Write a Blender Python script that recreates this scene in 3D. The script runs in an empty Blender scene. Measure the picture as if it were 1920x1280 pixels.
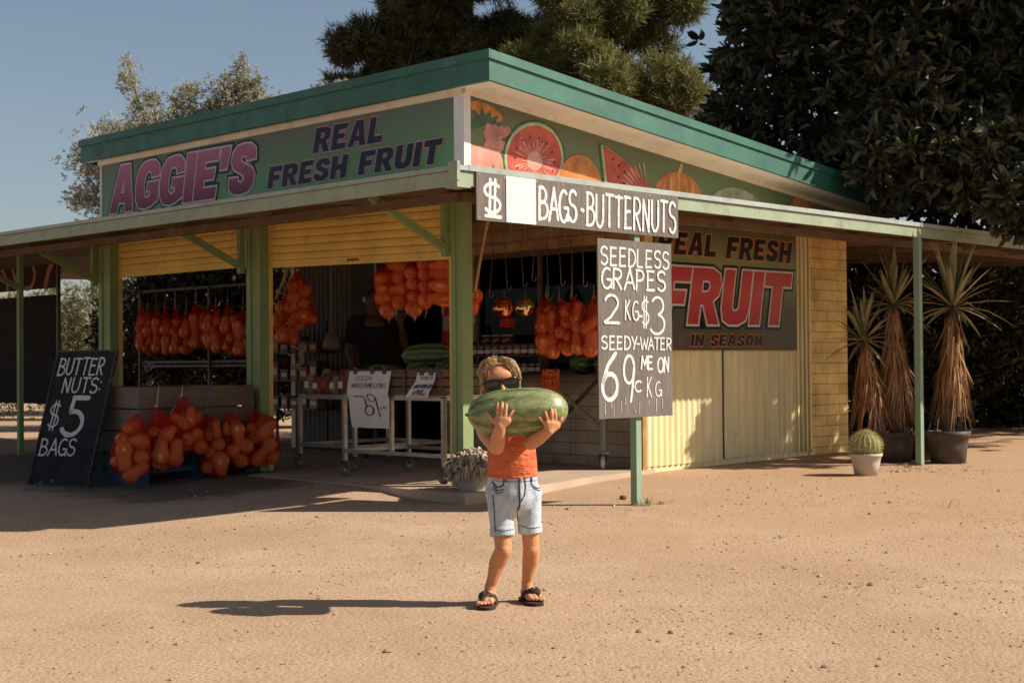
import bpy, bmesh, math, random
import numpy as np
from mathutils import Vector, Matrix, noise

R = math.radians
sc = bpy.context.scene
col = sc.collection
random.seed(7)
rng = np.random.default_rng(7)

# ------------------------------------------------------------------ camera, sky, sun, exposure
FPX = 2700.0                                     # focal length in pixels of the 1920 px wide photograph
cam = bpy.data.cameras.new('camera')
cam.lens = FPX / 1920 * 36
cam.sensor_width = 36
cam.clip_start, cam.clip_end = 0.05, 2000
cam.dof.use_dof = True
cam.dof.focus_distance = 6.6
cam.dof.aperture_fstop = 9.0
camo = bpy.data.objects.new('camera', cam)
col.objects.link(camo)
PITCH, RHO = math.atan(40 / FPX), 0.008
_r, _f, _u = Vector((1, 0, 0)), Vector((0, math.cos(PITCH), math.sin(PITCH))), Vector((0, -math.sin(PITCH), math.cos(PITCH)))
_cr = _r * math.cos(RHO) - _u * math.sin(RHO)
_cu = _r * math.sin(RHO) + _u * math.cos(RHO)
m = Matrix.Identity(4)
for i in range(3):
    m[i][0], m[i][1], m[i][2] = _cr[i], _cu[i], -_f[i]
m.translation = (0, 0, 1.0)
camo.matrix_world = m
sc.camera = camo

SUN_EL, SUN_AZ = R(38), R(94)                    # azimuth clockwise from +Y: sun stands to the right
w = bpy.data.worlds.new('World')
sc.world = w
w.use_nodes = True
nt = w.node_tree
bg = nt.nodes['Background']
sky = nt.nodes.new('ShaderNodeTexSky')
sky.sky_type = 'NISHITA'
sky.sun_disc = False
sky.sun_elevation = SUN_EL
sky.sun_rotation = SUN_AZ
sky.air_density = 1.0
sky.dust_density = 1.2
sky.ozone_density = 1.0
hs = nt.nodes.new('ShaderNodeHueSaturation')
hs.inputs['Saturation'].default_value = 0.86
nt.links.new(sky.outputs[0], hs.inputs['Color'])
nt.links.new(hs.outputs[0], bg.inputs['Color'])
bg.inputs['Strength'].default_value = 0.066
sl = bpy.data.lights.new('sun', 'SUN')
sl.energy = 5.0
sl.angle = R(0.5)
sl.color = (1.0, 0.93, 0.82)
so = bpy.data.objects.new('sun', sl)
col.objects.link(so)
sdir = Vector((math.sin(SUN_AZ) * math.cos(SUN_EL), math.cos(SUN_AZ) * math.cos(SUN_EL), math.sin(SUN_EL)))
so.rotation_euler = sdir.to_track_quat('Z', 'Y').to_euler()
so.location = (20, 5, 20)
sc.view_settings.view_transform = 'Standard'
sc.view_settings.look = 'None'
sc.view_settings.exposure = 0.52
sc.view_settings.gamma = 1.0
sc.cycles.max_bounces = 10
sc.cycles.diffuse_bounces = 5
sc.cycles.transparent_max_bounces = 24
sc.cycles.use_denoising = True

# ------------------------------------------------------------------ frames of reference
CX, CY = -0.329, 10.214                          # the corner post of the shop
UA = R(45.6)                                     # direction of the right hand wall
UX, UY = math.cos(UA), math.sin(UA)


def W(p, q, z=0.0):                              # shop coordinates (along right wall, along left wall) to world
    return Vector((CX + p * UX - q * UY, CY + p * UY + q * UX, z))


def sstep(a, b, x):
    t = min(1, max(0, (x - a) / (b - a)))
    return t * t * (3 - 2 * t)


def ground_z(x, y):
    cap = 0.095 + 0.06 * sstep(-1.5, 1.5, x)
    t = max(0.0, y - 7.0)
    g = 0.0235 * t * t / (t + 0.35)
    g = cap * math.tanh(g / cap * 1.15) if g > 0 else 0.0
    p, q = (x - CX) * UX + (y - CY) * UY, -(x - CX) * UY + (y - CY) * UX
    s = sstep(-1.3, -0.45, p) * sstep(0.0, 0.9, q) * (1 - sstep(5.5, 7.0, q)) * (1 - sstep(3, 5, p))
    return g + (0.124 - g) * s


# ------------------------------------------------------------------ mesh helpers
class MB:
    def __init__(s):
        s.v, s.f, s.mi, s.sm = [], [], [], []

    def add(s, vs, fs, mi=0, smooth=False):
        o = len(s.v)
        s.v += [tuple(a) for a in vs]
        for f in fs:
            s.f.append(tuple(i + o for i in f))
            s.mi.append(mi)
            s.sm.append(smooth)
        return s

    def box(s, x0, x1, y0, y1, z0, z1, mi=0):
        v = [(x0, y0, z0), (x1, y0, z0), (x1, y1, z0), (x0, y1, z0), (x0, y0, z1), (x1, y0, z1), (x1, y1, z1), (x0, y1, z1)]
        return s.add(v, [(0, 3, 2, 1), (4, 5, 6, 7), (0, 1, 5, 4), (1, 2, 6, 5), (2, 3, 7, 6), (3, 0, 4, 7)], mi)

    def bar(s, a, b, w, h=None, up=(0, 0, 1), mi=0):
        a, b = Vector(a), Vector(b)
        h = h or w
        d = (b - a).normalized()
        up = Vector(up)
        if abs(d.dot(up)) > 0.98:
            up = Vector((1, 0, 0))
        sx = d.cross(up).normalized() * w / 2
        sy = sx.cross(d).normalized() * h / 2
        v = [a - sx - sy, a + sx - sy, a + sx + sy, a - sx + sy, b - sx - sy, b + sx - sy, b + sx + sy, b - sx + sy]
        return s.add(v, [(0, 1, 2, 3), (7, 6, 5, 4), (0, 4, 5, 1), (1, 5, 6, 2), (2, 6, 7, 3), (3, 7, 4, 0)], mi)

    def tube(s, pts, r, n=8, mi=0, cap=True):
        pts = [Vector(p) for p in pts]
        k = len(pts)
        rs = r if isinstance(r, (list, tuple)) else [r] * k
        ref = None
        vs, fs = [], []
        for i, p in enumerate(pts):
            d = (pts[min(i + 1, k - 1)] - pts[max(i - 1, 0)])
            d = d.normalized() if d.length > 1e-9 else Vector((0, 0, 1))
            if ref is None:
                ref = d.cross(Vector((0, 0, 1)) if abs(d.z) < 0.9 else Vector((1, 0, 0))).normalized()
            ref = (ref - d * ref.dot(d)).normalized()
            b = d.cross(ref)
            for j in range(n):
                a = 2 * math.pi * j / n
                vs.append(p + (ref * math.cos(a) + b * math.sin(a)) * rs[i])
        for i in range(k - 1):
            for j in range(n):
                j2 = (j + 1) % n
                fs.append((i * n + j, i * n + j2, (i + 1) * n + j2, (i + 1) * n + j))
        s.add(vs, fs, mi, True)
        if cap:
            o = len(s.v) - len(vs)
            s.f.append(tuple(o + j for j in reversed(range(n))))
            s.f.append(tuple(o + (k - 1) * n + j for j in range(n)))
            s.mi += [mi, mi]
            s.sm += [False, False]
        return s

    def lathe(s, prof, n=24, c=(0, 0, 0), M=None, mi=0, smooth=True, closed=False):
        vs, fs = [], []
        k = len(prof)
        for (r, z) in prof:
            for j in range(n):
                a = 2 * math.pi * j / n
                p = Vector((r * math.cos(a), r * math.sin(a), z))
                if M is not None:
                    p = M @ p
                vs.append(p + Vector(c))
        for i in range(k - 1):
            for j in range(n):
                j2 = (j + 1) % n
                fs.append((i * n + j, i * n + j2, (i + 1) * n + j2, (i + 1) * n + j))
        return s.add(vs, fs, mi, smooth)

    def ball(s, c, r, n=12, mi=0, M=None):
        rx, ry, rz = r if isinstance(r, (tuple, list)) else (r, r, r)
        vs, fs = [], []
        k = max(4, n // 2 + 1)
        for i in range(k + 1):
            t = math.pi * i / k
            for j in range(n):
                a = 2 * math.pi * j / n
                p = Vector((rx * math.sin(t) * math.cos(a), ry * math.sin(t) * math.sin(a), rz * math.cos(t)))
                if M is not None:
                    p = M @ p
                vs.append(p + Vector(c))
        for i in range(k):
            for j in range(n):
                j2 = (j + 1) % n
                fs.append((i * n + j, (i + 1) * n + j, (i + 1) * n + j2, i * n + j2))
        return s.add(vs, fs, mi, True)

    def cap(s, a, b, ra, rb, n=12, flat=False):   # tapered limb piece between two joints
        a, b = Vector(a), Vector(b)
        d = (b - a)
        q = d.to_track_quat('Z', 'Y').to_matrix()
        L = d.length
        prof = [(1e-5, 0), (ra, 0), (rb, L), (1e-5, L)]
        s.lathe(prof, n, a, q)
        if not flat:
            s.ball(a, ra, n)
            s.ball(b, rb, n)
        return s

    def mesh(s, name, mats):
        me = bpy.data.meshes.new(name)
        me.from_pydata(s.v, [], s.f)
        for mm in (mats if isinstance(mats, (list, tuple)) else [mats]):
            me.materials.append(mm)
        me.polygons.foreach_set('material_index', s.mi)
        me.polygons.foreach_set('use_smooth', s.sm)
        me.update()
        return me

    def build(s, name, mats, parent=None, loc=(0, 0, 0), rot=(0, 0, 0)):
        return link(name, s.mesh(name, mats), parent, loc, rot)


def link(name, me, parent=None, loc=(0, 0, 0), rot=(0, 0, 0)):
    o = bpy.data.objects.new(name, me)
    col.objects.link(o)
    o.location, o.rotation_euler = loc, rot
    if parent is not None:
        o.parent = parent
    return o


def thing(name, label, cat, loc=(0, 0, 0), rz=0.0, group=None, rot=None):
    o = link(name, None, None, loc, rot or (0, 0, rz))
    o.empty_display_size = 0.1
    return tag(o, label, cat, group)


def tag(o, label, cat, group=None, kind=None):
    o['label'], o['category'] = label, cat
    if group:
        o['group'] = group
    if kind:
        o['kind'] = kind
    return o


def struct(o, label=None, kind='structure'):
    o['kind'] = kind
    if label:
        o['label'] = label
    return o


def remesh(name, mb, mats, parent, voxel, smooth=3, sf=0.5, loc=(0, 0, 0)):
    me = mb.mesh(name, mats)
    o = bpy.data.objects.new('tmp', me)
    col.objects.link(o)
    mod = o.modifiers.new('r', 'REMESH')
    mod.mode = 'VOXEL'
    mod.voxel_size = voxel
    mod.use_smooth_shade = True
    if smooth:
        s2 = o.modifiers.new('s', 'SMOOTH')
        s2.iterations = smooth
        s2.factor = sf
    dg = bpy.context.evaluated_depsgraph_get()
    me2 = bpy.data.meshes.new_from_object(o.evaluated_get(dg))
    bpy.data.objects.remove(o)
    me2.name = name
    me2.polygons.foreach_set('use_smooth', [True] * len(me2.polygons))
    if len(me2.materials) == 0:
        me2.materials.append(mats if not isinstance(mats, (list, tuple)) else mats[0])
    return link(name, me2, parent, loc)


def fast_mesh(name, verts, faces, mats, mi=None, smooth=False):
    """verts (N,3) array, faces (M,k) array"""
    me = bpy.data.meshes.new(name)
    n, (mf, k) = len(verts), faces.shape
    me.vertices.add(n)
    me.vertices.foreach_set('co', verts.astype(np.float32).ravel())
    me.loops.add(mf * k)
    me.loops.foreach_set('vertex_index', faces.astype(np.int32).ravel())
    me.polygons.add(mf)
    me.polygons.foreach_set('loop_start', np.arange(0, mf * k, k, dtype=np.int32))
    for mm in (mats if isinstance(mats, (list, tuple)) else [mats]):
        me.materials.append(mm)
    if mi is not None:
        me.polygons.foreach_set('material_index', mi.astype(np.int32))
    me.polygons.foreach_set('use_smooth', np.full(mf, smooth))
    me.update(calc_edges=True)
    me.validate()
    return me


# ------------------------------------------------------------------ material helpers
class NT:
    def __init__(s, name):
        s.m = bpy.data.materials.new(name)
        s.m.use_nodes = True
        s.t = s.m.node_tree
        s.n = s.t.nodes
        s.bsdf = s.n['Principled BSDF']
        s.out = s.n['Material Output']
        s.tc = s.n.new('ShaderNodeTexCoord')

    def l(s, a, b):
        s.t.links.new(a, b)

    def node(s, typ, **kw):
        x = s.n.new(typ)
        for k, v in kw.items():
            setattr(x, k, v)
        return x

    def noise(s, scale, detail=4, rough=0.55, vec=None, stretch=None):
        x = s.node('ShaderNodeTexNoise')
        x.inputs['Scale'].default_value = scale
        x.inputs['Detail'].default_value = detail
        x.inputs['Roughness'].default_value = rough
        v = vec or s.tc.outputs['Object']
        if stretch:
            mp = s.node('ShaderNodeMapping')
            mp.inputs['Scale'].default_value = stretch
            s.l(v, mp.inputs['Vector'])
            v = mp.outputs[0]
        s.l(v, x.inputs['Vector'])
        return x.outputs['Fac']

    def ramp(s, fac, stops, interp='LINEAR'):
        x = s.node('ShaderNodeValToRGB')
        x.color_ramp.interpolation = interp
        e = x.color_ramp.elements
        while len(e) < len(stops):
            e.new(0.5)
        for i, (p, c) in enumerate(stops):
            e[i].position = p
            e[i].color = (*c, 1) if len(c) == 3 else c
        s.l(fac, x.inputs['Fac'])
        return x.outputs['Color']

    def mix(s, fac, a, b, mode='MIX'):
        x = s.node('ShaderNodeMix', data_type='RGBA', blend_type=mode)
        for sock, val in ((x.inputs[0], fac), (x.inputs[6], a), (x.inputs[7], b)):
            if isinstance(val, (int, float)):
                sock.default_value = val
            elif isinstance(val, tuple):
                sock.default_value = (*val, 1)
            else:
                s.l(val, sock)
        return x.outputs[2]

    def math(s, op, a, b=0.0, clamp=False):
        x = s.node('ShaderNodeMath', operation=op, use_clamp=clamp)
        for sock, val in ((x.inputs[0], a), (x.inputs[1], b)):
            if isinstance(val, (int, float)):
                sock.default_value = val
            else:
                s.l(val, sock)
        return x.outputs[0]

    def bump(s, h, strength=0.3, dist=0.01):
        x = s.node('ShaderNodeBump')
        x.inputs['Strength'].default_value = strength
        x.inputs['Distance'].default_value = dist
        s.l(h, x.inputs['Height'])
        s.l(x.outputs[0], s.bsdf.inputs['Normal'])

    def set(s, base=None, rough=None, metal=None, **kw):
        b = s.bsdf.inputs
        if base is not None:
            if isinstance(base, tuple):
                b['Base Color'].default_value = (*base, 1)
            else:
                s.l(base, b['Base Color'])
        if rough is not None:
            if isinstance(rough, (int, float)):
                b['Roughness'].default_value = rough
            else:
                s.l(rough, b['Roughness'])
        if metal is not None:
            b['Metallic'].default_value = metal
        for k, v in kw.items():
            b[k.replace('_', ' ')].default_value = v
        return s.m


def sc3(c, k):
    return tuple(min(1, max(0, x * k)) for x in c)


def plain(name, c, rough=0.6, var=0.25, scale=6.0, bump=0.0, bscale=60, metal=0.0, dirt=None, dirt_amt=0.5):
    """painted or raw surface with worn variation of its colour"""
    t = NT(name)
    a = t.noise(scale, 6)
    colr = t.ramp(a, [(0.3, sc3(c, 1 - var)), (0.7, sc3(c, 1 + var * 0.6))])
    if dirt:
        d = t.ramp(t.noise(scale * 2.3, 8, 0.7), [(0.52, (0, 0, 0)), (0.70, (dirt_amt,) * 3)])
        colr = t.mix(d, colr, dirt)
    if bump:
        t.bump(t.noise(bscale, 5), bump, 0.004)
    rr = t.ramp(t.noise(scale * 3, 3), [(0.3, (rough * 0.8,) * 3), (0.7, (min(1, rough * 1.15),) * 3)])
    return t.set(colr, rr, metal, Specular_IOR_Level=0.15 if rough > .3 else .5)


M = {}
M['green_dark'] = plain('dark_green_paint', (0.018, 0.102, 0.066), 0.6, 0.25, 2.0, 0.1, 20, dirt=(0.09, 0.2, 0.16), dirt_amt=0.35)
M['green_light'] = plain('pale_green_paint', (0.30, 0.35, 0.245), 0.5, 0.18, 3.0, 0.06, 40, dirt=(0.20, 0.14, 0.085), dirt_amt=0.5)
M['green_post'] = plain('green_post_paint', (0.25, 0.33, 0.145), 0.5, 0.15, 3.0, 0.05, 40, dirt=(0.20, 0.18, 0.10), dirt_amt=0.4)
M['green_pole'] = plain('pale_pole_paint', (0.235, 0.335, 0.235), 0.5, 0.15, 3.0, 0.05, 40, dirt=(0.22, 0.16, 0.10), dirt_amt=0.35)
M['green_dark'].node_tree.nodes['Principled BSDF'].inputs['Specular IOR Level'].default_value = 0.6
M['cream'] = plain('cream_paint', (0.76, 0.63, 0.46), 0.6, 0.12, 2.5, 0.06, 30, dirt=(0.35, 0.25, 0.17), dirt_amt=0.4)
M['white_trim'] = plain('white_trim_paint', (0.66, 0.62, 0.58), 0.55, 0.1, 3)
M['yellow'] = plain('yellow_paint', (0.80, 0.54, 0.15), 0.5, 0.14, 2.2, 0.05, 30, dirt=(0.30, 0.19, 0.08), dirt_amt=0.4)
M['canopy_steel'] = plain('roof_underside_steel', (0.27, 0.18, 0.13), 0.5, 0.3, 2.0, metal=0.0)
M['zinc'] = plain('weathered_zinc', (0.36, 0.36, 0.35), 0.45, 0.2, 3.0, metal=0.5, dirt=(0.2, 0.14, 0.1))
M['steel'] = plain('worn_steel', (0.42, 0.36, 0.29), 0.45, 0.25, 9.0, metal=0.55, dirt=(0.20, 0.12, 0.07), dirt_amt=0.6)
M['dark_steel'] = plain('dark_steel', (0.10, 0.09, 0.085), 0.5, 0.3, 9.0, metal=0.4)
M['black'] = plain('black_plastic', (0.018, 0.017, 0.018), 0.4, 0.2, 8)
M['rubber'] = plain('grey_rubber', (0.13, 0.115, 0.10), 0.7, 0.2, 12)
M['cream_rubber'] = plain('cream_castor', (0.50, 0.43, 0.32), 0.5, 0.1, 12)
M['timber_old'] = None
M['paper'] = plain('white_paper', (0.68, 0.62, 0.58), 0.8, 0.05, 4)
M['ink'] = plain('black_marker', (0.03, 0.025, 0.03), 0.6, 0.2, 30)
M['ink_soft'] = plain('thin_grey_marker', (0.14, 0.13, 0.13), 0.7, 0.25, 40)
M['orange_paper'] = plain('orange_card', (0.80, 0.13, 0.035), 0.7, 0.06, 5)
M['red_paper'] = plain('red_card', (0.62, 0.05, 0.03), 0.7, 0.06, 5)
M['clear_white'] = plain('white_board_patch', (0.62, 0.60, 0.60), 0.5, 0.10, 9, dirt=(.42, .40, .40), dirt_amt=.4)
M['brass'] = plain('rusty_orange_jamb', (0.42, 0.22, 0.075), 0.6, 0.3, 8)


def wood(name, c, gs=(1.2, 14, 14), rough=0.8):
    t = NT(name)
    g = t.noise(3.0, 8, 0.65, stretch=gs)
    k = t.noise(1.6, 3)
    colr = t.mix(t.ramp(k, [(0.3, (0.0,) * 3), (0.75, (0.8,) * 3)]), t.ramp(g, [(0.25, sc3(c, 0.45)), (0.55, c), (0.8, sc3(c, 1.35))]), sc3(c, 0.6))
    t.bump(g, 0.5, 0.006)
    return t.set(colr, rough)


M['timber'] = wood('old_grey_timber', (0.20, 0.135, 0.095))
M['timber_box'] = wood('brown_fruit_box_timber', (0.16, 0.085, 0.055))
M['pallet_blue'] = wood('blue_painted_timber', (0.035, 0.07, 0.13))
M['stick'] = wood('bare_pole_wood', (0.50, 0.31, 0.14), (12, 12, 2))


def brick_mat(name, c, cm, bw=0.39, bh=0.19, mort=0.012, axis='x', paint=0.0):
    t = NT(name)
    sep = t.node('ShaderNodeSeparateXYZ')
    t.l(t.tc.outputs['Object'], sep.inputs[0])
    cb = t.node('ShaderNodeCombineXYZ')
    t.l(sep.outputs['X' if axis == 'x' else 'Y'], cb.inputs[0])
    t.l(sep.outputs['Z'], cb.inputs[1])
    wob = t.node('ShaderNodeMixRGB', blend_type='ADD')
    wob.inputs[0].default_value = 0.012
    nz = t.node('ShaderNodeTexNoise')
    nz.inputs['Scale'].default_value = 9
    t.l(cb.outputs[0], nz.inputs['Vector'])
    t.l(cb.outputs[0], wob.inputs[1])
    t.l(nz.outputs['Color'], wob.inputs[2])
    b = t.node('ShaderNodeTexBrick')
    b.inputs['Scale'].default_value = 1.0
    b.inputs['Brick Width'].default_value = bw
    b.inputs['Row Height'].default_value = bh
    b.inputs['Mortar Size'].default_value = mort
    b.inputs['Mortar Smooth'].default_value = 0.3
    b.inputs['Color1'].default_value = (*sc3(c, 0.9), 1)
    b.inputs['Color2'].default_value = (*sc3(c, 1.1), 1)
    b.inputs['Mortar'].default_value = (*cm, 1)
    t.l(wob.outputs[0], b.inputs['Vector'])
    st = t.ramp(t.noise(3.0, 6, 0.6), [(0.35, (0.62, 0.60, 0.58)), (0.65, (1.08, 1.05, 1.02))])
    colr = t.mix(1.0, b.outputs['Color'], st, 'MULTIPLY')
    blot = t.ramp(t.noise(11, 8, 0.75), [(0.60, (0, 0, 0)), (0.72, (0.55,) * 3)])
    colr = t.mix(blot, colr, sc3(cm, 0.9))
    h = t.math('SUBTRACT', t.math('MULTIPLY', t.noise(40, 5), 0.25), b.outputs['Fac'])
    t.bump(h, 0.6, 0.008)
    return t.set(colr, 0.75)


M['brick_yellow'] = brick_mat('yellow_painted_brick', (0.80, 0.56, 0.19), (0.46, 0.30, 0.10), bh=0.098, bw=0.41, mort=0.005, axis='x')
M['brick_window'] = brick_mat('tan_painted_block', (0.60, 0.38, 0.20), (0.30, 0.15, 0.08), bh=0.10, axis='y', mort=0.005)
M['brick_low'] = brick_mat('dirty_white_block', (0.60, 0.49, 0.38), (0.34, 0.23, 0.16), bh=0.105, bw=0.40, axis='y', mort=0.005)


def corr_mat(name, c, c_low, streak=0.5, z0=0.1, z1=1.4):
    t = NT(name)
    sep = t.node('ShaderNodeSeparateXYZ')
    t.l(t.tc.outputs['Object'], sep.inputs[0])
    g = t.noise(2.0, 6, 0.6, stretch=(8, 8, 0.6))
    big = t.noise(1.1, 5)
    colr = t.mix(t.ramp(big, [(0.35, (0,) * 3), (0.7, (1,) * 3)]), c, c_low)
    colr = t.mix(t.ramp(g, [(0.42, (streak,) * 3), (0.62, (0,) * 3)]), colr, sc3(c_low, 0.62))
    rust = t.ramp(t.noise(6, 9, 0.7), [(0.62, (0,) * 3), (0.70, (0.7,) * 3)])
    colr = t.mix(rust, colr, (0.22, 0.11, 0.05))
    t.bump(t.noise(30, 3), 0.1, 0.003)
    return t.set(colr, 0.5)


M['corr_yellow'] = corr_mat('faded_yellow_corrugated_steel', (0.80, 0.65, 0.29), (0.78, 0.68, 0.40))
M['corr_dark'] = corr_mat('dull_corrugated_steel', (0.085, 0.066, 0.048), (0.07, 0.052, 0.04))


def dirt_mat():
    t = NT('sandy_dirt')
    pos = t.node('ShaderNodeNewGeometry').outputs['Position']
    n1 = t.noise(0.55, 7, 0.6, pos)
    n2 = t.noise(3.2, 8, 0.65, pos)
    n3 = t.noise(34, 8, 0.75, pos)
    n4 = t.noise(120, 4, 0.7, pos)
    c = t.ramp(n1, [(0.30, (0.375, 0.240, 0.138)), (0.50, (0.450, 0.300, 0.192)), (0.72, (0.515, 0.365, 0.245))])
    c = t.mix(t.ramp(n2, [(0.35, (0.55,) * 3), (0.6, (0,) * 3)]), c, (0.385, 0.245, 0.148))
    sx0 = t.node('ShaderNodeSeparateXYZ')
    t.l(pos, sx0.inputs[0])
    red = t.math('MULTIPLY', t.math('MULTIPLY', t.math('ADD', sx0.outputs['X'], 0.5), 0.5, True), t.math('MULTIPLY', t.math('SUBTRACT', sx0.outputs['Y'], 6.0), 0.28, True))
    c = t.mix(t.math('MULTIPLY', red, 0.6), c, (0.42, 0.255, 0.140))
    c = t.mix(t.ramp(n3, [(0.32, (0.75,) * 3), (0.47, (0,) * 3)]), c, (0.25, 0.165, 0.105))
    n5 = t.noise(75, 6, 0.8, pos)
    spots = t.math('MULTIPLY', t.ramp(n5, [(0.58, (0,) * 3), (0.64, (1,) * 3)]), t.ramp(n2, [(0.42, (0.05,) * 3), (0.62, (0.75,) * 3)]))
    c = t.mix(spots, c, (0.19, 0.12, 0.08))
    c = t.mix(t.ramp(n4, [(0.56, (0,) * 3), (0.75, (0.45,) * 3)]), c, (0.62, 0.47, 0.34))
    sx9 = t.node('ShaderNodeSeparateXYZ')
    t.l(pos, sx9.inputs[0])
    rr9 = t.math('SQRT', t.math('ADD', t.math('POWER', t.math('ADD', sx9.outputs['X'], 9.0), 2), t.math('POWER', t.math('SUBTRACT', sx9.outputs['Y'], 2.2), 2)))
    rr9 = t.math('ADD', rr9, t.math('MULTIPLY', n1, 0.35))
    trk = None
    for r0 in (7.05, 8.55, 10.6, 12.1):
        d9 = t.math('SUBTRACT', 1.0, t.math('MULTIPLY', t.math('ABSOLUTE', t.math('SUBTRACT', rr9, r0)), 9.0), True)
        trk = d9 if trk is None else t.math('MAXIMUM', trk, d9)
    trk = t.math('MULTIPLY', trk, t.ramp(n2, [(0.38, (0,) * 3), (0.62, (1,) * 3)]))
    c = t.mix(t.math('MULTIPLY', trk, 0.35), c, (0.50, 0.37, 0.26))
    tread = t.math('MULTIPLY', t.math('SINE', t.math('MULTIPLY', t.math('ADD', rr9, sx9.outputs['Y']), 120.0)), trk)
    vo = t.node('ShaderNodeTexVoronoi')
    vo.inputs['Scale'].default_value = 55
    t.l(pos, vo.inputs['Vector'])
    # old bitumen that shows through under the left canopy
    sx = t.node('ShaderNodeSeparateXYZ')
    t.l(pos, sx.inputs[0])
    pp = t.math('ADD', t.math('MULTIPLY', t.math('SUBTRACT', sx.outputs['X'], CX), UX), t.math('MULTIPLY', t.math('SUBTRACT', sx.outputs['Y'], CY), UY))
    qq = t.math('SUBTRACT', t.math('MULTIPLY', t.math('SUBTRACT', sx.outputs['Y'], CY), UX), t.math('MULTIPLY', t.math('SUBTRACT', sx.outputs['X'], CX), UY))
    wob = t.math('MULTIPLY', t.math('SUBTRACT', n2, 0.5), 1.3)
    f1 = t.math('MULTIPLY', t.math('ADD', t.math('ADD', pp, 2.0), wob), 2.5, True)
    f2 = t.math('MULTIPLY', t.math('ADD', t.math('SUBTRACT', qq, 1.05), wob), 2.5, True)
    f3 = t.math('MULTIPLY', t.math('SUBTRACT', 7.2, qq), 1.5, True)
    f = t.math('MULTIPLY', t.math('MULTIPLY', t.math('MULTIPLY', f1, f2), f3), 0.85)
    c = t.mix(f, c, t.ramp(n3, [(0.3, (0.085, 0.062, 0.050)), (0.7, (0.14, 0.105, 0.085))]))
    h = t.math('ADD', t.math('MULTIPLY', n3, 0.8), t.math('MULTIPLY', n4, 0.25))
    h = t.math('ADD', h, t.math('MULTIPLY', vo.outputs['Distance'], -0.5))
    h = t.math('ADD', h, t.math('MULTIPLY', n2, 1.5))
    h = t.math('ADD', h, t.math('MULTIPLY', tread, 0.35))
    t.bump(h, 0.6, 0.011)
    return t.set(c, 0.95, Specular_IOR_Level=0.1)


M['dirt'] = dirt_mat()
M['concrete'] = plain('worn_concrete', (0.46, 0.34, 0.245), 0.85, 0.18, 1.8, 0.3, 50, dirt=(0.46, 0.30, 0.19), dirt_amt=0.6)


def leaf_mat(name, c1, c2, c3, rough=0.5, trans=0.25, spec=0.3, clump=1.2):
    t = NT(name)
    geo = t.node('ShaderNodeNewGeometry')
    n = t.noise(clump, 3)
    f = t.math('ADD', t.math('MULTIPLY', n, 0.7), t.math('MULTIPLY', geo.outputs['Random Per Island'], 0.45))
    c = t.ramp(f, [(0.30, c1), (0.55, c2), (0.85, c3)])
    t.set(c, rough, Specular_IOR_Level=spec)
    if trans:
        tr = t.node('ShaderNodeBsdfTranslucent')
        t.l(c, tr.inputs[0])
        mx = t.node('ShaderNodeMixShader')
        mx.inputs[0].default_value = trans
        t.l(t.bsdf.outputs[0], mx.inputs[1])
        t.l(tr.outputs[0], mx.inputs[2])
        t.l(mx.outputs[0], t.out.inputs[0])
    return t.m


M['bark'] = plain('grey_brown_bark', (0.13, 0.095, 0.07), 0.9, 0.4, 6, 0.8, 25)

# ------------------------------------------------------------------ ground
gx = np.concatenate([np.linspace(-300, -14, 10), np.linspace(-12, 12, 97), np.linspace(14, 300, 10)])
gy = np.concatenate([np.linspace(-60, -2, 6), np.linspace(0, 22, 111), np.linspace(25, 400, 12)])
gv = np.array([[x, y, ground_z(x, y) + 0.010 * noise.noise((x * 0.8, y * 0.8, 1.7)) * (1 if y < 9.6 else 0.4)] for y in gy for x in gx])
nx = len(gx)
ii = np.array([[j * nx + i, j * nx + i + 1, (j + 1) * nx + i + 1, (j + 1) * nx + i] for j in range(len(gy) - 1) for i in range(nx - 1)])
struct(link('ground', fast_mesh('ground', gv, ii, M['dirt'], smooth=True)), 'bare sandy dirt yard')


def gz(x, y):
    return ground_z(x, y) + 0.010 * noise.noise((x * 0.8, y * 0.8, 1.7)) * (1 if y < 9.6 else 0.4)


SLAB = 0.13
mb = MB()


def slab_poly(pts, z0, z1):
    k = len(pts)
    v = [W(p, q, z1) for p, q in pts] + [W(p, q, z0) for p, q in pts]
    mb.add(v, [tuple(range(k))] + [(i, i + k, (i + 1) % k + k, (i + 1) % k) for i in range(k)])


slab_poly([(-0.42, -0.42), (0.10, -0.46), (0.55, -0.30), (1.2, -0.13), (2.1, -0.02), (2.1, 5.0), (0.1, 5.0), (0.02, 2.3), (-0.38, 2.1)], -0.05, SLAB)
struct(mb.build('concrete_slab', M['concrete']), 'worn concrete floor of the shop')

# loose stones: one scattered layer, countless
NP = 52000
px = rng.uniform(-4.8, 4.8, NP * 2)
py = 3.2 + (rng.random(NP * 2) ** 1.3) * 8.6
dens = np.array([noise.noise((x * 0.9, y * 0.9, 4.1)) + 0.55 * noise.noise((x * 3.1, y * 3.1, 9.1)) for x, y in zip(px, py)])
keep = (dens * 1.2 + rng.uniform(-0.6, 0.85, len(px)) > 0.12) & (np.abs(px) < py * 0.40 + 0.2)
px, py = px[keep][:NP], py[keep][:NP]
lp = (px - CX) * UX + (py - CY) * UY
lq = -(px - CX) * UY + (py - CY) * UX
ok = ~((lp > -0.45) & (lq > -0.5))
px, py = px[ok], py[ok]
sz = np.clip(rng.lognormal(-6.12, 0.60, len(px)), 0.0014, 0.020)
octv = np.array([[1, 0, 0], [0.35, 0.94, 0.1], [-0.8, 0.6, -0.1], [-0.75, -0.65, 0.1], [0.4, -0.9, 0], [0.15, 0.1, 0.8], [-0.2, -0.1, -0.6]])
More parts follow.
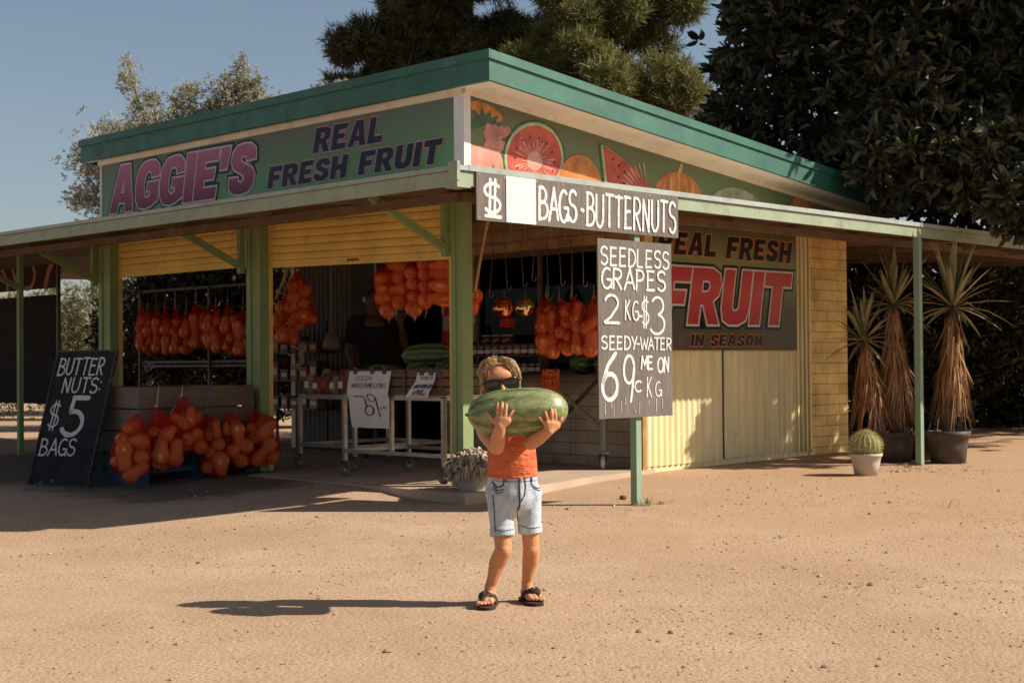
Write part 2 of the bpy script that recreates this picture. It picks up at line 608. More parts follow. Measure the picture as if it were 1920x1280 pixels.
octf = np.array([[0, 1, 5], [1, 2, 5], [2, 3, 5], [3, 4, 5], [4, 0, 5], [1, 0, 6], [2, 1, 6], [3, 2, 6], [4, 3, 6], [0, 4, 6]])
N = len(px)
ang = rng.uniform(0, 2 * np.pi, N)
jit = rng.uniform(0.65, 1.25, (N, 7, 3))
vv = octv[None] * jit * sz[:, None, None]
ca, sa = np.cos(ang)[:, None], np.sin(ang)[:, None]
vx = vv[:, :, 0] * ca - vv[:, :, 1] * sa
vy = vv[:, :, 0] * sa + vv[:, :, 1] * ca
vzz = vv[:, :, 2] * rng.uniform(0.6, 1.0, N)[:, None]
gzs = np.array([gz(x, y) for x, y in zip(px, py)])
allv = np.stack([vx + px[:, None], vy + py[:, None], vzz + (gzs + sz * 0.18)[:, None]], -1).reshape(-1, 3)
allf = (octf[None] + (np.arange(N) * 7)[:, None, None]).reshape(-1, 3)
M['stone'] = leaf_mat('loose_stone', (0.17, 0.11, 0.07), (0.34, 0.225, 0.15), (0.50, 0.37, 0.27), 0.9, 0, 0.2, 3.0)
struct(link('loose_stones', fast_mesh('loose_stones', allv, allf, M['stone'])), 'loose pebbles and crumbs of dirt on the yard', 'stuff')

# ------------------------------------------------------------------ the fruit shop (local x runs along the right wall, y along the left wall)
shop = thing('fruit_shop', 'green and yellow roadside fruit shop with wide canopy and half raised roller shutters', 'shop', W(0, 0), UA)


def roof_z(p):
    return 3.150 - 0.0985 * (p + 0.05)


def wedge(mb, p0, p1, q0, q1, lo, hi, mi=0):     # box whose bottom and top follow the roof pitch
    v = [(p0, q0, lo(p0)), (p1, q0, lo(p1)), (p1, q1, lo(p1)), (p0, q1, lo(p0)), (p0, q0, hi(p0)), (p1, q0, hi(p1)), (p1, q1, hi(p1)), (p0, q1, hi(p0))]
    mb.add(v, [(0, 3, 2, 1), (4, 5, 6, 7), (0, 1, 5, 4), (1, 2, 6, 5), (2, 3, 7, 6), (3, 0, 4, 7)], mi)


PE, QE, QB = 5.62, -0.36, 5.22
mb = MB()
wedge(mb, -0.07, PE - 0.03, QE + 0.03, QB - 0.03, lambda p: roof_z(p) - 0.10, lambda p: roof_z(p) - 0.012)
roof = mb.build('roof', M['zinc'], shop)
mb = MB()
for (a0, a1, b0, b1) in ((-0.10, -0.07, QE, QB), (-0.07, PE - 0.03, QE, QE + 0.03), (PE - 0.03, PE, QE, QB), (-0.07, PE - 0.03, QB - 0.03, QB)):
    wedge(mb, a0, a1, b0, b1, lambda p: roof_z(p) - 0.205, lambda p: roof_z(p) - 0.004)
wedge(mb, -0.116, -0.1005, QE - 0.015, QB + 0.015, lambda p: roof_z(p) - 0.058, lambda p: roof_z(p) + 0.006)
wedge(mb, -0.1, PE, QE - 0.016, QE - 0.0005, lambda p: roof_z(p) - 0.058, lambda p: roof_z(p) + 0.004)
mb.build('fascia', M['green_dark'], roof)
mb = MB()
wedge(mb, -0.068, PE - 0.032, QE + 0.032, -0.03, lambda p: roof_z(p) - 0.196, lambda p: roof_z(p) - 0.185)
wedge(mb, -0.068, -0.03, -0.03, QB - 0.04, lambda p: roof_z(p) - 0.200, lambda p: roof_z(p) - 0.187)
wedge(mb, -0.03, PE - 0.04, -0.03, -0.012, lambda p: roof_z(p) - 0.235, lambda p: roof_z(p) - 0.187)
wedge(mb, -0.03, -0.012, -0.03, QB - 0.2, lambda p: roof_z(p) - 0.245, lambda p: roof_z(p) - 0.189)
mb.build('soffit', M['cream'], roof)

mb = MB()                                        # upper walls behind the painted boards
mb.box(0, 0.08, 0.08, 5.0, 2.22, 2.96)
wedge(mb, 0, 5.07, 0, 0.08, lambda p: 2.22, lambda p: roof_z(p) - 0.19)
wedge(mb, 2.22, 5.07, 4.92, 5.0, lambda p: 0.05, lambda p: roof_z(p) - 0.19)
wedge(mb, 0.08, 2.22, 4.92, 5.0, lambda p: 2.22, lambda p: roof_z(p) - 0.19)
wedge(mb, 4.99, 5.07, 0.08, 4.92, lambda p: 0.05, lambda p: roof_z(p) - 0.19)
mb.build('upper_wall', M['cream'], shop)
mb = MB()
mb.box(-0.022, 0.045, -0.022, 0.082, 2.2, 2.93)
mb.build('corner_trim', M['white_trim'], shop)
mb = MB()
mb.box(-0.02, -0.001, 4.965, 5.0, 2.2, 2.93)
mb.build('corner_trim', M['white_trim'], shop)

mb = MB()                                        # porch ceiling
mb.box(0.08, 2.2, 0.08, 4.92, 2.305, 2.33)
mb.build('porch_ceiling', plain('brown_ceiling_board', (0.20, 0.125, 0.085), 0.8, 0.25), shop)


def corrug(mb, x0, x1, z0, z1, y, pitch=0.076, amp=0.009, axis='x', ztop=None):
    n = max(2, int((x1 - x0) / pitch * 6))
    vs = []
    for i in range(n + 1):
        x = x0 + (x1 - x0) * i / n
        yy = y + amp * math.sin(2 * math.pi * x / pitch)
        for z in (z0, z1 if ztop is None else ztop(x)):
            vs.append((x, yy, z) if axis == 'x' else (yy, x, z))
    fs = [(2 * i, 2 * i + 2, 2 * i + 3, 2 * i + 1) for i in range(n)]
    mb.add(vs, fs, 0, True)


mb = MB()
corrug(mb, 2.004, 3.05, 0.150, 2.20, -0.004)
corrug(mb, 3.062, 4.398, 0.165, 2.20, -0.004)
for x in (4.17, 4.24, 4.31, 4.375):
    mb.box(x, x + 0.022, -0.032, -0.014, 0.17, 2.19)
mb.box(2.0, 4.4, 0.008, 0.06, 0.1, 2.22)
mb.build('corrugated_wall', M['corr_yellow'], shop)
mb = MB()
mb.box(3.052, 3.060, -0.012, 0.0, 0.16, 2.2)
mb.build('wall_seam', M['dark_steel'], shop)
mb = MB()
mb.box(4.40, 4.415, -0.020, -0.005, 0.16, 2.2)
mb.build('wall_seam', M['dark_steel'], shop)
mb = MB()
mb.box(4.40, 5.07, -0.004, 0.08, 0.05, 2.22)
mb.build('brick_pier', M['brick_yellow'], shop)
mb = MB()
mb.box(2.0, 4.95, -0.052, -0.035, 2.19, 2.235)
mb.build('wall_header', M['yellow'], shop)
mb = MB()
mb.box(1.955, 1.998, -0.012, 0.06, 0.13, 2.22)
mb.build('wall_jamb', M['brass'], shop)

# inner front wall with its window and doorway, at p = 2.2
WP = 2.2
mb = MB()
mb.box(WP, WP + 0.1, 0.06, 2.42, 1.985, 2.32)
mb.box(WP, WP + 0.1, 0.06, 0.52, 0.90, 1.985)
mb.box(WP, WP + 0.1, 2.16, 2.42, 0.90, 1.985)
mb.build('block_wall', M['brick_window'], shop)
mb = MB()
mb.box(WP, WP + 0.1, 0.06, 2.42, 0.10, 0.898)
mb.build('low_block_wall', M['brick_low'], shop)
mb = MB()
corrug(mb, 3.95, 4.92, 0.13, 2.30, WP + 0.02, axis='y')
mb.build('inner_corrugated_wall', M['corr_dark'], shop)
mb = MB()
mb.box(WP - 0.01, WP + 0.05, 2.44, 2.60, 0.13, 2.3)
mb.build('door_jamb', plain('grey_white_jamb', (0.42, 0.37, 0.33), 0.7, 0.15), shop)
mb = MB()
mb.box(WP, WP + 0.04, 3.50, 3.945, 0.14, 2.25)
dr = mb.build('door', plain('dark_brown_door', (0.05, 0.040, 0.036), 0.5, 0.2), shop)
mb = MB()
mb.bar((WP - 0.03, 3.545, 1.62), (WP - 0.03, 3.545, 2.02), 0.02)
mb.build('door_handle', M['steel'], dr)
mb = MB()
mb.box(WP - 0.004, WP - 0.001, 3.70, 3.78, 1.62, 1.67)
mb.build('door_notice', M['paper'], dr)
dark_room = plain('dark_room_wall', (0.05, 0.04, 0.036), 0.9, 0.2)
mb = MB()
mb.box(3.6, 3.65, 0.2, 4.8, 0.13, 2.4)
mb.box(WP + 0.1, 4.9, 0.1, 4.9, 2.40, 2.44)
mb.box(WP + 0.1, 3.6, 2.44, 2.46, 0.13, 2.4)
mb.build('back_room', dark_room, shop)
# window
mb = MB()
for (q0, q1, z0, z1) in ((0.52, 2.16, 1.945, 1.985), (0.52, 2.16, 0.90, 0.94), (0.52, 0.56, 0.94, 1.945), (2.11, 2.16, 0.94, 1.945), (1.32, 1.36, 0.94, 1.945)):
    mb.box(WP - 0.015, WP + 0.05, q0, q1, z0, z1)
win = mb.build('window', plain('brown_window_frame', (0.17, 0.105, 0.075), 0.5, 0.2), shop)
t = NT('window_glass')
gl = t.node('ShaderNodeBsdfGlossy')
gl.inputs['Roughness'].default_value = 0.03
tr = t.node('ShaderNodeBsdfTransparent')
tr.inputs[0].default_value = (0.35, 0.35, 0.35, 1)
mx = t.node('ShaderNodeMixShader')
mx.inputs[0].default_value = 0.010
t.l(tr.outputs[0], mx.inputs[1])
t.l(gl.outputs[0], mx.inputs[2])
t.l(mx.outputs[0], t.out.inputs[0])
M['glass'] = t.m
for q0, q1 in ((0.56, 1.32), (1.36, 2.11)):
    mb = MB()
    mb.box(WP + 0.012, WP + 0.017, q0, q1, 0.94, 1.945)
    mb.build('pane', M['glass'], win)

# posts
for (p, q, sp, sq, z0) in ((-0.01, 0.018, 0.050, 0.050, SLAB - 0.05), (0.0, 2.47, 0.05, 0.09, 0.06), (0.0, 4.85, 0.05, 0.10, 0.06)):
    mb = MB()
    mb.box(p - sp, p + sp, q - sq, q + sq, z0, 2.24)
    if sq > 0.07:                                # folded steel channel: proud lips either side
        mb.box(p - sp - 0.014, p - sp - 0.001, q + sq - 0.055, q + sq + 0.004, z0, 2.24)
        mb.box(p - sp - 0.014, p - sp - 0.001, q - sq - 0.004, q - sq + 0.045, z0, 2.24)
    else:
        mb.box(p - sp - 0.012, p - sp - 0.001, q + sq - 0.04, q + sq + 0.004, z0, 2.24)
    mb.build('post', M['green_post'], shop)
mb = MB()
mb.box(-0.085, -0.035, 6.50, 6.55, 0.02, 2.2)
mb.build('canopy_pole', M['green_post'], shop)
for (p, q, z0) in ((0.305, -1.30, 0.0), (4.07, -1.30, 0.05)):
    mb = MB()
    mb.box(p - 0.026, p + 0.026, q - 0.026, q + 0.026, z0, 2.08)
    mb.build('canopy_pole', M['green_pole'], shop)
mb = MB()                                        # beams over the openings
mb.box(-0.03, 0.055, 0.066, 4.92, 2.20, 2.298)
mb.box(0.066, 2.0, -0.02, 0.06, 2.20, 2.298)
mb.build('header_beam', plain('brown_green_beam', (0.15, 0.14, 0.075), 0.6, 0.3), shop)

# roller shutters
for (q0, q1, zb0, zb1) in ((0.20, 2.375, 1.750, 1.800), (2.575, 4.745, 1.825, 1.830)):
    mb = MB()
    prof = []
    pit = 0.062
    ns = 8
    for s_ in range(ns):
        for a, o_ in ((0.0, 0.0), (0.05, .010), (0.12, .016), (0.5, .019), (0.88, .016), (0.95, .010)):
            prof.append((0.060 - o_, 0.055 + (s_ + a) * pit))
    vs, fs = [], []
    for (pp_, zz) in prof:
        vs += [(pp_, q0, zb0 + zz), (pp_, q1, zb1 + zz)]
    for i in range(len(prof) - 1):
        fs.append((2 * i, 2 * i + 1, 2 * i + 3, 2 * i + 2))
    mb.add(vs, fs)
    sh = mb.build('roller_shutter', M['yellow'], shop)
    mb = MB()
    v = [(0.036, q0, zb0), (0.064, q0, zb0), (0.064, q1, zb1), (0.036, q1, zb1), (0.036, q0, zb0 + 0.056), (0.064, q0, zb0 + 0.056), (0.064, q1, zb1 + 0.056), (0.036, q1, zb1 + 0.056)]
    mb.add(v, [(0, 3, 2, 1), (4, 5, 6, 7), (0, 1, 5, 4), (1, 2, 6, 5), (2, 3, 7, 6), (3, 0, 4, 7)])
    mb.build('bottom_rail', M['yellow'], sh)
    if q0 < 1:
        mb = MB()
        for dq in (0, 0.075):
            mb.tube([(0.03, 1.22 + dq, 1.80), (0.015, 1.235 + dq, 1.81), (0.015, 1.265 + dq, 1.805), (0.03, 1.275 + dq, 1.795)], 0.006, 6)
        mb.build('handle', M['dark_steel'], sh)
    for q in (q0 - 0.022, q1 + 0.002):
        mb = MB()
        mb.box(0.03, 0.07, q, q + 0.02, 0.13, 2.2)
        mb.build('guide_rail', M['yellow'], sh)

# canopy
EO = 1.30


def can_z(d):                                    # height of the canopy sheet a distance d in from its edge
    return 2.125 + 0.13 * d / EO


mb = MB()
n = 860
vs, fs = [], []
for i in range(n + 1):                           # left wing, ribs run with the fall
    q = -EO + (11.0 + EO) * i / n
    wv = 0.008 * math.sin(q * 2 * math.pi / 0.085)
    d0 = max(0.0, -q) if q < 0 else 0
    pin = -0.012 if q >= 0 else q
    if q > 5.06:
        pin = 3.3
    vs += [(-EO, q, can_z(0) + wv), (pin, q, can_z(EO + pin if pin < 0 else .95) + wv)]
fs = [(2 * i, 2 * i + 1, 2 * i + 3, 2 * i + 2) for i in range(n)]
mb.add(vs, fs, 0, True)
vs = []
n = 700
for i in range(n + 1):                           # right wing
    p = -EO + (9.4 + EO) * i / n
    wv = 0.008 * math.sin(p * 2 * math.pi / 0.085)
    qin = -0.012 if p >= 0 else p
    if p > 5.09:
        qin = 3.4
    vs += [(p, -EO, can_z(0) + wv), (p, qin, can_z(EO + min(qin, 1.0)) + wv)]
fs = [(2 * i, 2 * i + 2, 2 * i + 3, 2 * i + 1) for i in range(n)]
mb.add(vs, fs, 0, True)
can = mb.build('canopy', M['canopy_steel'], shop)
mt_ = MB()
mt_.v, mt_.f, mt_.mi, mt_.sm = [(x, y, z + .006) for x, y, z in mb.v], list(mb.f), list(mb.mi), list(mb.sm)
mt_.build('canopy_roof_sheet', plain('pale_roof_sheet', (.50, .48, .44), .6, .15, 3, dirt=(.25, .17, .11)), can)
mb = MB()
mb.box(-EO - 0.03, -EO, -EO - 0.03, 11.0, 2.035, 2.118)
mb.box(-EO, 9.4, -EO - 0.03, -EO, 2.035, 2.118)
mb.build('canopy_fascia', M['green_light'], can)
mb = MB()
mb.box(-EO - 0.044, -EO + 0.05, -EO - 0.044, 11.0, 2.121, 2.149)
mb.box(-EO + 0.052, 9.4, -EO - 0.046, -EO + 0.05, 2.121, 2.155)
mb.build('canopy_flashing', plain('dull_flashing', (0.34, 0.38, 0.34), 0.5, 0.15, 4, dirt=(0.2, 0.12, 0.07)), can)
mb = MB()
mb.box(-EO - 0.05, -EO + 0.06, -EO - 0.05, -EO + 0.06, 2.02, 2.06)
mb.box(-EO - 0.055, -EO - 0.031, -EO - 0.055, -EO + 0.02, 2.06, 2.17)
mb.build('corner_cap', M['green_light'], can)
mb = MB()                                        # rafters and purlins
for q in (-0.6, 0.13, 1.3, 2.47, 3.66, 4.85, 6.1):
    mb.bar((-EO + 0.005, q, can_z(0) - 0.055), (-0.04, q, can_z(EO) - 0.055), 0.045, 0.07)
mb.bar((-0.72, -0.7, can_z(0.58) - 0.12), (-0.72, 6.85, can_z(0.58) - 0.12), 0.045, 0.06)
for p in (-0.6, 0.4, 1.3, 2.2, 3.1, 4.05, 5.0):
    mb.bar((p, -EO + 0.005, can_z(0) - 0.055), (p, -0.03, can_z(EO) - 0.055), 0.045, 0.07)
for p in (6.0, 7.0, 8.0, 9.2):
    mb.bar((p, -EO + 0.005, can_z(0) - 0.055), (p, 3.3, can_z(EO) - 0.015), 0.045, 0.07)
mb.bar((-0.7, -0.72, can_z(0.58) - 0.12), (9.3, -0.72, can_z(0.58) - 0.12), 0.045, 0.06)
mb.build('rafter', plain('brown_rafter_paint', (0.17, 0.115, 0.075), 0.7, 0.3), can)
for q in (0.105, 2.60, 4.99, 6.52):
    mb = MB()
    mb.bar((-0.055, q, 1.80), (-0.80, q, 2.135), 0.042, 0.05)
    if q < 6:
        mb.bar((-0.090, q, 1.76), (-0.090, q, 2.20), 0.045, 0.05)
    mb.build('brace', M['green_post'], shop)
mb = MB()
mb.bar((0.28, -1.285, 1.90), (0.0, -1.285, 2.06), 0.045, 0.045)
mb.build('brace', M['green_pole'], shop)

# ------------------------------------------------------------------ lettering
def arc(cx, cy, rx, ry, a0, a1, n=10):
    return [(cx + rx * math.cos(R(a0 + (a1 - a0) * i / n)), cy + ry * math.sin(R(a0 + (a1 - a0) * i / n))) for i in range(n + 1)]


GL = {                                           # hand painted letters as brush strokes in a unit cell (x, y)
    'A': [[(0, 0), (.42, 1)], [(.40, 1), (.82, 0)], [(.16, .36), (.68, .36)]],
    'B': [[(0.04, 0), (0.04, 1)], [(0, 1)] + arc(.25, .76, .40, .24, 90, -90) + [(.06, .53)], [(.06, .53)] + arc(.3, .265, .48, .27, 90, -90) + [(0, 0)]],
    'C': [arc(.42, .5, .42, .5, 50, 310, 14)],
    'D': [[(.05, 0), (.05, 1)], [(0, 1)] + arc(.2, .5, .56, .5, 90, -90, 12) + [(0, 0)]],
    'E': [[(.05, 0), (.05, 1)], [(0, 1), (.62, .98)], [(.05, .52), (.55, .54)], [(0, 0), (.66, .02)]],
    'F': [[(.05, 0), (.05, 1)], [(0, 1), (.62, .98)], [(.05, .52), (.52, .54)]],
    'G': [arc(.42, .5, .42, .5, 55, 330, 14), [(.45, .42), (.82, .42), (.80, .02)]],
    'H': [[(0, 0), (0, 1)], [(.66, 0), (.66, 1)], [(0, .5), (.66, .5)]],
    'I': [[(.1, 0), (.1, 1)]],
    'K': [[(.03, 0), (.03, 1)], [(.6, 1), (.06, .46)], [(.16, .56), (.66, 0)]],
    'L': [[(.05, 1), (.04, 0), (.58, 0)]],
    'M': [[(0, 0), (.1, 1)], [(.1, 1), (.42, .32)], [(.42, .32), (.74, 1)], [(.74, 1), (.86, 0)]],
    'N': [[(0, 0), (.03, 1)], [(.03, 1), (.62, 0)], [(.62, 0), (.64, 1)]],
    'O': [arc(.42, .5, .42, .5, 95, 460, 18)],
    'P': [[(.04, 0), (.04, 1)], [(0, 1)] + arc(.28, .74, .36, .26, 90, -90) + [(.05, .48)]],
    'R': [[(.04, 0), (.04, 1)], [(0, 1)] + arc(.26, .75, .38, .25, 90, -90) + [(.06, .5)], [(.22, .5), (.66, 0)]],
    'S': [arc(.34, .76, .33, .24, 30, 270, 10) + arc(.34, .26, .34, .26, 90, -150, 10)[1:]],
    'T': [[(.36, 0), (.36, 1)], [(0, 1), (.74, .99)]],
    'U': [[(0, 1), (0, .35)] + arc(.34, .33, .34, .33, 180, 360, 10) + [(.68, 1)]],
    'W': [[(0, 1), (.2, 0)], [(.2, 0), (.46, .8)], [(.46, .8), (.7, 0)], [(.7, 0), (.92, 1)]],
    'Y': [[(0, 1), (.34, .46)], [(.7, 1), (.3, 0)]],
    '2': [arc(.32, .72, .32, .28, 160, -30, 9) + [(.30, .22), (.0, .03)], [(0, .03), (.68, .03)]],
    '3': [arc(.28, .76, .32, .24, 150, -80, 9), arc(.26, .27, .40, .27, 80, -150, 10)],
    '5': [[(.16, 1), (.12, .58)] + arc(.26, .32, .36, .32, 115, -150, 12), [(.14, 1), (.66, 1)]],
    '6': [[(.58, .97), (.24, .72), (.03, .38)] + arc(.34, .27, .33, .27, 170, 520, 16)],
    '9': [arc(.30, .70, .30, .30, 0, 360, 16), [(.60, .78), (.54, .35), (.44, 0)]],
    '$': [arc(.34, .72, .32, .20, 40, 270, 9) + arc(.34, .30, .32, .22, 90, -145, 9)[1:], [(.24, -.04), (.24, 1.04)], [(.44, -.04), (.44, 1.04)]],
    '-': [[(.05, .45), (.4, .45)]],
    '.': [[(.06, .44), (.10, .40)]],
    ':': [[(.05, .72), (.06, .68)], [(.05, .22), (.06, .18)]],
    "'": [[(.05, 1), (.02, .8)]],
}


def ribbon(mb, pts, w, depth, mp, seed=0, rough=0.12):
    """one brush stroke: a flat ribbon with round ends, laid at its own depth"""
    rr = random.Random(seed)
    P = [Vector((p[0], p[1])) for p in pts]
    Q = []
    for a, b in zip(P, P[1:]):                   # resample
        k = max(1, int((b - a).length / (w * 0.7)))
        Q += [a.lerp(b, i / k) for i in range(k)]
    Q.append(P[-1])
    k = len(Q)
    vs = []
    for i, p in enumerate(Q):
        d = Q[min(i + 1, k - 1)] - Q[max(i - 1, 0)]
        d = d.normalized() if d.length > 1e-9 else Vector((1, 0))
        nn = Vector((-d.y, d.x))
        ww = w / 2 * (1 + rr.uniform(-rough, rough))
        vs += [p + nn * ww, p - nn * ww]
    fs = [(2 * i, 2 * i + 1, 2 * i + 3, 2 * i + 2) for i in range(k - 1)]
    for end, nb, s_ in ((0, 1, 1), (k - 1, k - 2, -1)):
        d = (Q[end] - Q[nb]).normalized()
        nn = Vector((-d.y, d.x))
        b0 = len(vs)
        for j in range(7):
            a = R(-90 + 30 * j)
            vs.append(Q[end] + d * math.cos(a) * w * 0.42 + nn * math.sin(a) * w * 0.46)
        fs.append(tuple(b0 + j for j in range(7)))
    mb.add([mp(v.x, v.y, depth) for v in vs], fs)


class Brush:
    def __init__(s, mp, depth=0.0016, step=0.00012):
        s.mb, s.mp, s.d, s.step, s.k = MB(), mp, depth, step, 0

    def stroke(s, pts, w, rough=0.12):
        s.k += 1
        ribbon(s.mb, pts, w, s.d + s.step * (s.k % 40), s.mp, s.k, rough)

    def glyph(s, ch, x, y, gw, gh, w, slant=0.0, jit=0.0, rough=0.12):
        rr = random.Random(hash((ch, round(x, 3))) & 0xffff)
        for st in GL[ch]:
            dx, dy = rr.uniform(-jit, jit) * gw, rr.uniform(-jit, jit) * gh
            s.stroke([(x + (a * gw) + b * gh * slant + dx, y + b * gh + dy) for a, b in st], w, rough)

    def text(s, txt, x0, x1, y, h, w, slant=0.0, jit=0.03, dy=0.0, rough=0.12):
        """spread txt between x0 and x1; dy is the rise over the line"""
        ws = [{'I': .3, '.': .35, "'": .2, ':': .2, ' ': .5, '-': .55, 'M': 1.05, 'W': 1.1}.get(c, .88) for c in txt]
        tot = sum(ws)
        x = x0
        for c, cw in zip(txt, ws):
            g = (x1 - x0) * cw / tot
            if c != ' ':
                s.glyph(c, x + g * 0.04, y + dy * (x - x0) / (x1 - x0), g * 0.86 / (0.3 if c in "I:'" else 0.4 if c in '.-' else .82), h, w, slant, jit, rough)
            x += g


def flat(x, y, d):
    return (x, -d, y)


S_ = [(.88, .68), (.84, .88), (.68, .98), (.45, 1), (.2, .97), (.05, .84), (.04, .66), (.14, .52), (.36, .43), (.52, .37), (.55, .29), (.46, .23), (.34, .25), (.31, .34), (0, .34), (.04, .12), (.2, .02), (.45, 0), (.72, .03), (.87, .16), (.89, .36), (.78, .50), (.55, .58), (.37, .65), (.36, .73), (.45, .77), (.55, .75), (.58, .66)]
BL = {                                           # heavy sign writer's capitals as outlines (first ring outer, next rings holes)
    'A': [[(0, 0), (.30, 1), (.72, 1), (1, 0), (.68, 0), (.63, .2), (.37, .2), (.31, 0)], [(.42, .4), (.58, .4), (.51, .74)]],
    'E': [[(0, 0), (0, 1), (.8, 1), (.78, .77), (.32, .77), (.32, .61), (.7, .61), (.68, .4), (.32, .4), (.32, .23), (.82, .23), (.8, 0)]],
    'F': [[(0, 0), (0, 1), (.84, 1), (.82, .75), (.33, .75), (.33, .58), (.72, .58), (.70, .35), (.33, .35), (.33, 0)]],
    'G': [[(.95, .66), (.9, .88), (.72, .99), (.48, 1), (.22, .96), (.05, .8), (0, .5), (.05, .2), (.2, .04), (.46, 0), (.7, .04), (.95, .14), (.95, .54), (.5, .54), (.5, .36), (.64, .36), (.64, .26), (.5, .21), (.38, .27), (.33, .5), (.38, .73), (.5, .79), (.62, .75), (.65, .64)]],
    'H': [[(0, 0), (0, 1), (.33, 1), (.33, .62), (.6, .62), (.6, 1), (.93, 1), (.93, 0), (.6, 0), (.6, .36), (.33, .36), (.33, 0)]],
    'I': [[(0, 0), (0, 1), (.35, 1), (.35, 0)]],
    'L': [[(0, 0), (0, 1), (.33, 1), (.33, .25), (.8, .25), (.78, 0)]],
    'N': [[(0, 0), (0, 1), (.3, 1), (.62, .5), (.62, 1), (.95, 1), (.95, 0), (.66, 0), (.33, .5), (.33, 0)]],
    'O': [[(0, .5), (.05, .8), (.22, .96), (.48, 1), (.74, .96), (.91, .8), (.96, .5), (.91, .2), (.74, .04), (.48, 0), (.22, .04), (.05, .2)], [(.33, .5), (.38, .27), (.48, .21), (.58, .27), (.63, .5), (.58, .73), (.48, .79), (.38, .73)]],
    'R': [[(0, 0), (0, 1), (.62, 1), (.85, .91), (.93, .72), (.87, .52), (.70, .42), (.97, 0), (.62, 0), (.42, .35), (.33, .35), (.33, 0)], [(.33, .57), (.52, .57), (.6, .67), (.53, .78), (.33, .78)]],
    'S': [S_],
    'T': [[(.28, 0), (.28, .74), (0, .74), (0, 1), (.92, 1), (.92, .74), (.62, .74), (.62, 0)]],
    'U': [[(0, 1), (0, .3), (.08, .08), (.28, 0), (.58, 0), (.82, .08), (.90, .3), (.90, 1), (.57, 1), (.57, .33), (.51, .25), (.39, .25), (.33, .33), (.33, 1)]],
    "'": [[(.04, .56), (0, 1), (.34, 1), (.26, .56)]],
}
BW = {'I': .35, "'": .34, 'T': .92, 'L': .8, 'E': .82, 'F': .82, 'S': .89, 'R': .95, 'A': 1.0, 'H': .93, 'N': .95, 'U': .9, 'G': .95, 'O': .96}


def block_rings(txt, x0, x1, yb0, yb1, h0, h1, shear=0.18, gap=0.10, jit=0.0):
    """lay heavy capitals between x0 and x1 with their base from yb0 to yb1 and height h0 to h1"""
    rr = random.Random(len(txt))
    adv = sum(BW.get(c, .5) + gap for c in txt) - gap
    k = (x1 - x0 - shear * h1) / adv
    out, x = [], 0.0
    for c in txt:
        if c == ' ':
            x += .5 + gap
            continue
        j, jh = rr.uniform(-jit, jit), rr.uniform(-jit, jit)
        letter = []
        for ring in BL[c]:
            rg = []
            for a, b in ring:
                X = (x + a) * k
                f = X / (adv * k)
                hh = (h0 + (h1 - h0) * f) * (1 + jh)
                rg.append((x0 + X + shear * b * hh, yb0 + (yb1 - yb0) * f + j * hh + b * hh))
            letter.append(rg)
        out.append(letter)
        x += BW[c] + gap
    return out


def block_mesh(name, letters, off, depth, mat, parent):
    mb = MB()
    for k, rings in enumerate(letters):          # each letter at its own hair's breadth of depth
        cu = bpy.data.curves.new('tmp', 'CURVE')
        cu.dimensions, cu.fill_mode = '2D', 'BOTH'
        cu.offset = off
        for rg in rings:
            sp = cu.splines.new('POLY')
            sp.points.add(len(rg) - 1)
            for p, (a, b) in zip(sp.points, rg):
                p.co = (a, b, 0, 1)
            sp.use_cyclic_u = True
        o = bpy.data.objects.new('tmp', cu)
        col.objects.link(o)
        dg = bpy.context.evaluated_depsgraph_get()
        me = bpy.data.meshes.new_from_object(o.evaluated_get(dg))
        bpy.data.objects.remove(o)
        d = depth + 0.00015 * k
        mb.add([(v.co.x, -d, v.co.y) for v in me.vertices], [tuple(p.vertices) for p in me.polygons])
        bpy.data.meshes.remove(me)
    return mb.build(name, mat, parent)


def panel(mb, x0, x1, z0, z1, th=0.006, ztop=None):
    zt = z1 if ztop is None else ztop
    mb.add([(x0, 0, z0), (x1, 0, z0), (x1, th, z0), (x0, th, z0), (x0, 0, z1), (x1, 0, zt), (x1, th, zt), (x0, th, z1)],
           [(0, 3, 2, 1), (4, 5, 6, 7), (0, 1, 5, 4), (1, 2, 6, 5), (2, 3, 7, 6), (3, 0, 4, 7)])


def print_mat(name, stops, zrange, rough=0.35, n_amt=0.35, nscale=0.9):
    """printed colour fade up a board, a little uneven"""
    t = NT(name)
    sp = t.node('ShaderNodeSeparateXYZ')
    t.l(t.tc.outputs['Object'], sp.inputs[0])
    f = t.math('DIVIDE', t.math('SUBTRACT', sp.outputs['Z'], zrange[0]), zrange[1] - zrange[0])
    f = t.math('ADD', f, t.math('MULTIPLY', t.math('SUBTRACT', t.noise(nscale, 2), 0.5), n_amt))
    c = t.ramp(f, stops)
    c = t.mix(t.ramp(t.noise(5, 8, 0.7), [(0.55, (0,) * 3), (0.75, (0.18,) * 3)]), c, (0.25, 0.22, 0.18))
    return t.set(c, rough, Specular_IOR_Level=0.12)


def sign_root(name, label, cat, p, q, z, left_wall, group=None):
    return thing(name, label, cat, W(p, q, z), UA - math.pi / 2 if left_wall else UA, group)


# shop name board on the left wall: x runs from q = 4.96 towards the corner
sg = sign_root('fascia_sign', "long green sign lettered AGGIE'S REAL FRESH FRUIT above the roller shutters", 'sign', -0.014, 4.965, 2.20, True)
mb = MB()
panel(mb, 0, 4.88, 0, 0.735)
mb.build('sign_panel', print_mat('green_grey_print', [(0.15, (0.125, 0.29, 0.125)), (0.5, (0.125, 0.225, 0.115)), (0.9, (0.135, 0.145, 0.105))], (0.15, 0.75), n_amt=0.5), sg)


def lq(q):
    return 4.965 - q


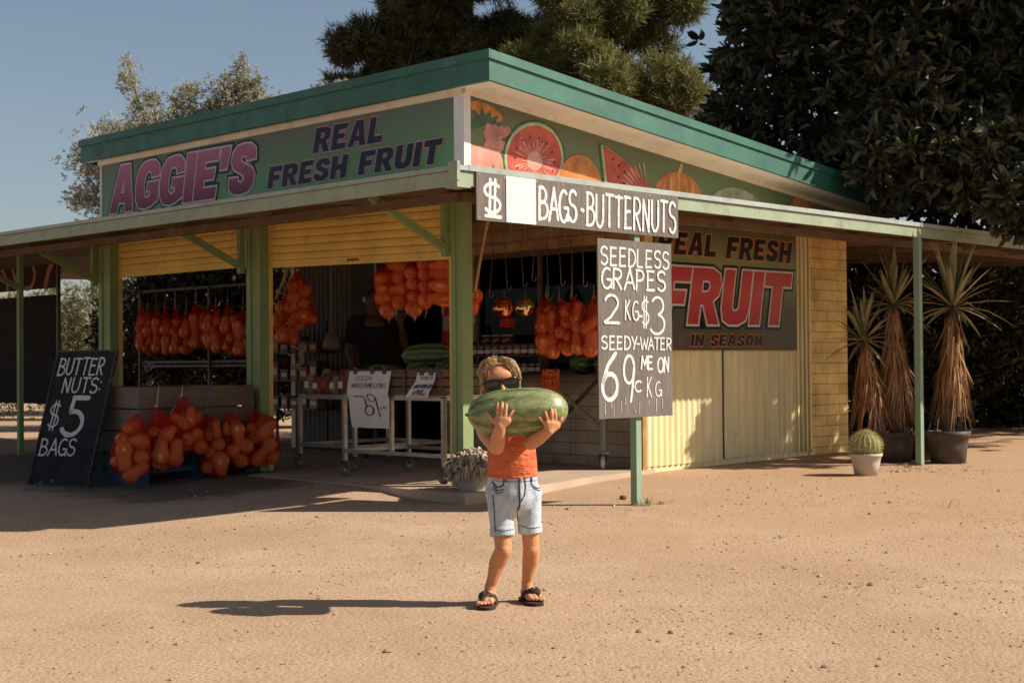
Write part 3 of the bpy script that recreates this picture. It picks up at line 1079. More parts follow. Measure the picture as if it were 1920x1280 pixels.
rg = block_rings("AGGIE'S", lq(4.83), lq(2.45), .235, .235, .435, .415, 0.20, 0.05)
block_mesh('lettering_shadow', rg, 0.036, 0.0022, plain('dark_green_black_print', (0.018, 0.03, 0.028), 0.4, 0.1), sg)
block_mesh('lettering_outline', rg, 0.016, 0.0044, plain('pale_lilac_print', (0.52, 0.42, 0.45), 0.4, 0.1), sg)
block_mesh('lettering', rg, 0.0, 0.0066, print_mat('magenta_print', [(0.0, (0.16, 0.022, 0.045)), (0.55, (0.34, 0.085, 0.16)), (1.0, (0.40, 0.13, 0.21))], (0.235, 0.66), n_amt=0.15), sg)
navy = plain('navy_print', (0.018, 0.020, 0.045), 0.4, 0.1)
pinkline = plain('pink_outline_print', (0.42, 0.22, 0.22), 0.4, 0.1)
for txt, q0, q1, b, h in (('REAL', 1.72, 0.83, .470, .195), ('FRESH FRUIT', 2.33, 0.20, .245, .175)):
    rg = block_rings(txt, lq(q0), lq(q1), b, b, h, h, 0.25, 0.12)
    block_mesh('lettering_outline', rg, 0.010, 0.0022, pinkline, sg)
    block_mesh('lettering', rg, 0.0, 0.0044, navy, sg)

# fruit mural on the right wall
mu = sign_root('fruit_mural', 'tapering mural board painted with melon slices and pumpkins under the eave', 'sign', 0.05, -0.014, 2.20, False)
mb = MB()
panel(mb, 0, 4.8, 0, roof_z(0.05) - 0.235 - 2.20, ztop=roof_z(4.85) - 0.235 - 2.20)
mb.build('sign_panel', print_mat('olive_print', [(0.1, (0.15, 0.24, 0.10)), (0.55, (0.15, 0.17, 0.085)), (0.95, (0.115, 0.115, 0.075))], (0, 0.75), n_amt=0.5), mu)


def blob2(mb, pts, d):
    mb.add([flat(a, b, d) for a, b in pts], [tuple(range(len(pts)))])


def ell(cx, cy, rx, ry, rot=0, n=40, a0=0, a1=360):
    o = []
    for i in range(n if a1 - a0 == 360 else n + 1):
        a = R(a0 + (a1 - a0) * i / n)
        x, y = rx * math.cos(a), ry * math.sin(a)
        o.append((cx + x * math.cos(R(rot)) - y * math.sin(R(rot)), cy + x * math.sin(R(rot)) + y * math.cos(R(rot))))
    return o


INK = {k: plain(k + '_print', c, 0.4, 0.42, 7) for k, c in dict(rind_green=(0.06, 0.13, 0.05), rind_pale=(0.42, 0.45, 0.26), melon_red=(0.50, 0.10, 0.065), melon_pale=(0.58, 0.30, 0.22), seed=(0.05, 0.02, 0.02), pumpkin=(0.55, 0.20, 0.06), pumpkin_line=(0.60, 0.34, 0.13), leaf=(0.07, 0.12, 0.06), berry=(0.52, 0.20, 0.17), pale_fruit=(0.34, 0.34, 0.24), peach=(0.62, 0.27, 0.20)).items()}
inkmb = {}
ink_order = []
ink_base = [0]


def ink(k, pts):
    key = (k, len(ink_order))
    if not ink_order or ink_order[-1][0] != k:
        ink_order.append((k, MB(), 0.0014 + 0.0005 * (len(ink_order) - ink_base[0]), [0]))
    e = ink_order[-1]
    e[3][0] += 1
    blob2(e[1], pts, e[2] + 0.000012 * e[3][0])


# papaya and grapes at the corner, peachy pineapple below, leaves
ink('pumpkin', ell(0.16, 0.61, 0.17, 0.055, -12))
for k in range(7):
    a = 20 + k * 26
    ink('leaf', [(0.14 + 0.02 * math.cos(R(a)), 0.50), (0.14 + .13 * math.cos(R(a + 14)), .48 + .10 * math.sin(R(a + 14))), (0.14 + .2 * math.cos(R(a)), .48 + .16 * math.sin(R(a))), (0.14 + .13 * math.cos(R(a - 14)), .48 + .10 * math.sin(R(a - 14)))])
for k in range(16):
    ink('berry', ell(0.16 + 0.065 * (k % 4) + 0.02 * (k // 4 % 2), 0.36 + 0.045 * (k // 4), 0.034, 0.032, 0, 16))
ink('peach', [(0.0, 0.03), (0.30, 0.03), (0.36, 0.22), (0.28, 0.34), (0.0, 0.36)])
for k in range(6):
    ink('leaf', [(0.30 + .04 * k, .42 - 0.05 * k), (0.40 + .03 * k, .47 - 0.055 * k), (.50 + .01 * k, .44 - .06 * k), (.40 + .02 * k, .40 - .05 * k)])
for k in range(5):
    ink('rind_pale', [(0.34 + .05 * k, .04), (.37 + .05 * k, .04), (.44 + .05 * k, .30 - .05 * k), (.42 + .05 * k, .31 - .05 * k)])
ink_base[0] = len(ink_order) - 4   # round half melon
for k, rx, ry in (('rind_green', .345, .285), ('rind_pale', .325, .265), ('melon_red', .30, .240)):
    ink(k, ell(0.66, 0.32, rx, ry, 18))
for k in range(26):
    a = R(k * 360 / 26 + 5 * math.sin(k * 5))
    l0, l1 = .06, .17 + .05 * math.sin(k * 2.3)
    ink('melon_pale', [(0.66 + l0 * math.cos(a), .30 + l0 * math.sin(a) * .85), (0.66 + l1 * math.cos(a + .05), .30 + l1 * math.sin(a + .05) * .85), (0.66 + (l1 + .03) * math.cos(a), .30 + (l1 + .03) * math.sin(a) * .85), (0.66 + l1 * math.cos(a - .03), .30 + l1 * math.sin(a - .03) * .85)])
ink('melon_pale', ell(0.66, 0.30, .085, .07, 10))
for k in range(14):
    a = R(k * 26)
    ink('seed', ell(0.66 + .21 * math.cos(a), .31 + .17 * math.sin(a), .012, .008, k * 26, 8))
ink('pumpkin', ell(1.17, 0.17, 0.245, 0.225, 0))
ink_base[0] = len(ink_order) - 5   # wedge of melon
for k, o_ in (('rind_green', .055), ('rind_pale', .03), ('melon_red', 0.0)):
    ink(k, [(1.44 - o_, 0.49 + o_ * .3), (1.50 - o_ * .9, 0.10), (1.60 - o_ * .6, -0.02 + .05), (2.12, 0.05), (2.15, 0.155), (1.80, 0.36), (1.46, 0.492 + o_ * .3)])
for k in range(16):
    a = R(100 + k * 9)
    ink('melon_pale', [(2.0 + .10 * math.cos(a), .12 + .07 * math.sin(a)), (2.0 + .36 * math.cos(a + .02), .12 + .27 * math.sin(a + .02)), (2.0 + .40 * math.cos(a), .12 + .30 * math.sin(a)), (2.0 + .36 * math.cos(a - .03), .12 + .27 * math.sin(a - .03))])
for k in range(9):
    ink('seed', ell(1.56 + .05 * (k % 3) + .02 * k % .09, .40 - .045 * k, .014, .010, 30, 8))
ink_base[0] = len(ink_order) - 3   # ribbed pumpkins and a pale melon further along
for cx, rr_ in ((2.40, 0.32), (4.25, .2)):
    ink('pumpkin', ell(cx, 0.17, rr_, 0.20))
    for k in (-.72, -.38, 0, .38, .72):
        ink('pumpkin_line', [(cx + rr_ * k - .012, .0 + .03), (cx + rr_ * k + .012, .03), (cx + rr_ * k * .8 + .014, .355 - abs(k) * .08), (cx + rr_ * k * .8 - .010, .355 - abs(k) * .08)])
    ink('pumpkin_line', [(cx - .02, .36), (cx + .03, .36), (cx + .06, .44), (cx + .03, .45)])
ink('pale_fruit', ell(3.25, 0.09, 0.44, 0.215, -4))
ink('rind_green', ell(3.9, 0.06, 0.2, 0.13))
for k, b, d, c in ink_order:
    b.build('painted_fruit', INK[k], mu)

# FRUIT board on the yellow wall
fs_ = sign_root('wall_sign', 'square olive board with big red FRUIT lettering on the yellow corrugated wall', 'sign', 2.10, -0.040, 1.093, False)
mb = MB()
panel(mb, 0, 2.045, 0, 1.087)
mb.build('sign_panel', print_mat('olive_dark_print', [(0.0, (0.085, 0.065, 0.042)), (0.35, (0.085, 0.080, 0.040)), (0.66, (0.22, 0.25, 0.10)), (1.0, (0.10, 0.10, 0.055))], (0, 1.087), n_amt=0.2), fs_)
blackp = plain('black_print', (0.014, 0.013, 0.013), 0.4, 0.1)
orangel = plain('orange_outline_print', (0.55, 0.20, 0.07), 0.4, 0.1)
for txt, x0, x1, b, h in (('REAL FRESH', .02, 1.985, .79, .19), ('IN SEASON', .45, 1.505, .035, .10)):
    rg = block_rings(txt, x0, x1, b, b, h, h, 0.22, 0.12, 0.03)
    block_mesh('lettering_outline', rg, 0.011 if h > .15 else .006, 0.0022, orangel, fs_)
    block_mesh('lettering', rg, 0.0, 0.0044, blackp, fs_)
rg = block_rings('FRUIT', .02, 1.975, .215, .225, .475, .47, 0.20, 0.06, 0.0)
block_mesh('lettering_shadow', rg, 0.040, 0.0022, blackp, fs_)
block_mesh('lettering_outline', rg, 0.017, 0.0044, plain('white_outline_print', (0.62, 0.55, 0.50), 0.4, 0.1), fs_)
block_mesh('lettering', rg, 0.0, 0.0066, print_mat('red_print', [(0.0, (0.36, 0.03, 0.035)), (0.6, (0.52, 0.07, 0.06)), (1.0, (0.44, 0.045, 0.045))], (0.2, 0.7), n_amt=0.2), fs_)


def board_mat(name, c, streak):
    t = NT(name)
    g = t.noise(4, 8, 0.7, stretch=(16, 4, 0.7))
    b = t.noise(3, 4)
    colr = t.mix(t.ramp(g, [(0.35, (0,) * 3), (0.75, (1,) * 3)]), sc3(c, 0.78), streak)
    colr = t.mix(t.ramp(b, [(0.4, (0.4,) * 3), (0.7, (0,) * 3)]), colr, sc3(c, 0.7))
    t.bump(g, 0.2, 0.002)
    return t.set(colr, 0.7, Specular_IOR_Level=0.12)


def chalk_mat(name, c, board, thr=0.42):
    t = NT(name)
    g = t.noise(34, 6, 0.7)
    return t.set(t.mix(t.ramp(g, [(thr - 0.12, (0.9,) * 3), (thr, (0.0,) * 3)]), c, board), 0.7)


greyboard = board_mat('weathered_grey_board', (0.150, 0.125, 0.105), (0.25, 0.215, 0.18))
whitepaint = chalk_mat('brushed_white_paint', (0.60, 0.58, 0.57), (0.26, 0.23, 0.20), 0.45)

bb = sign_root('price_board', 'long grey board hand lettered BAGS BUTTERNUTS, hung along the canopy edge', 'sign', -1.190, -1.345, 1.838, False)
mb = MB()
panel(mb, 0, 1.912, 0, 0.282, 0.008)
mb.build('board_panel', greyboard, bb)
mb = MB()
panel(mb, 0.243, 0.500, 0.002, 0.280, 0.004)
o = mb.build('blank_patch', M['clear_white'], bb)
o.location.y = -0.005
mb = MB()
for x in (0.02, 0.235, 0.51, 0.75, 1.02, 1.3, 1.6, 1.89):
    for z in ((0.268,) if x not in (0.02, 0.51, 1.89) else (0.268, 0.015)):
        mb = MB()
        mb.tube([(x, 0.001, z), (x, -0.003, z)], 0.006, 8)
        mb.build('nail', M['steel'], bb)
br = Brush(flat)
br.glyph('$', .055, .035, .21, .205, .022, 0.03, 0.0)
br.stroke([(.07, .03), (.20, .028)], .022)
br.text('BAGS', .525, .895, 0.040, .195, .022, 0.02, .03)
br.stroke([(.92, .125), (.937, .118)], .026)
br.text('BUTTERNUTS', .965, 1.895, .030, .205, .020, 0.02, .03)
br.mb.build('lettering', whitepaint, bb)
mb = MB()
for x in (0.15, 1.75):
    mb = MB()
    mb.tube([(x, 0.004, 0.27), (x, 0.012, 0.33)], 0.004, 6)
    mb.build('hanging_wire', M['dark_steel'], bb)

gb = sign_root('price_board', 'tall weathered board lettered SEEDLESS GRAPES fixed to the green pole', 'sign', -0.120, -1.350, 0.637, False)
mb = MB()
panel(mb, 0, 0.757, 0, 1.155, 0.010)
mb.build('board_panel', greyboard, gb)
br = Brush(flat)


def gxy(px_, py_):                               # board measured from the photograph in its own plane
    return (px_ - 1126) * 0.757 / 136.0, (784 - py_) * 1.155 / 337.0


def gtext(t_, x0, x1, y0, y1, w_, jit=.03, dy=0):
    (a, b), (c, d) = gxy(x0, y1), gxy(x1, y0)
    br.text(t_, a, c, b, d - b, w_, 0.03, jit, dy)


gtext('SEEDLESS', 1131, 1260, 463, 496, .0145)
gtext('GRAPES', 1131, 1253, 502, 540, .0175)
gtext('2', 1135, 1170, 553, 606, .019)
gtext('KG', 1172, 1199, 562, 598, .013)
gtext('-', 1197, 1205, 565, 610, .017)
gtext('$', 1203, 1222, 556, 612, .012)
gtext('3', 1222, 1256, 553, 623, .018)
gtext('SEEDY', 1131, 1197, 630, 654, .0125)
gtext('-WATER', 1193, 1261, 632, 655, .011)
gtext('ME', 1201, 1226, 668, 692, .015)
gtext('ON', 1233, 1257, 670, 698, .015)
gtext('6', 1130, 1168, 658, 748, .030)
gtext('9', 1167, 1197, 664, 752, .021)
gtext('C', 1190, 1205, 715, 735, .014)
gtext('K', 1212, 1224, 708, 745, .011)
gtext('G', 1228, 1241, 717, 745, .010)
rd = random.Random(5)
for x in (1136, 1147, 1152, 1165, 1173, 1198, 1216, 1230, 1241):   # runs of thin paint
    a, b = gxy(x, 752 + rd.uniform(-6, 6))
    br.stroke([(a, b), (a + rd.uniform(-.004, .004), max(0.012, b - rd.uniform(.03, .09)))], rd.uniform(.002, .004))
br.mb.build('lettering', whitepaint, gb)
mb = MB()
for x, z in ((.36, 1.12), (.36, .04)):
    mb = MB()
    mb.tube([(x, 0.001, z), (x, -0.004, z)], 0.007, 8)
    mb.build('nail', M['steel'], gb)

# leaning blackboard on the left
aa = W(-1.665, 3.223)
ab = W(-1.488, 2.613)
ang = math.atan2(ab.y - aa.y, ab.x - aa.x)
lean = R(17)
af = thing('chalkboard', 'black framed chalkboard lettered BUTTERNUTS $5 BAGS leaning beside the timber bin', 'sign', (aa.x, aa.y, gz(aa.x, aa.y) - 0.004), rot=(-lean, 0, ang))
BWD, BHT = 0.635, 1.10
mb = MB()
panel(mb, 0.012, BWD - 0.012, 0.012, BHT - 0.012, 0.012)
t = NT('flaking_blackboard')
fl = t.noise(13, 8, 0.75)
sp = t.node('ShaderNodeSeparateXYZ')
t.l(t.tc.outputs['Object'], sp.inputs[0])
ed = t.math('ADD', fl, t.math('MULTIPLY', t.math('SUBTRACT', 0.25, sp.outputs['Z'], True), 0.45))
ed = t.math('ADD', ed, t.math('MULTIPLY', t.math('SUBTRACT', sp.outputs['X'], 0.50, True), 0.9))
c = t.mix(t.ramp(ed, [(0.70, (0,) * 3), (0.71, (0.7,) * 3)]), t.ramp(t.noise(5, 4), [(0.3, (0.016, 0.015, 0.017)), (0.7, (0.032, 0.030, 0.032))]), (0.30, 0.27, 0.25))
blackb = t.set(c, 0.75, Specular_IOR_Level=0.1)
mb.build('board_panel', blackb, af)
mb = MB()
for (x0, x1, z0, z1) in ((0, BWD, 0, .014), (0, BWD, BHT - .014, BHT), (0, .014, .014, BHT - .014), (BWD - .014, BWD, .014, BHT - .014)):
    mb.box(x0, x1, -0.008, 0.022, z0, z1)
mb.build('frame', plain('worn_black_frame', (0.05, 0.043, 0.04), 0.6, 0.3, 8, dirt=(0.25, 0.2, 0.17)), af)
br = Brush(flat)
br.text('BUTTER', .05, .55, .900, .135, .015, 0.03)
br.text('NUTS:', .14, .555, .755, .120, .015, 0.03)
br.glyph('$', .06, .455, .165, .22, .014, 0.05)
br.glyph('5', .245, .41, .30, .30, .040, 0.02)
br.text('BAGS', .04, .44, .245, .130, .015, 0.03)
br.mb.build('lettering', chalk_mat('chalk_white', (0.55, 0.53, 0.52), (0.12, 0.11, 0.11), 0.43), af)

# dark banner and black screen hung under the far left end of the canopy
bn = sign_root('banner', 'dark banner with reversed tan letters under the far left canopy', 'banner', 1.0, 9.30, 1.895, True)
mb = MB()
panel(mb, 0, 1.63, 0, 0.36, 0.004)
mb.build('banner_cloth', plain('dark_red_cloth', (0.045, 0.016, 0.014), 0.8, 0.3), bn)
br = Brush(flat)
br.stroke(arc(.02, .02, .34, .30, 90, 0, 8), .055)
br.stroke([(.44, .33), (.60, .06)], .05)
br.stroke([(.72, .33), (.74, .02)], .05)
br.stroke(arc(.86, .17, .17, .155, 110, -110, 12), .055)
br.stroke([(1.28, .02), (1.36, .20), (1.50, .34)], .075)
br.mb.build('lettering', plain('tan_print', (0.34, 0.18, 0.11), 0.7, 0.2), bn)
bs = sign_root('shade_screen', 'large flat black screen standing under the far left canopy', 'screen', 1.0, 9.30, 0.12, True)
mb = MB()
mb.box(0, 1.545, 0, 0.02, 0.45, 1.70)
mb.build('screen_cloth', plain('black_shade_cloth', (0.022, 0.018, 0.018), 0.9, 0.2), bs)
mb = MB()
mb.box(1.547, 1.585, -0.008, 0.028, 0, 2.05)
mb.build('screen_post', M['dark_steel'], bs)
mb = MB()
mb.box(-0.04, -0.002, -0.008, 0.028, 0, 2.05)
mb.build('screen_post', M['dark_steel'], bs)

# ------------------------------------------------------------------ survey helpers: sight lines of the photograph met with the shop's own planes
_U, _V, _C = Vector((UX, UY, 0)), Vector((-UY, UX, 0)), Vector((CX, CY, 0))
EYE = Vector((0, 0, 1.0))


def sight(x, y):
    return _cr * ((x - 960) / FPX) - _cu * ((y - 640) / FPX) + _f


def at_p(x, y, p):
    d = sight(x, y)
    return EYE + d * ((p - (EYE - _C).dot(_U)) / d.dot(_U))


def at_q(x, y, q):
    d = sight(x, y)
    return EYE + d * ((q - (EYE - _C).dot(_V)) / d.dot(_V))


def at_y(x, y, Y):
    d = sight(x, y)
    return EYE + d * (Y / d.y)


def at_z(x, y, z):
    d = sight(x, y)
    return EYE + d * ((z - 1.0) / d.z)


def facing(v):
    return math.atan2(v[1], v[0]) - math.pi / 2


# ------------------------------------------------------------------ butternuts and their net bags
t = NT('butternut_skin')
geo = t.node('ShaderNodeNewGeometry')
oi = t.node('ShaderNodeObjectInfo')
sp = t.node('ShaderNodeSeparateXYZ')
t.l(t.tc.outputs['Object'], sp.inputs[0])
rad = t.math('SQRT', t.math('ADD', t.math('POWER', sp.outputs['X'], 2), t.math('POWER', sp.outputs['Y'], 2)))
c = t.ramp(t.math('ADD', t.math('MULTIPLY', t.noise(14, 5), 0.6), t.math('MULTIPLY', oi.outputs['Random'], 0.4)), [(0.25, (0.56, 0.185, 0.050)), (0.55, (0.65, 0.235, 0.070)), (0.8, (0.72, 0.32, 0.12))])
navel = t.ramp(t.math('ADD', rad, t.math('MULTIPLY', t.noise(90, 2), 0.004)), [(0.0095, (1,) * 3), (0.014, (0,) * 3)])
c = t.mix(navel, c, (0.19, 0.095, 0.040))
t.bump(t.noise(30, 3), 0.12, 0.004)
M['butternut'] = t.set(c, 0.45, Specular_IOR_Level=0.35)
butternut = []
for k, (rb, rn, L_) in enumerate(((.055, .036, .165), (.052, .041, .185), (.058, .034, .150))):
    mb = MB()
    h = L_ / 2
    prof = [(.0001, -h + .004), (.010, -h + .001), (rb * .45, -h + .003), (rb * .80, -h + .018), (rb, -h + .048), (rb * .97, -h + .068), (rb * .80, -h + .092), (rn, -h + .118), (rn * .98, h - .03), (rn * .80, h - .010), (rn * .45, h - .001), (.012, h - .004), (.010, h + .008), (.0001, h + .009)]
    mb.lathe(prof, 18)
    butternut.append(mb.mesh('butternut', M['butternut']))

t = NT('red_net')
wv1 = t.noise(9, 3)
sp = t.node('ShaderNodeSeparateXYZ')
t.l(t.tc.outputs['Object'], sp.inputs[0])
s1 = t.math('SINE', t.math('MULTIPLY', t.math('ADD', sp.outputs['Z'], t.math('ADD', sp.outputs['X'], sp.outputs['Y'])), 330.0))
s2 = t.math('SINE', t.math('MULTIPLY', t.math('SUBTRACT', sp.outputs['Z'], t.math('ADD', sp.outputs['X'], sp.outputs['Y'])), 330.0))
lines = t.math('MAXIMUM', t.ramp(s1, [(0.60, (0,) * 3), (0.80, (1,) * 3)]), t.ramp(s2, [(0.60, (0,) * 3), (0.80, (1,) * 3)]))
dif = t.node('ShaderNodeBsdfTranslucent')
dif.inputs[0].default_value = (0.75, 0.035, 0.012, 1)
dif2 = t.node('ShaderNodeBsdfDiffuse')
dif2.inputs[0].default_value = (0.62, 0.028, 0.012, 1)
m0 = t.node('ShaderNodeMixShader')
t.l(dif2.outputs[0], m0.inputs[1])
t.l(dif.outputs[0], m0.inputs[2])
trn = t.node('ShaderNodeBsdfTransparent')
mx = t.node('ShaderNodeMixShader')
fac = t.math('ADD', t.math('MULTIPLY', lines, 0.42), t.math('MULTIPLY', wv1, 0.34), True)
t.l(fac, mx.inputs[0])
t.l(trn.outputs[0], mx.inputs[1])
t.l(m0.outputs[0], mx.inputs[2])
t.l(mx.outputs[0], t.out.inputs[0])
M['net'] = t.m
M['net_gathered'] = t.m.copy()
M['net_gathered'].name = 'gathered_red_net'
for l_ in M['net_gathered'].node_tree.links:
    if l_.to_node.bl_idname == 'ShaderNodeMixShader' and l_.to_socket == l_.to_node.inputs[0]:
        M['net_gathered'].node_tree.links.remove(l_)
        break
for n_ in M['net_gathered'].node_tree.nodes:
    if n_.bl_idname == 'ShaderNodeMixShader' and not n_.inputs[0].is_linked and n_.inputs[1].links[0].from_node.bl_idname == 'ShaderNodeBsdfTransparent':
        n_.inputs[0].default_value = 0.50
M['tie_blue'] = plain('blue_twine', (0.12, 0.16, 0.30), 0.7)
M['tie_white'] = plain('pale_twine', (0.62, 0.50, 0.42), 0.7)
M['hook'] = plain('bent_wire', (0.30, 0.22, 0.16), 0.4, 0.2, metal=0.5)

ORI = {'v': (0, 0), 'V': (math.pi, 0), 'h': (R(90), 0), 'H': (R(-90), 0), 'd': (R(-50), .3), 'D': (R(130), .3), 'e': (0, 1)}


def make_bag(label, group, loc, items, apex, hang, tie='tie_white', tails=0, depth=True, seed=0):
    """items (x, z, pose, size, y) in the bag's own plane, metres above its base; apex (x, z) where the net gathers; hang (dx, dy, dz) from the apex to what carries it"""
    rr = random.Random(seed * 31 + 5)
    root = thing('net_bag', label, 'bag', loc, facing(loc), group)
    pts = []
    allit = list(items)
    if depth:
        zs = [i[1] for i in items]
        xs = [i[0] for i in items]
        nz_ = max(1, int((max(zs) - min(zs)) / 0.15))
        for k in range(nz_ + 1):
            allit.append((sum(xs) / len(xs) + rr.uniform(-.02, .02), min(zs) + .01 + (max(zs) - min(zs) - .02) * k / max(1, nz_), rr.choice('vhV'), .95, .085))
    for (x, z, po, s_, *yy) in allit:
        y = yy[0] if yy else rr.uniform(-.012, .012)
        o = link('butternut', butternut[rr.randrange(3)], root)
        a, e = ORI[po]
        if po == 'e':
            mt = Matrix.Rotation(rr.uniform(-.35, .35), 3, 'Z') @ Matrix.Rotation(R(-90) + rr.uniform(-.35, .35), 3, 'X')
        else:
            mt = Matrix.Rotation(e * rr.choice((-1, 1)), 3, 'X') @ Matrix.Rotation(-a + rr.uniform(-.16, .16), 3, 'Y')
        o.rotation_euler = mt.to_euler()
        if po == 'e':
            y += .055 * s_
        o.location = (x, y, z)
        o.scale = (s_,) * 3
        mm = Matrix.LocRotScale(Vector((x, y, z)), mt.to_quaternion(), Vector((s_, s_, s_)))
        pts += [mm @ v.co for v in list(o.data.vertices)[::3]]
    cx = sum(p.x for p in pts) / len(pts)
    cy = sum(p.y for p in pts) / len(pts)
    ax, az = apex
    bm = bmesh.new()
    for p in pts:
        bm.verts.new((cx + (p.x - cx) * 1.05, cy + (p.y - cy) * 1.06, p.z * 1.01 - .003))
    for k in range(6):
        bm.verts.new((ax + .012 * math.cos(k), cy + .012 * math.sin(k), az))
    rv = bmesh.ops.convex_hull(bm, input=bm.verts)
    bmesh.ops.delete(bm, geom=[g for g in rv['geom_interior'] if isinstance(g, bmesh.types.BMVert)], context='VERTS')
    bmesh.ops.delete(bm, geom=[v for v in bm.verts if not v.link_faces], context='VERTS')
    me = bpy.data.meshes.new('net')
    for f in bm.faces:
        f.smooth = True
        f.material_index = 1 if max(v.co.z for v in f.verts) > az - .004 else 0
    hull = [v.co.copy() for v in bm.verts]
    bm.to_mesh(me)
    bm.free()
    me.materials.append(M['net'])
    me.materials.append(M['net_gathered'])
    link('net', me, root)
    mb = MB()
    hx, hy, hz = hang
    mb.tube([(ax, cy, az - .02), (ax + hx * .3, cy + hy * .3, az + hz * .35), (ax + hx, cy + hy, az + hz)], .004, 6)
    mb.tube([(ax - .012, cy - .012, az + .002), (ax, cy - .014, az + .01), (ax + .012, cy - .010, az + .002)], .006, 6)
    mb.build('twine', M[tie], root)
    mb = MB()
    zmin = min(h_.z for h_ in hull)
    if tails:
        low = sorted(hull, key=lambda v: v.z + .4 * v.y)[0]
        for k in range(tails):
            x0, L_ = low.x + rr.uniform(-.03, .03), rr.uniform(.03, .065)
            mb.tube([(x0, low.y, low.z + .004), (x0 + .004, low.y - .003, low.z - L_ * .5), (x0 + rr.uniform(-.008, .008), low.y, low.z - L_)], .0016, 5)
    else:
        side = rr.choice((-1, 1))
        edge = sorted(hull, key=lambda v: -side * v.x - .6 * abs(v.z) + .2 * v.y)[0]
        lo = sorted(hull, key=lambda v: v.z)[0]
        mb.tube([(ax, cy - .012, az), tuple(edge * 1.01), (edge.x * .9, edge.y - .01, (edge.z + lo.z) / 2), tuple(lo)], .0018, 5)
    mb.build('net_seam', M['tie_white'], root)
    return root


# timber bin on a blue pallet under the left canopy
ORD = ['leftmost', 'second from the left', 'third from the left', 'fourth from the left', 'fifth from the left', 'sixth from the left', 'seventh from the left', 'eighth from the left', 'ninth from the left', 'tenth from the left', 'rightmost']
pal = thing('pallet', 'faded blue wooden pallet on the ground under the timber bin', 'pallet', W(-1.22, 2.34, 0.055), UA)
for z, h_ in ((0.0, .018), (.118, .022), (.14, .018), (.248, .022)):
    for k in range(6):
        mb = MB()
        mb.box(0.0, 1.12, .03 + k * .165, .03 + k * .165 + .11, z, z + h_)
        mb.build('slat', M['pallet_blue'], pal)
for z in (.018, .158):
    for x in (0.0, .5, 1.0):
        mb = MB()
        mb.box(x, x + .11, .03, .965, z, z + (.10 if z < .1 else .09))
        mb.build('bearer', M['pallet_blue'], pal)
bin_ = thing('timber_bin', 'large weathered timber fruit bin standing on the blue pallet beside the second post', 'bin', W(-1.20, 2.36, 0.327), UA)
for k in range(3):
    z = k * .172
    for nm, bx in (('board', (0, 1.06, 0, .025)), ('board', (0, 1.06, .93, .955)), ('board', (0, .022, .027, .928)), ('board', (1.038, 1.06, .027, .928))):
        mb = MB()
        mb.box(*bx, z + .004, z + .162)
        mb.build(nm, M['timber'], bin_)
for x in (.03, .55, .985):
    mb = MB()
    mb.box(x, x + .07, .027, .06, 0, .51)
    mb.build('upright', M['timber'], bin_)
mb = MB()
mb.box(.024, 1.036, .03, .925, 0, .015)
mb.build('bin_floor', M['timber'], bin_)

Z6 = lambda zx, zy: (180 + zx / 5.3333, 680 + zy / 5.3333)
front_bags = [
    ((430, 490), 1185, 370, [(335, 640, 'e', .82), (430, 780, 'h', 1.12), (285, 930, 'V', 1.25), (465, 945, 'e', 1.08), (400, 1090, 'd', 1.15), (200, 985, 'e', .75), (265, 760, 'e', .9)], -.06),
    ((610, 425), 1050, 690, [(585, 690, 'e', .8), (720, 700, 'd', 1.05), (650, 880, 'v', 1.3), (800, 900, 'v', 1.2), (620, 1000, 'e', .85)], .0),
    ((860, 320), 915, 900, [(790, 545, 'e', .8), (950, 530, 'v', 1.0), (875, 610, 'e', 1.15), (925, 750, 'e', 1.1), (1040, 830, 'e', 1.1), (1000, 700, 'e', .9), (860, 820, 'e', .8)], .05),
    ((1110, 490), 1130, 1180, [(1110, 710, 'e', 1.0), (1205, 660, 'v', .8), (1215, 820, 'e', 1.0), (1110, 1035, 'e', 1.0), (1245, 1010, 'V', 1.3), (1140, 890, 'e', .95)], .0),
    ((1330, 470), 1065, 1400, [(1300, 650, 'v', .75), (1420, 705, 'V', 1.15), (1370, 870, 'd', 1.05), (1500, 830, 'e', 1.1), (1460, 985, 'e', 1.2)], .0),
    ((1570, 450), 1005, 1680, [(1550, 640, 'e', .85), (1700, 660, 'd', 1.2), (1605, 755, 'e', 1.0), (1740, 820, 'e', 1.15), (1640, 920, 'd', 1.15), (1785, 940, 'e', .95)], .0)]
FL = ['big red net bag of butternuts hung at the left corner of the timber bin', 'red net bag of long butternuts hung on the timber bin, second from the left', 'highest hung red net bag of butternuts on the timber bin side', 'red net bag with one butternut hanging low, fourth on the timber bin', 'red net bag fifth from the left on the timber bin, lowest butternut end on', 'red net bag of butternuts on the timber bin nearest the second green post']
for k, ((axx, azz), bot, cx, its, _) in enumerate(front_bags):
    b = at_q(*Z6(cx, bot), 2.18)
    a = at_q(*Z6(cx, azz), 2.18)
    ps = .00076 * b.y / 11.2 * 1.0
    items = [(ps * (x - cx), ps * (bot - z), po, s_ * .98) for x, z, po, s_ in its]
    hz = 0.845 - (b.z + ps * (bot - azz))
    make_bag(FL[k], 'butternut bags on the timber bin', b, items, (ps * (axx - cx), ps * (bot - azz)), (rd.uniform(-.02, .02), .09, max(.03, hz)), 'tie_blue' if k in (0, 3, 4, 5) else 'tie_white', 0, True, k)

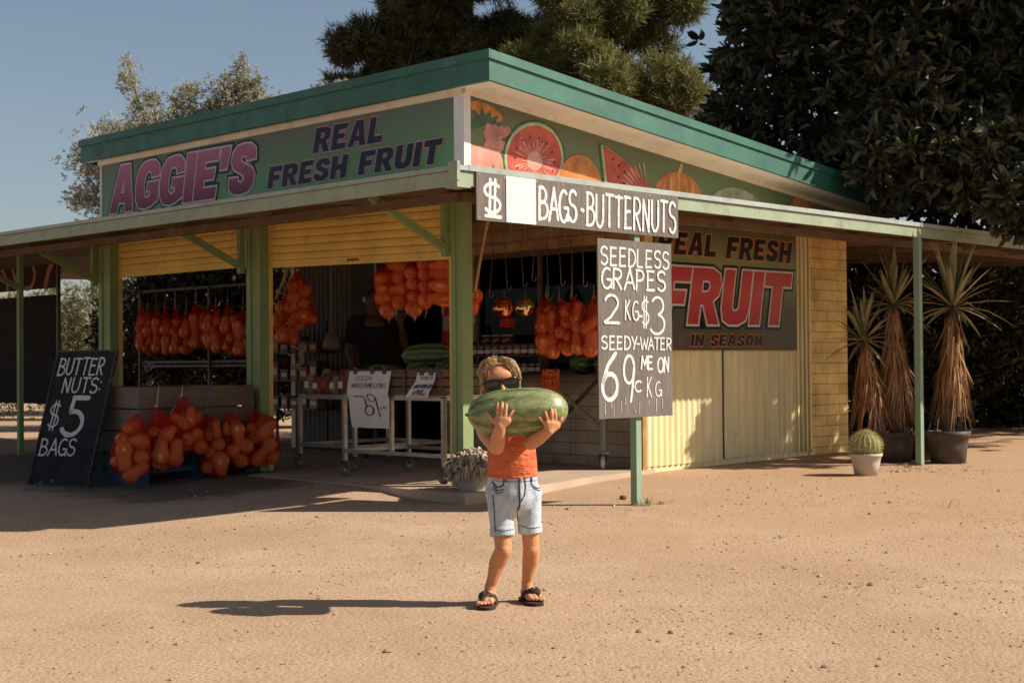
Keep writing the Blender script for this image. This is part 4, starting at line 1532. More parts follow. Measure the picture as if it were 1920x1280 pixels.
# steel hanging rack at the back of the left bay, with its bags
rk = thing('hanging_rack', 'dark steel hanging rack behind the left bay carrying a row of net bags', 'rack', W(0.80, 3.45, 0.10), UA)
for q in (0.06, 0.95, 2.20):
    mb = MB()
    mb.bar((0, q, 0), (0, q, 1.66), .028)
    mb.bar((-.25, q, .02), (.25, q, .02), .028)
    mb.build('upright', M['dark_steel'], rk)
for z in (1.655, .935, .895):
    mb = MB()
    mb.bar((0.016, 0, z), (0.016, 2.24, z), .024)
    mb.build('rail', M['dark_steel'], rk)
for k, xz in enumerate((225, 318, 420, 532, 640, 762, 905, 1035, 1128, 1275, 1430)):
    pxx = 230 + xz / 6.4
    bot = (995, 1035, 1030, 1035, 1030, 1060, 990, 1000, 1020, 1020, 1085)[k]
    b = at_p(pxx, 500 + bot / 6.4, .76)
    wide = k in (6, 9, 10)
    items = []
    for lv in range(2):
        z = .088 + lv * .165
        if (k + lv) % 4 == 1:
            items += [(-.02, z - .04, 'e', .8), (.025, z + .04, 'e', .85)]
        else:
            items += [(-.028 if wide else 0, z, 'vV'[(k + lv) % 2], 1.05 if wide else 1.15)]
            if wide:
                items += [(.05, z + .01, 'Vv'[(k + lv) % 2], .95)]
    hz = 1.745 - (b.z + .45)
    lab = 'red net bag of butternuts on the dark hanging rack, %s of eleven' % ORD[k] if k not in (0, 10) else 'red net bag of butternuts at the %s end of the dark hanging rack' % ('left' if k == 0 else 'right')
    make_bag(lab, 'butternut bags on the hanging rack', b, items, (rd.uniform(-.02, .02), .45), (0, .03, hz), 'tie_white' if k in (4, 6) else 'hook', 0, True, 20 + k)

# two bags beside the second post
zz3 = lambda x, y: (500 + x / 5.3333, 480 + y / 5.3333)
for k, (ap, bot, cx, its, lab) in enumerate((
        ((310, 140), 690, 320, [(265, 290, 'e', 1.0), (385, 350, 'e', 1.05), (272, 410, 'e', .95), (365, 475, 'e', .9), (345, 600, 'h', 1.1), (445, 632, 'h', .7), (255, 650, 'e', .75), (250, 510, 'e', 1.0)], 'full net bag of butternuts hung high just right of the second green post'),
        ((180, 390), 895, 200, [(150, 550, 'V', 1.05), (160, 770, 'v', 1.2), (265, 790, 'v', 1.0), (110, 640, 'v', .8)], 'lower net bag of long butternuts hung tight against the second green post'))):
    b = at_p(*zz3(cx, bot), .42 + .08 * k)
    ps = .00085
    items = [(ps * (x - cx), ps * (bot - z), po, s_) for x, z, po, s_ in its]
    az = ps * (bot - ap[1])
    make_bag(lab, 'butternut bags beside the second post', b, items, (ps * (ap[0] - cx), az), (0, 0, 2.29 - b.z - az), 'tie_white', 0, True, 40 + k)

# dense bunch behind the right shutter
zz4 = lambda x, y: (690 + x / 5.12, 470 + y / 5.12)
SB = [((165, 100), 625, 170, [(165, 245, 'H', 1.0), (165, 350, 'H', .95), (170, 440, 'H', .95), (192, 555, 'e', 1.12)]),
      ((300, 20), 545, 305, [(310, 128, 'h', 1.0), (300, 235, 'e', 1.15), (310, 360, 'h', 1.0), (305, 480, 'e', 1.12)]),
      ((430, 60), 635, 435, [(425, 190, 'e', .95), (435, 310, 'e', .95), (430, 430, 'e', .95), (450, 555, 'e', 1.2)]),
      ((545, 20), 520, 548, [(545, 115, 'e', .95), (543, 212, 'e', .95), (552, 340, 'e', .9), (545, 460, 'e', 1.0)]),
      ((690, 20), 520, 690, [(690, 128, 'h', 1.05), (690, 212, 'h', 1.05), (690, 335, 'h', 1.1), (690, 460, 'h', 1.15)]),
      ((1000, 330), 575, 1000, [(1020, 410, 'e', .95), (1000, 520, 'e', .9), (960, 450, 'e', .9)])]
SL = ['leftmost net bag of stacked butternuts hanging below the right shutter', 'net bag below the right shutter with sideways butternuts, second from the left', 'net bag below the right shutter ending in the biggest end on butternut', 'net bag of small end on butternuts below the right shutter, fourth from the left', 'net bag of sideways butternuts below the right shutter, against the corner post', 'net bag of butternuts peeping out right of the corner post']
for k, (ap, bot, cx, its) in enumerate(SB):
    b = at_p(*zz4(cx, bot), .27 if k < 5 else .30)
    ps = .00077
    items = [(ps * (x - cx), ps * (bot - z), po, s_) for x, z, po, s_ in its]
    az = ps * (bot - ap[1])
    make_bag(SL[k], 'butternut bags below the right shutter', b, items, (ps * (ap[0] - cx), az), (0, 0, 2.29 - b.z - az), 'hook', 2, True, 60 + k)

# bags in front of the window
zz5 = lambda x, y: (840 + x / 2.461, 440 + y / 2.461)
WB = [((455, 280), 570, 465, [(435, 405, 'v', 1.05), (485, 400, 'V', 1.1), (437, 500, 'V', 1.1), (485, 510, 'v', 1.15), (468, 342, 'e', .95)]),
      ((515, 295), 548, 540, [(545, 350, 'e', 1.05), (550, 405, 'e', .95), (522, 445, 'e', .9), (548, 462, 'e', .9), (545, 522, 'e', 1.05)]),
      ((570, 285), 548, 600, [(597, 365, 'v', 1.05), (600, 435, 'V', .9), (600, 500, 'v', 1.1), (640, 365, 'e', .8)]),
      ((675, 290), 552, 665, [(660, 410, 'd', 1.1), (660, 500, 'v', 1.2), (690, 360, 'e', .9), (700, 450, 'e', .9)])]
WL = ['net bag with long butternuts hung leftmost in front of the window', 'net bag of round end on butternuts in front of the window', 'narrow net bag with upright butternuts in front of the window', 'net bag of butternuts in front of the window, half behind the tall price board']
for k, (ap, bot, cx, its) in enumerate(WB):
    b = at_p(*zz5(cx, bot), 1.35)
    ps = .00170
    items = [(ps * (x - cx), ps * (bot - z), po, s_) for x, z, po, s_ in its]
    az = ps * (bot - ap[1])
    make_bag(WL[k], 'butternut bags in front of the window', b, items, (ps * (ap[0] - cx), az), (0, 0, .10), 'hook', 0, True, 80 + k)

# wire mesh and hooks in the corner bay
wm = thing('wire_mesh', 'sheet of rusty wire mesh hung from the porch ceiling above the window', 'mesh', W(1.32, 0.0, 2.295), UA)
mb = MB()
for k in range(10):
    q = -0.06 + k * .148
    mb.tube([(0, q, 0), (0, q, -.33)], .0032, 6)
for z in (-.06, -.19, -.32):
    mb.tube([(.004, -.12, z), (.004, 1.34, z)], .0032, 6)
mb.build('mesh_grid', M['hook'], wm)
HK = []
for k, (x0, y0, x1, y1) in enumerate(((925, 470, 918, 555), (946, 480, 951, 542), (976, 480, 981, 535), (1003, 480, 998, 525), (1025, 460, 1028, 560), (1047, 460, 1052, 532), (1072, 465, 1073, 558), (1093, 460, 1094, 535), (1117, 460, 1121, 530))):
    a, b = at_p(x0, y0, 1.33), at_p(x1, y1, 1.34)
    hk = thing('wire_hook', ['long bent wire hook hanging left of the gold balls', 'wire hook carrying the copper coloured ball', 'wire hook carrying the pale gold ball', 'empty wire hook right of the pale gold ball', 'straight wire hook over the leftmost window bag', 'pale angled wire hook above the round butternuts', 'thin wire hook above the narrow window bag', 'bright wire hook at the middle right of the window', 'slanting wire hook beside the tall price board'][k], 'hook', b, 0, 'wire hooks hanging over the window')
    a = a - b
    a.z = 1.98 - b.z
    mb = MB()
    mb.tube([tuple(a), (0, 0, 0.03), (0, 0, 0), (.012, -.01, -.012), (.028, -.02, 0), (.030, -.02, .03)], .0032, 6)
    mb.build('wire', M['hook'], hk)

t = NT('gold_mirror')
M['gold'] = t.set((0.80, 0.56, 0.22), 0.13, 1.0)
t = NT('copper_mirror')
M['copper'] = t.set((0.86, 0.30, 0.10), 0.16, 1.0)
for k, (x, y, r_, mt, lab) in enumerate(((945, 578, .093, 'copper', 'copper coloured shiny hanging ball with a banded top'), (985, 577, .083, 'gold', 'pale gold shiny hanging ball beside the copper one'))):
    b = at_p(x, y, 1.30)
    g = thing('hanging_ball', lab, 'ornament', (b.x, b.y, b.z - r_), 0, 'shiny balls hanging at the window')
    mb = MB()
    mb.ball((0, 0, r_), r_, 32)
    for z in (.25, .45, .62):
        rr_ = r_ * math.sqrt(1 - z * z)
        mb.tube([(rr_ * math.cos(R(a)), rr_ * math.sin(R(a)), r_ + z * r_) for a in range(0, 361, 15)], .0016, 5, cap=False)
    mb.build('sphere', M[mt], g)
    mb = MB()
    mb.tube([(0, 0, 2 * r_), (0, 0, 2 * r_ + .012)], .010, 10)
    mb.tube([(0, 0, 2 * r_ + .01), (0.004, 0, 2 * r_ + .06)], .002, 5)
    mb.build('cap', M['hook'], g)

# bent wooden pole hung at the corner post
a, b, c_ = at_p(921, 405, .25), at_p(903, 470, .25), at_p(891, 545, .25)
st = thing('wooden_pole', 'bent bare wooden pole hanging beside the corner post', 'pole', c_)
mb = MB()
mb.tube([Vector((0, 0, 0)), b - c_, (a - c_) * .75 + (b - c_) * .25 + Vector((-.012, 0, .01)), a - c_], [.010, .012, .013, .014], 10)
mb.build('shaft', M['stick'], st)
mb = MB()
mb.tube([Vector((-.02, 0, -.04)), Vector((0, 0, 0.02)), Vector((.02, 0, -.04))], .003, 6)
mb.build('cord', M['tie_white'], st)
a, b = at_p(541, 497, .55), at_p(518, 560, .55)
st = thing('wooden_pole', 'short slanting wooden pole behind the bags at the second post', 'pole', b)
mb = MB()
mb.tube([Vector((0, 0, 0)), (a - b) * .5 + Vector((.004, 0, 0)), a - b, (a - b) * 1.9], .013, 10)
mb.build('shaft', M['stick'], st)

# ------------------------------------------------------------------ watermelons
def melon_mat(name, dark, light, pale=None):
    t = NT(name)
    sp = t.node('ShaderNodeSeparateXYZ')
    t.l(t.tc.outputs['Object'], sp.inputs[0])
    an = t.math('ARCTAN2', sp.outputs['Y'], sp.outputs['Z'])
    n1 = t.noise(22, 6, 0.7)
    n2 = t.noise(60, 4, 0.7, stretch=(0.35, 1, 1))
    s_ = t.math('SINE', t.math('ADD', t.math('MULTIPLY', an, 11.0), t.math('MULTIPLY', n1, 5.2)))
    st = t.ramp(t.math('ADD', t.math('MULTIPLY', s_, 0.42), n2), [(0.34, (0,) * 3), (0.72, (1,) * 3)])
    c = t.mix(st, dark, light)
    if pale:
        big = t.ramp(t.noise(7, 5, 0.65, stretch=(0.7, 1.4, 1.4)), [(0.40, (0,) * 3), (0.66, (0.85,) * 3)])
        c = t.mix(big, c, pale)
        sc_ = t.ramp(t.noise(30, 8, 0.8, stretch=(1, 2.5, 2.5)), [(0.54, (0,) * 3), (0.62, (0.8,) * 3)])
        low_ = t.ramp(t.noise(4, 2), [(0.40, (0,) * 3), (0.60, (1,) * 3)])
        c = t.mix(t.math('MULTIPLY', sc_, low_), c, (0.46, 0.36, 0.15))
        fine = t.ramp(t.noise(75, 6, 0.8, stretch=(0.6, 1, 1)), [(0.44, (0.5,) * 3), (0.58, (0,) * 3)])
        c = t.mix(fine, c, (0.10, 0.14, 0.035))
    t.bump(t.noise(40, 3), 0.04, 0.003)
    return t.set(c, 0.36, Specular_IOR_Level=0.4)


M['melon'] = melon_mat('held_watermelon_skin', (0.045, 0.075, 0.018), (0.215, 0.245, 0.080), (0.40, 0.40, 0.215))
M['melon_dark'] = melon_mat('dark_watermelon_skin', (0.022, 0.055, 0.016), (0.11, 0.16, 0.05))
M['stem'] = plain('dry_stem', (0.22, 0.15, 0.07), 0.8)


def melon(label, loc, rx, ry, rz_, rot=(0, 0, 0), mat='melon_dark', group=None, sub=40):
    g = thing('watermelon', label, 'watermelon', loc, 0, group, rot)
    mb = MB()
    k, n = 20, sub
    vs, fs = [], []
    for i in range(k + 1):
        u_ = math.pi * i / k
        x = -math.cos(u_)
        r_ = (1 - abs(x) ** 2.7) ** 0.47 if abs(x) < 1 else 0
        for j in range(n):
            a = 2 * math.pi * j / n
            w_ = 1 + .012 * math.cos(6 * a)
            vs.append((rx * x, ry * r_ * math.cos(a) * w_, rz_ + rz_ * r_ * math.sin(a) * w_))
    for i in range(k):
        for j in range(n):
            fs.append((i * n + j, i * n + (j + 1) % n, (i + 1) * n + (j + 1) % n, (i + 1) * n + j))
    mb.add([(x, y, z - rz_) for x, y, z in vs], fs, 0, True)
    o = mb.build('rind', M[mat], g)
    mb = MB()
    mb.tube([(-rx + .002, 0, 0), (-rx - .010, .002, .004)], [.008, .005], 8)
    mb.build('stem', M['stem'], g)
    return g


# ------------------------------------------------------------------ steel trolleys
def trolley(label, loc, rz, lx, ly, h, mids=(), zrail=.20, group='steel trolleys in the shop'):
    g = thing('trolley', label, 'trolley', loc, rz, group)
    for x in (0, lx):
        for y in (0, ly):
            mb = MB()
            mb.bar((x, y, .125), (x, y, h), .03)
            mb.build('leg', M['steel'], g)
    for (x, y) in mids:
        mb = MB()
        mb.bar((x, y, zrail), (x, y, h), .028)
        mb.build('leg', M['steel'], g)
    for z in (zrail, h - .002):
        for a, b in (((0.016, 0), (lx - .016, 0)), ((0.016, ly), (lx - .016, ly)), ((0, .016), (0, ly - .016)), ((lx, .016), (lx, ly - .016))):
            mb = MB()
            mb.bar((*a, z), (*b, z), .03, .028)
            mb.build('rail', M['steel'], g)
    mb = MB()
    mb.box(-.01, lx + .01, -.01, ly + .01, h + .013, h + .022)
    mb.build('tray', M['steel'], g)
    for x in (0, lx):
        for y in (0, ly):
            castor(g, x, y, rd.uniform(0, 3))
    return g


def castor(g, x, y, a, r_=.052, mat='rubber'):
    mb = MB()
    Mx = Matrix.Rotation(a, 3, 'Z') @ Matrix.Rotation(R(90), 3, 'X')
    mb.lathe([(.0001, -.012), (r_ * .5, -.014), (r_ * .82, -.016), (r_, -.011), (r_, .011), (r_ * .82, .016), (r_ * .5, .014), (.0001, .012)], 20, (x, y, r_), Mx)
    wl = mb.build('wheel', M[mat], g)
    mb = MB()
    mb.lathe([(.0001, -.020), (r_ * .42, -.020), (r_ * .42, .020), (.0001, .020)], 12, (x, y, r_), Mx)
    mb.build('hub', M['steel'], wl)
    mb = MB()
    d = Matrix.Rotation(a, 3, 'Z') @ Vector((0, 1, 0))
    for s_ in (-1, 1):
        mb.bar(Vector((x, y, r_)) + d * .024 * s_, Vector((x, y, r_ * 2 + .012)) + d * .024 * s_, .006, .032)
    mb.box(x - .03, x + .03, y - .03, y + .03, r_ * 2 + .012, r_ * 2 + .020)
    mb.build('fork', M['dark_steel'], g)


LA = UA - math.pi / 2                            # left wall frame: x towards the corner, y into the shop
tr1 = trolley('front steel trolley carrying watermelons, with two paper price signs', W(0.02, 1.385, SLAB), LA, 1.13, .66, .615, mids=((.555, 0), (.555, .66), (.90, .33)))
tr2 = trolley('steel trolley behind the first, loaded with nut packets', W(0.36, 2.42, SLAB), UA, .98, .72, .60)
tr2.rotation_euler.z = UA - R(0)
tr2.location = W(0.36, 1.68, SLAB)
bx0 = SLAB + .615 + .0235
for k, (x, wd) in enumerate(((.03, .34), (.385, .34), (.745, .36))):
    o = W(0.02, 1.385, bx0)
    p_ = o + Vector((math.cos(LA), math.sin(LA), 0)) * x
    bxo = thing('timber_box', ['slatted timber fruit box at the left end of the front trolley', 'middle slatted timber fruit box on the front trolley', 'slatted timber fruit box on the front trolley beside the corner post'][k], 'box', p_, LA, 'timber boxes on the front trolley')
    for z in (0.0, .066, .132):
        for (x0, x1, y0, y1) in ((0, wd, -.012, 0), (0, wd, .60, .612), (0, .012, .001, .599), (wd - .012, wd, .001, .599)):
            mb = MB()
            mb.box(x0, x1, y0, y1, z, z + .055)
            mb.build('slat', M['timber_box'], bxo)
    mb = MB()
    for (x0, y0) in ((.013, .001), (wd - .045, .001), (.013, .57), (wd - .045, .57)):
        mb.box(x0, x0 + .03, y0, y0 + .03, 0, .185)
    mb.box(.014, wd - .014, .002, .598, .001, .008)
    mb.build('corner_block', M['timber_box'], bxo)

gM = 'dark watermelons piled on the front trolley'
melon('long striped dark watermelon on top of the pile on the front trolley', W(.33, .76, 1.065), .205, .095, .092, (0, R(-2), R(-12)), group=gM)
melon('round dark watermelon under the long one on the front trolley', W(.28, .80, .925), .11, .105, .10, (0, 0, .5), group=gM)
melon('pale shouldered watermelon beside the corner post on the front trolley', W(.30, .50, .925), .12, .11, .10, (0, 0, 1.0), group=gM)
melon('long dark watermelon lying at the left of the front trolley pile', W(.25, 1.16, .915), .19, .09, .085, (0, R(5), R(-30)), group=gM)
melon('dark watermelon at the back of the front trolley boxes', W(.55, 1.05, .92), .14, .10, .09, (0, 0, .2), group=gM)

# papers clipped along the front boxes


def paper(label, x0, x1, prof, name='price_paper', skew=0.0, clips=(), root_xy=(0.02, 1.385), texts=None, mat='paper'):
    g = thing(name, label, 'price sign', W(*root_xy, SLAB), LA, 'paper price signs')
    L_ = [0]
    for a, b in zip(prof, prof[1:]):
        L_.append(L_[-1] + math.hypot(b[0] - a[0], b[1] - a[1]))
    T = L_[-1]

    def mp(x, y, d):                             # x along the shelf, y up the sheet 0..1, d off its face
        s_ = (1 - y) * T
        i = max(0, min(len(prof) - 2, sum(1 for l in L_ if l <= s_) - 1))
        f = (s_ - L_[i]) / (L_[i + 1] - L_[i])
        yy = prof[i][0] + (prof[i + 1][0] - prof[i][0]) * f
        zz = prof[i][1] + (prof[i + 1][1] - prof[i][1]) * f
        fy = 1 - y
        xx = x + skew * fy * fy * (1 - (x - x0) / (x1 - x0)) + .008 * math.sin(fy * 5)
        yy += .006 * math.sin(x * 26 + fy * 3) * fy
        return (xx, yy - d, zz + d * .3)
    n, k = 14, 24
    mb = MB()
    for th in (0.0,):
        vs = [mp(x0 + (x1 - x0) * i / n, 1 - j / k, th) for j in range(k + 1) for i in range(n + 1)]
        fs = [(j * (n + 1) + i, j * (n + 1) + i + 1, (j + 1) * (n + 1) + i + 1, (j + 1) * (n + 1) + i) for j in range(k) for i in range(n)]
        mb.add(vs, fs, 0, True)
    mb.build('sheet', M[mat], g)
    if texts:
        for mt in sorted(set(q[0] for q in texts)):
            br = Brush(mp, 0.0015, 0.0001)
            for q in texts:
                if q[0] == mt:
                    q[1](br)
            br.mb.build('lettering', M[mt], g)
    for cx in clips:
        p0 = mp(cx, 1.0, 0)
        mb = MB()
        mb.box(cx - .022, cx + .022, p0[1] - .010, p0[1] + .014, p0[2] - .022, p0[2] + .004)
        cl = mb.build('bulldog_clip', M['dark_steel'], g)
        mb = MB()
        for s_ in (-1, 1):
            mb.tube([(cx + s_ * .013, p0[1] + .0, p0[2] + .004), (cx + s_ * .007, p0[1] - .006, p0[2] + .022), (cx, p0[1] - .008, p0[2] + .028)], .0024, 6)
        mb.build('lever', M['zinc'], cl)
    return g


def sx_(q):
    return 1.385 - q


def seedy(b):
    b.text('SEEDY', .16, .37, .835, .075, .007, .10, .05)
    b.text('WATERMELONS', .13, .545, .700, .085, .007, .12, .05)


def num69(b):
    b.stroke([(.16, .55), (.27, .545), (.285, .44)] + [(.30, .36)] + [(.33 + .055 * math.cos(R(a)), .30 + .085 * math.sin(R(a))) for a in range(150, 480, 25)], .018)
    b.stroke([(.365 + .045 * math.cos(R(a)), .525 + .07 * math.sin(R(a))) for a in range(0, 361, 24)], .014)
    b.stroke([(.408, .53), (.43, .35), (.455, .19)], .015)
    b.text('C', .46, .485, .325, .045, .006)
    b.text('KG', .495, .54, .33, .04, .005)


paper("large curled white paper price sign reading seedy watermelons 69 c kg", .085, .575, [(-.016, .815), (-.045, .72), (-.060, .64), (-.040, .61), (-.030, .50), (-.024, .385)], skew=.05, clips=(.16, .36, .50), texts=[('ink_soft', seedy), ('ink', num69)])


def p99(b):
    b.text('WATERMELON', .88, 1.055, .36, .16, .006, .1, .05)
    b.text('99', .885, .97, .05, .25, .010, .2, .03)
    b.text('CKG', .975, 1.04, .06, .11, .005, .1)
    b.text('SEEDLESS', .90, 1.04, .72, .12, .005, .1)


paper('small curled white paper price sign reading watermelon 99 near the corner post', .865, 1.065, [(-.016, .805), (-.035, .74), (-.070, .665), (-.085, .625)], skew=-.05, clips=(.92, 1.02), texts=[('ink', p99)])

# packets and produce on the second trolley
gN = 'packets on the second trolley'
PK = [plain('nut_packet_' + n_, c, .35, .35, 18) for n_, c in (('brown', (.16, .075, .04)), ('red', (.30, .07, .04)), ('tan', (.32, .20, .11)))]
pz = SLAB + .60 + .0235
PL = ['red', 'tan', 'brown']
k = 0
for row in range(2):
    for i in range(6):
        p_, q_ = .40 + row * .17, 1.74 + i * .112
        g = thing('nut_packet', '%s nut packet, %s in the %s row on the second trolley' % (('brown', 'red', 'tan')[k % 3], ('first', 'second', 'third', 'fourth', 'fifth', 'last')[i], ('front', 'rear')[row]), 'packet', W(p_, q_, pz), LA, gN)
        hgt = .15 + .02 * (k % 2) + .04 * row
        mb = MB()
        w_ = .045
        vs = []
        for j, (z, th, ww) in enumerate(((0, .018, w_), (.25, .034, w_), (.6, .032, w_ * .98), (.9, .012, w_ * .95), (1.0, .002, w_))):
            vs += [(-ww, -th, z * hgt), (0, -th * 1.25, z * hgt), (ww, -th, z * hgt), (ww, th, z * hgt), (0, th * 1.25, z * hgt), (-ww, th, z * hgt)]
        fs = [(j * 6 + i2, j * 6 + (i2 + 1) % 6, (j + 1) * 6 + (i2 + 1) % 6, (j + 1) * 6 + i2) for j in range(4) for i2 in range(6)] + [(24, 25, 26, 27, 28, 29), (5, 4, 3, 2, 1, 0)]
        mb.add(vs, fs, 0, True)
        mb.build('pouch', PK[k % 3], g)
        mb = MB()
        mb.box(-.030, .030, -.0475, -.0465, .3 * hgt, .62 * hgt)
        mb.build('packet_label', M['paper'] if k % 3 else M['red_paper'], g)
        k += 1
rk2 = thing('goods_rack', 'dark wire goods rack with shelves against the inner corrugated wall', 'rack', W(1.92, 4.02, SLAB), UA)
for q in (0, .82):
    mb = MB()
    mb.bar((0, q, 0), (0, q, 1.30), .022)
    mb.build('upright', M['dark_steel'], rk2)
for z in (.42, .70, .98):
    mb = MB()
    mb.box(-.13, .13, -.01, .83, z, z + .012)
    mb.build('shelf', M['dark_steel'], rk2)
k = 0
for lv, z in (('bottom', .432), ('middle', .712), ('top', .992)):
    for i in range(5):
        g = thing('goods_box', '%s carton, %s from the right on the %s shelf of the dark goods rack' % (('tan', 'brown', 'red')[(i + k) % 3], ('first', 'second', 'third', 'fourth', 'last')[i], lv), 'box', W(1.92, 4.02, SLAB) + _U * -.02 + _V * (.09 + i * .16) + Vector((0, 0, z)), LA, 'cartons on the dark goods rack')
        w_, h_ = rd.uniform(.045, .065), rd.uniform(.10, .20)
        mb = MB()
        mb.box(-w_, w_, -.08, .08, 0, h_)
        mb.build('carton', PK[{'tan': 2, 'brown': 0, 'red': 1}[('tan', 'brown', 'red')[(i + k) % 3]]], g)
        mb = MB()
        mb.box(-w_ * .7, w_ * .7, -.0815, -.0803, h_ * .3, h_ * .7)
        mb.build('carton_label', M['paper'], g)
    k += 1
ga = thing('garlic_net', 'pale net of garlic bulbs hung by the second green post', 'net', at_p(566, 697, .62), LA)
for i in range(9):
    mb = MB()
    mb.lathe([(.0001, -.018), (.02, -.012), (.026, .0), (.018, .014), (.006, .024), (.003, .045)], 10, (rd.uniform(-.03, .03), rd.uniform(-.03, .03), .03 + i * .022))
    mb.build('bulb', plain('garlic_skin', (.34, .27, .21), .6) if i == 0 else bpy.data.materials['garlic_skin'], ga)
mb = MB()
mb.tube([(0, 0, .2), (0, 0, .5), (0, 0, 1.3)], .002, 6)
mb.build('twine', M['hook'], ga)
hb = at_p(622, 655, 1.2)
hbag = thing('plastic_bag', 'small gathered plastic bag hanging in the dark behind the second trolley', 'bag', hb)
mb = MB()
mb.lathe([(.0001, 0), (.07, .0), (.085, .03), (.07, .10), (.03, .17), (.014, .20), (.03, .235)], 14)
mb.build('pouch', plain('dull_tan_plastic', (.20, .13, .075), .4), hbag)
mb = MB()
mb.tube([(0, 0, .2), (0, 0, 1.2)], .002, 5)
mb.build('twine', M['tie_white'], hbag)

# counter on castors, jars and melons below the window
ct = thing('counter_trolley', 'narrow counter on one visible castor with crossed legs under the window', 'trolley', W(1.80, .28, SLAB), LA + math.pi)
mb = MB()
mb.box(0, 1.75, -.34, .02, .735, .765)
mb.build('counter_top', M['timber_box'], ct)
for x in (0.0, 1.72):
    mb = MB()
    mb.bar((x, .0, .125), (x, .0, .735), .032)
    mb.build('leg', M['zinc'], ct)
    castor(ct, x, .0, 2.2, .056, 'cream_rubber')
mb = MB()
mb.bar((0.04, .0, .35), (.62, .0, .72), .022, .03)
mb.build('cross_leg', M['steel'], ct)
mb = MB()
mb.bar((0.64, -.05, .28), (.10, -.05, .72), .022, .03)
mb.build('cross_leg', M['dark_steel'], ct)
mb = MB()
mb.bar((-.05, 0, .135), (.09, 0, .135), .06, .02)
mb.build('foot_plate', M['zinc'], ct)
sh = thing('jar_shelf', 'two tier timber shelf of jars standing on the window counter', 'shelf', W(2.04, 1.10, SLAB + .767), LA + math.pi)
mb = MB()
for z in (0.0, .158, .255):
    mb.box(0, .92, -.02, .10, z, z + .012)
for x in (0, .908):
    mb.box(x, x + .012, -.018, .098, .013, .30)
mb.build('shelf_board', M['timber_box'], sh)
JC = {n_: plain(n_ + '_preserve', c, .15, .2, 10) for n_, c in (('red', (.34, .06, .03)), ('amber', (.42, .20, .05)), ('dark', (.09, .035, .03)))}
lid = plain('gold_jar_lid', (.46, .36, .25), .35, .1, metal=.5)
jm = {}
for n_ in JC:
    mb = MB()
    mb.lathe([(.0001, 0), (.036, 0), (.039, .006), (.039, .060), (.033, .068)], 16)
    jm[n_] = mb.mesh('jar_glass', JC[n_])
mb = MB()
mb.lathe([(.035, .066), (.0355, .083), (.0001, .084)], 16)
lidm = mb.mesh('lid', lid)
mb = MB()
mb.lathe([(.0394, .016), (.0394, .050)], 16)
labm = mb.mesh('jar_label', M['paper'])
k = 0
for tier, z, cnt in (('lower', .013, 10), ('upper', .171, 10)):
    for i in range(cnt):
        n_ = ('red', 'amber', 'dark')[(i * 2 + (tier == 'upper')) % 3]
        o_ = Vector((.055 + i * .09, .04, z))
        wl = W(2.04, 1.10, SLAB + .767) + Matrix.Rotation(LA + math.pi, 3, 'Z') @ o_
        g = thing('jar', '%s preserve jar with a gold lid, %s from the right on the %s jar shelf' % (n_, ('first', 'second', 'third', 'fourth', 'fifth', 'sixth', 'seventh', 'eighth', 'ninth', 'tenth')[i], tier), 'jar', wl, 0, 'jars on the window shelf')
        link('jar_glass', jm[n_], g)
        link('lid', lidm, g)
        link('jar_label', labm, g)
for i in range(3):
    wl = W(2.04, 1.10, SLAB + .767) + Matrix.Rotation(LA + math.pi, 3, 'Z') @ Vector((.45 + i * .125, .04, .268))
    g = thing('honey_tub', ['honey tub', 'honey tub', 'honey tub'][i] + ' with a pale rim and wire handle, %s on top of the jar shelf' % ('rightmost', 'middle', 'leftmost')[i], 'tub', wl, LA, 'tubs on the jar shelf')
    mb = MB()
    mb.lathe([(.0001, 0), (.05, 0), (.054, .075), (.0001, .076)], 18)
    mb.build('tub_body', JC['dark'], g)
    mb = MB()
    mb.lathe([(.0545, .070), (.058, .072), (.058, .086), (.0001, .087)], 18)
    mb.build('lid', M['zinc'], g)
    mb = MB()
    mb.tube([(-.056, 0, .07), (-.02, -.058, .03), (.0, -.06, .012), (.03, -.05, .04), (.056, 0, .07)], .002, 6)
    mb.build('handle', M['tie_white'], g)
melon('dark round watermelon on the window counter under the net bags', W(1.96, .62, SLAB + .767 + .10), .12, .11, .10, (0, 0, .6), group='dark watermelons on the window counter')
melon('small dark watermelon on the window counter behind the tall price board', W(1.94, .36, SLAB + .767 + .09), .11, .10, .09, (0, 0, 1.2), group='dark watermelons on the window counter')
pp_ = at_p(1033, 735, 1.40)


def blues(b):
    b.text('BULBS', -.08, .05, .52, .18, .006, .1, .05)
    b.text('5OO', -.08, .06, .22, .18, .007, .1, .05)
    b.text('LARGE', -.07, .07, .80, .10, .004, .1, .05)


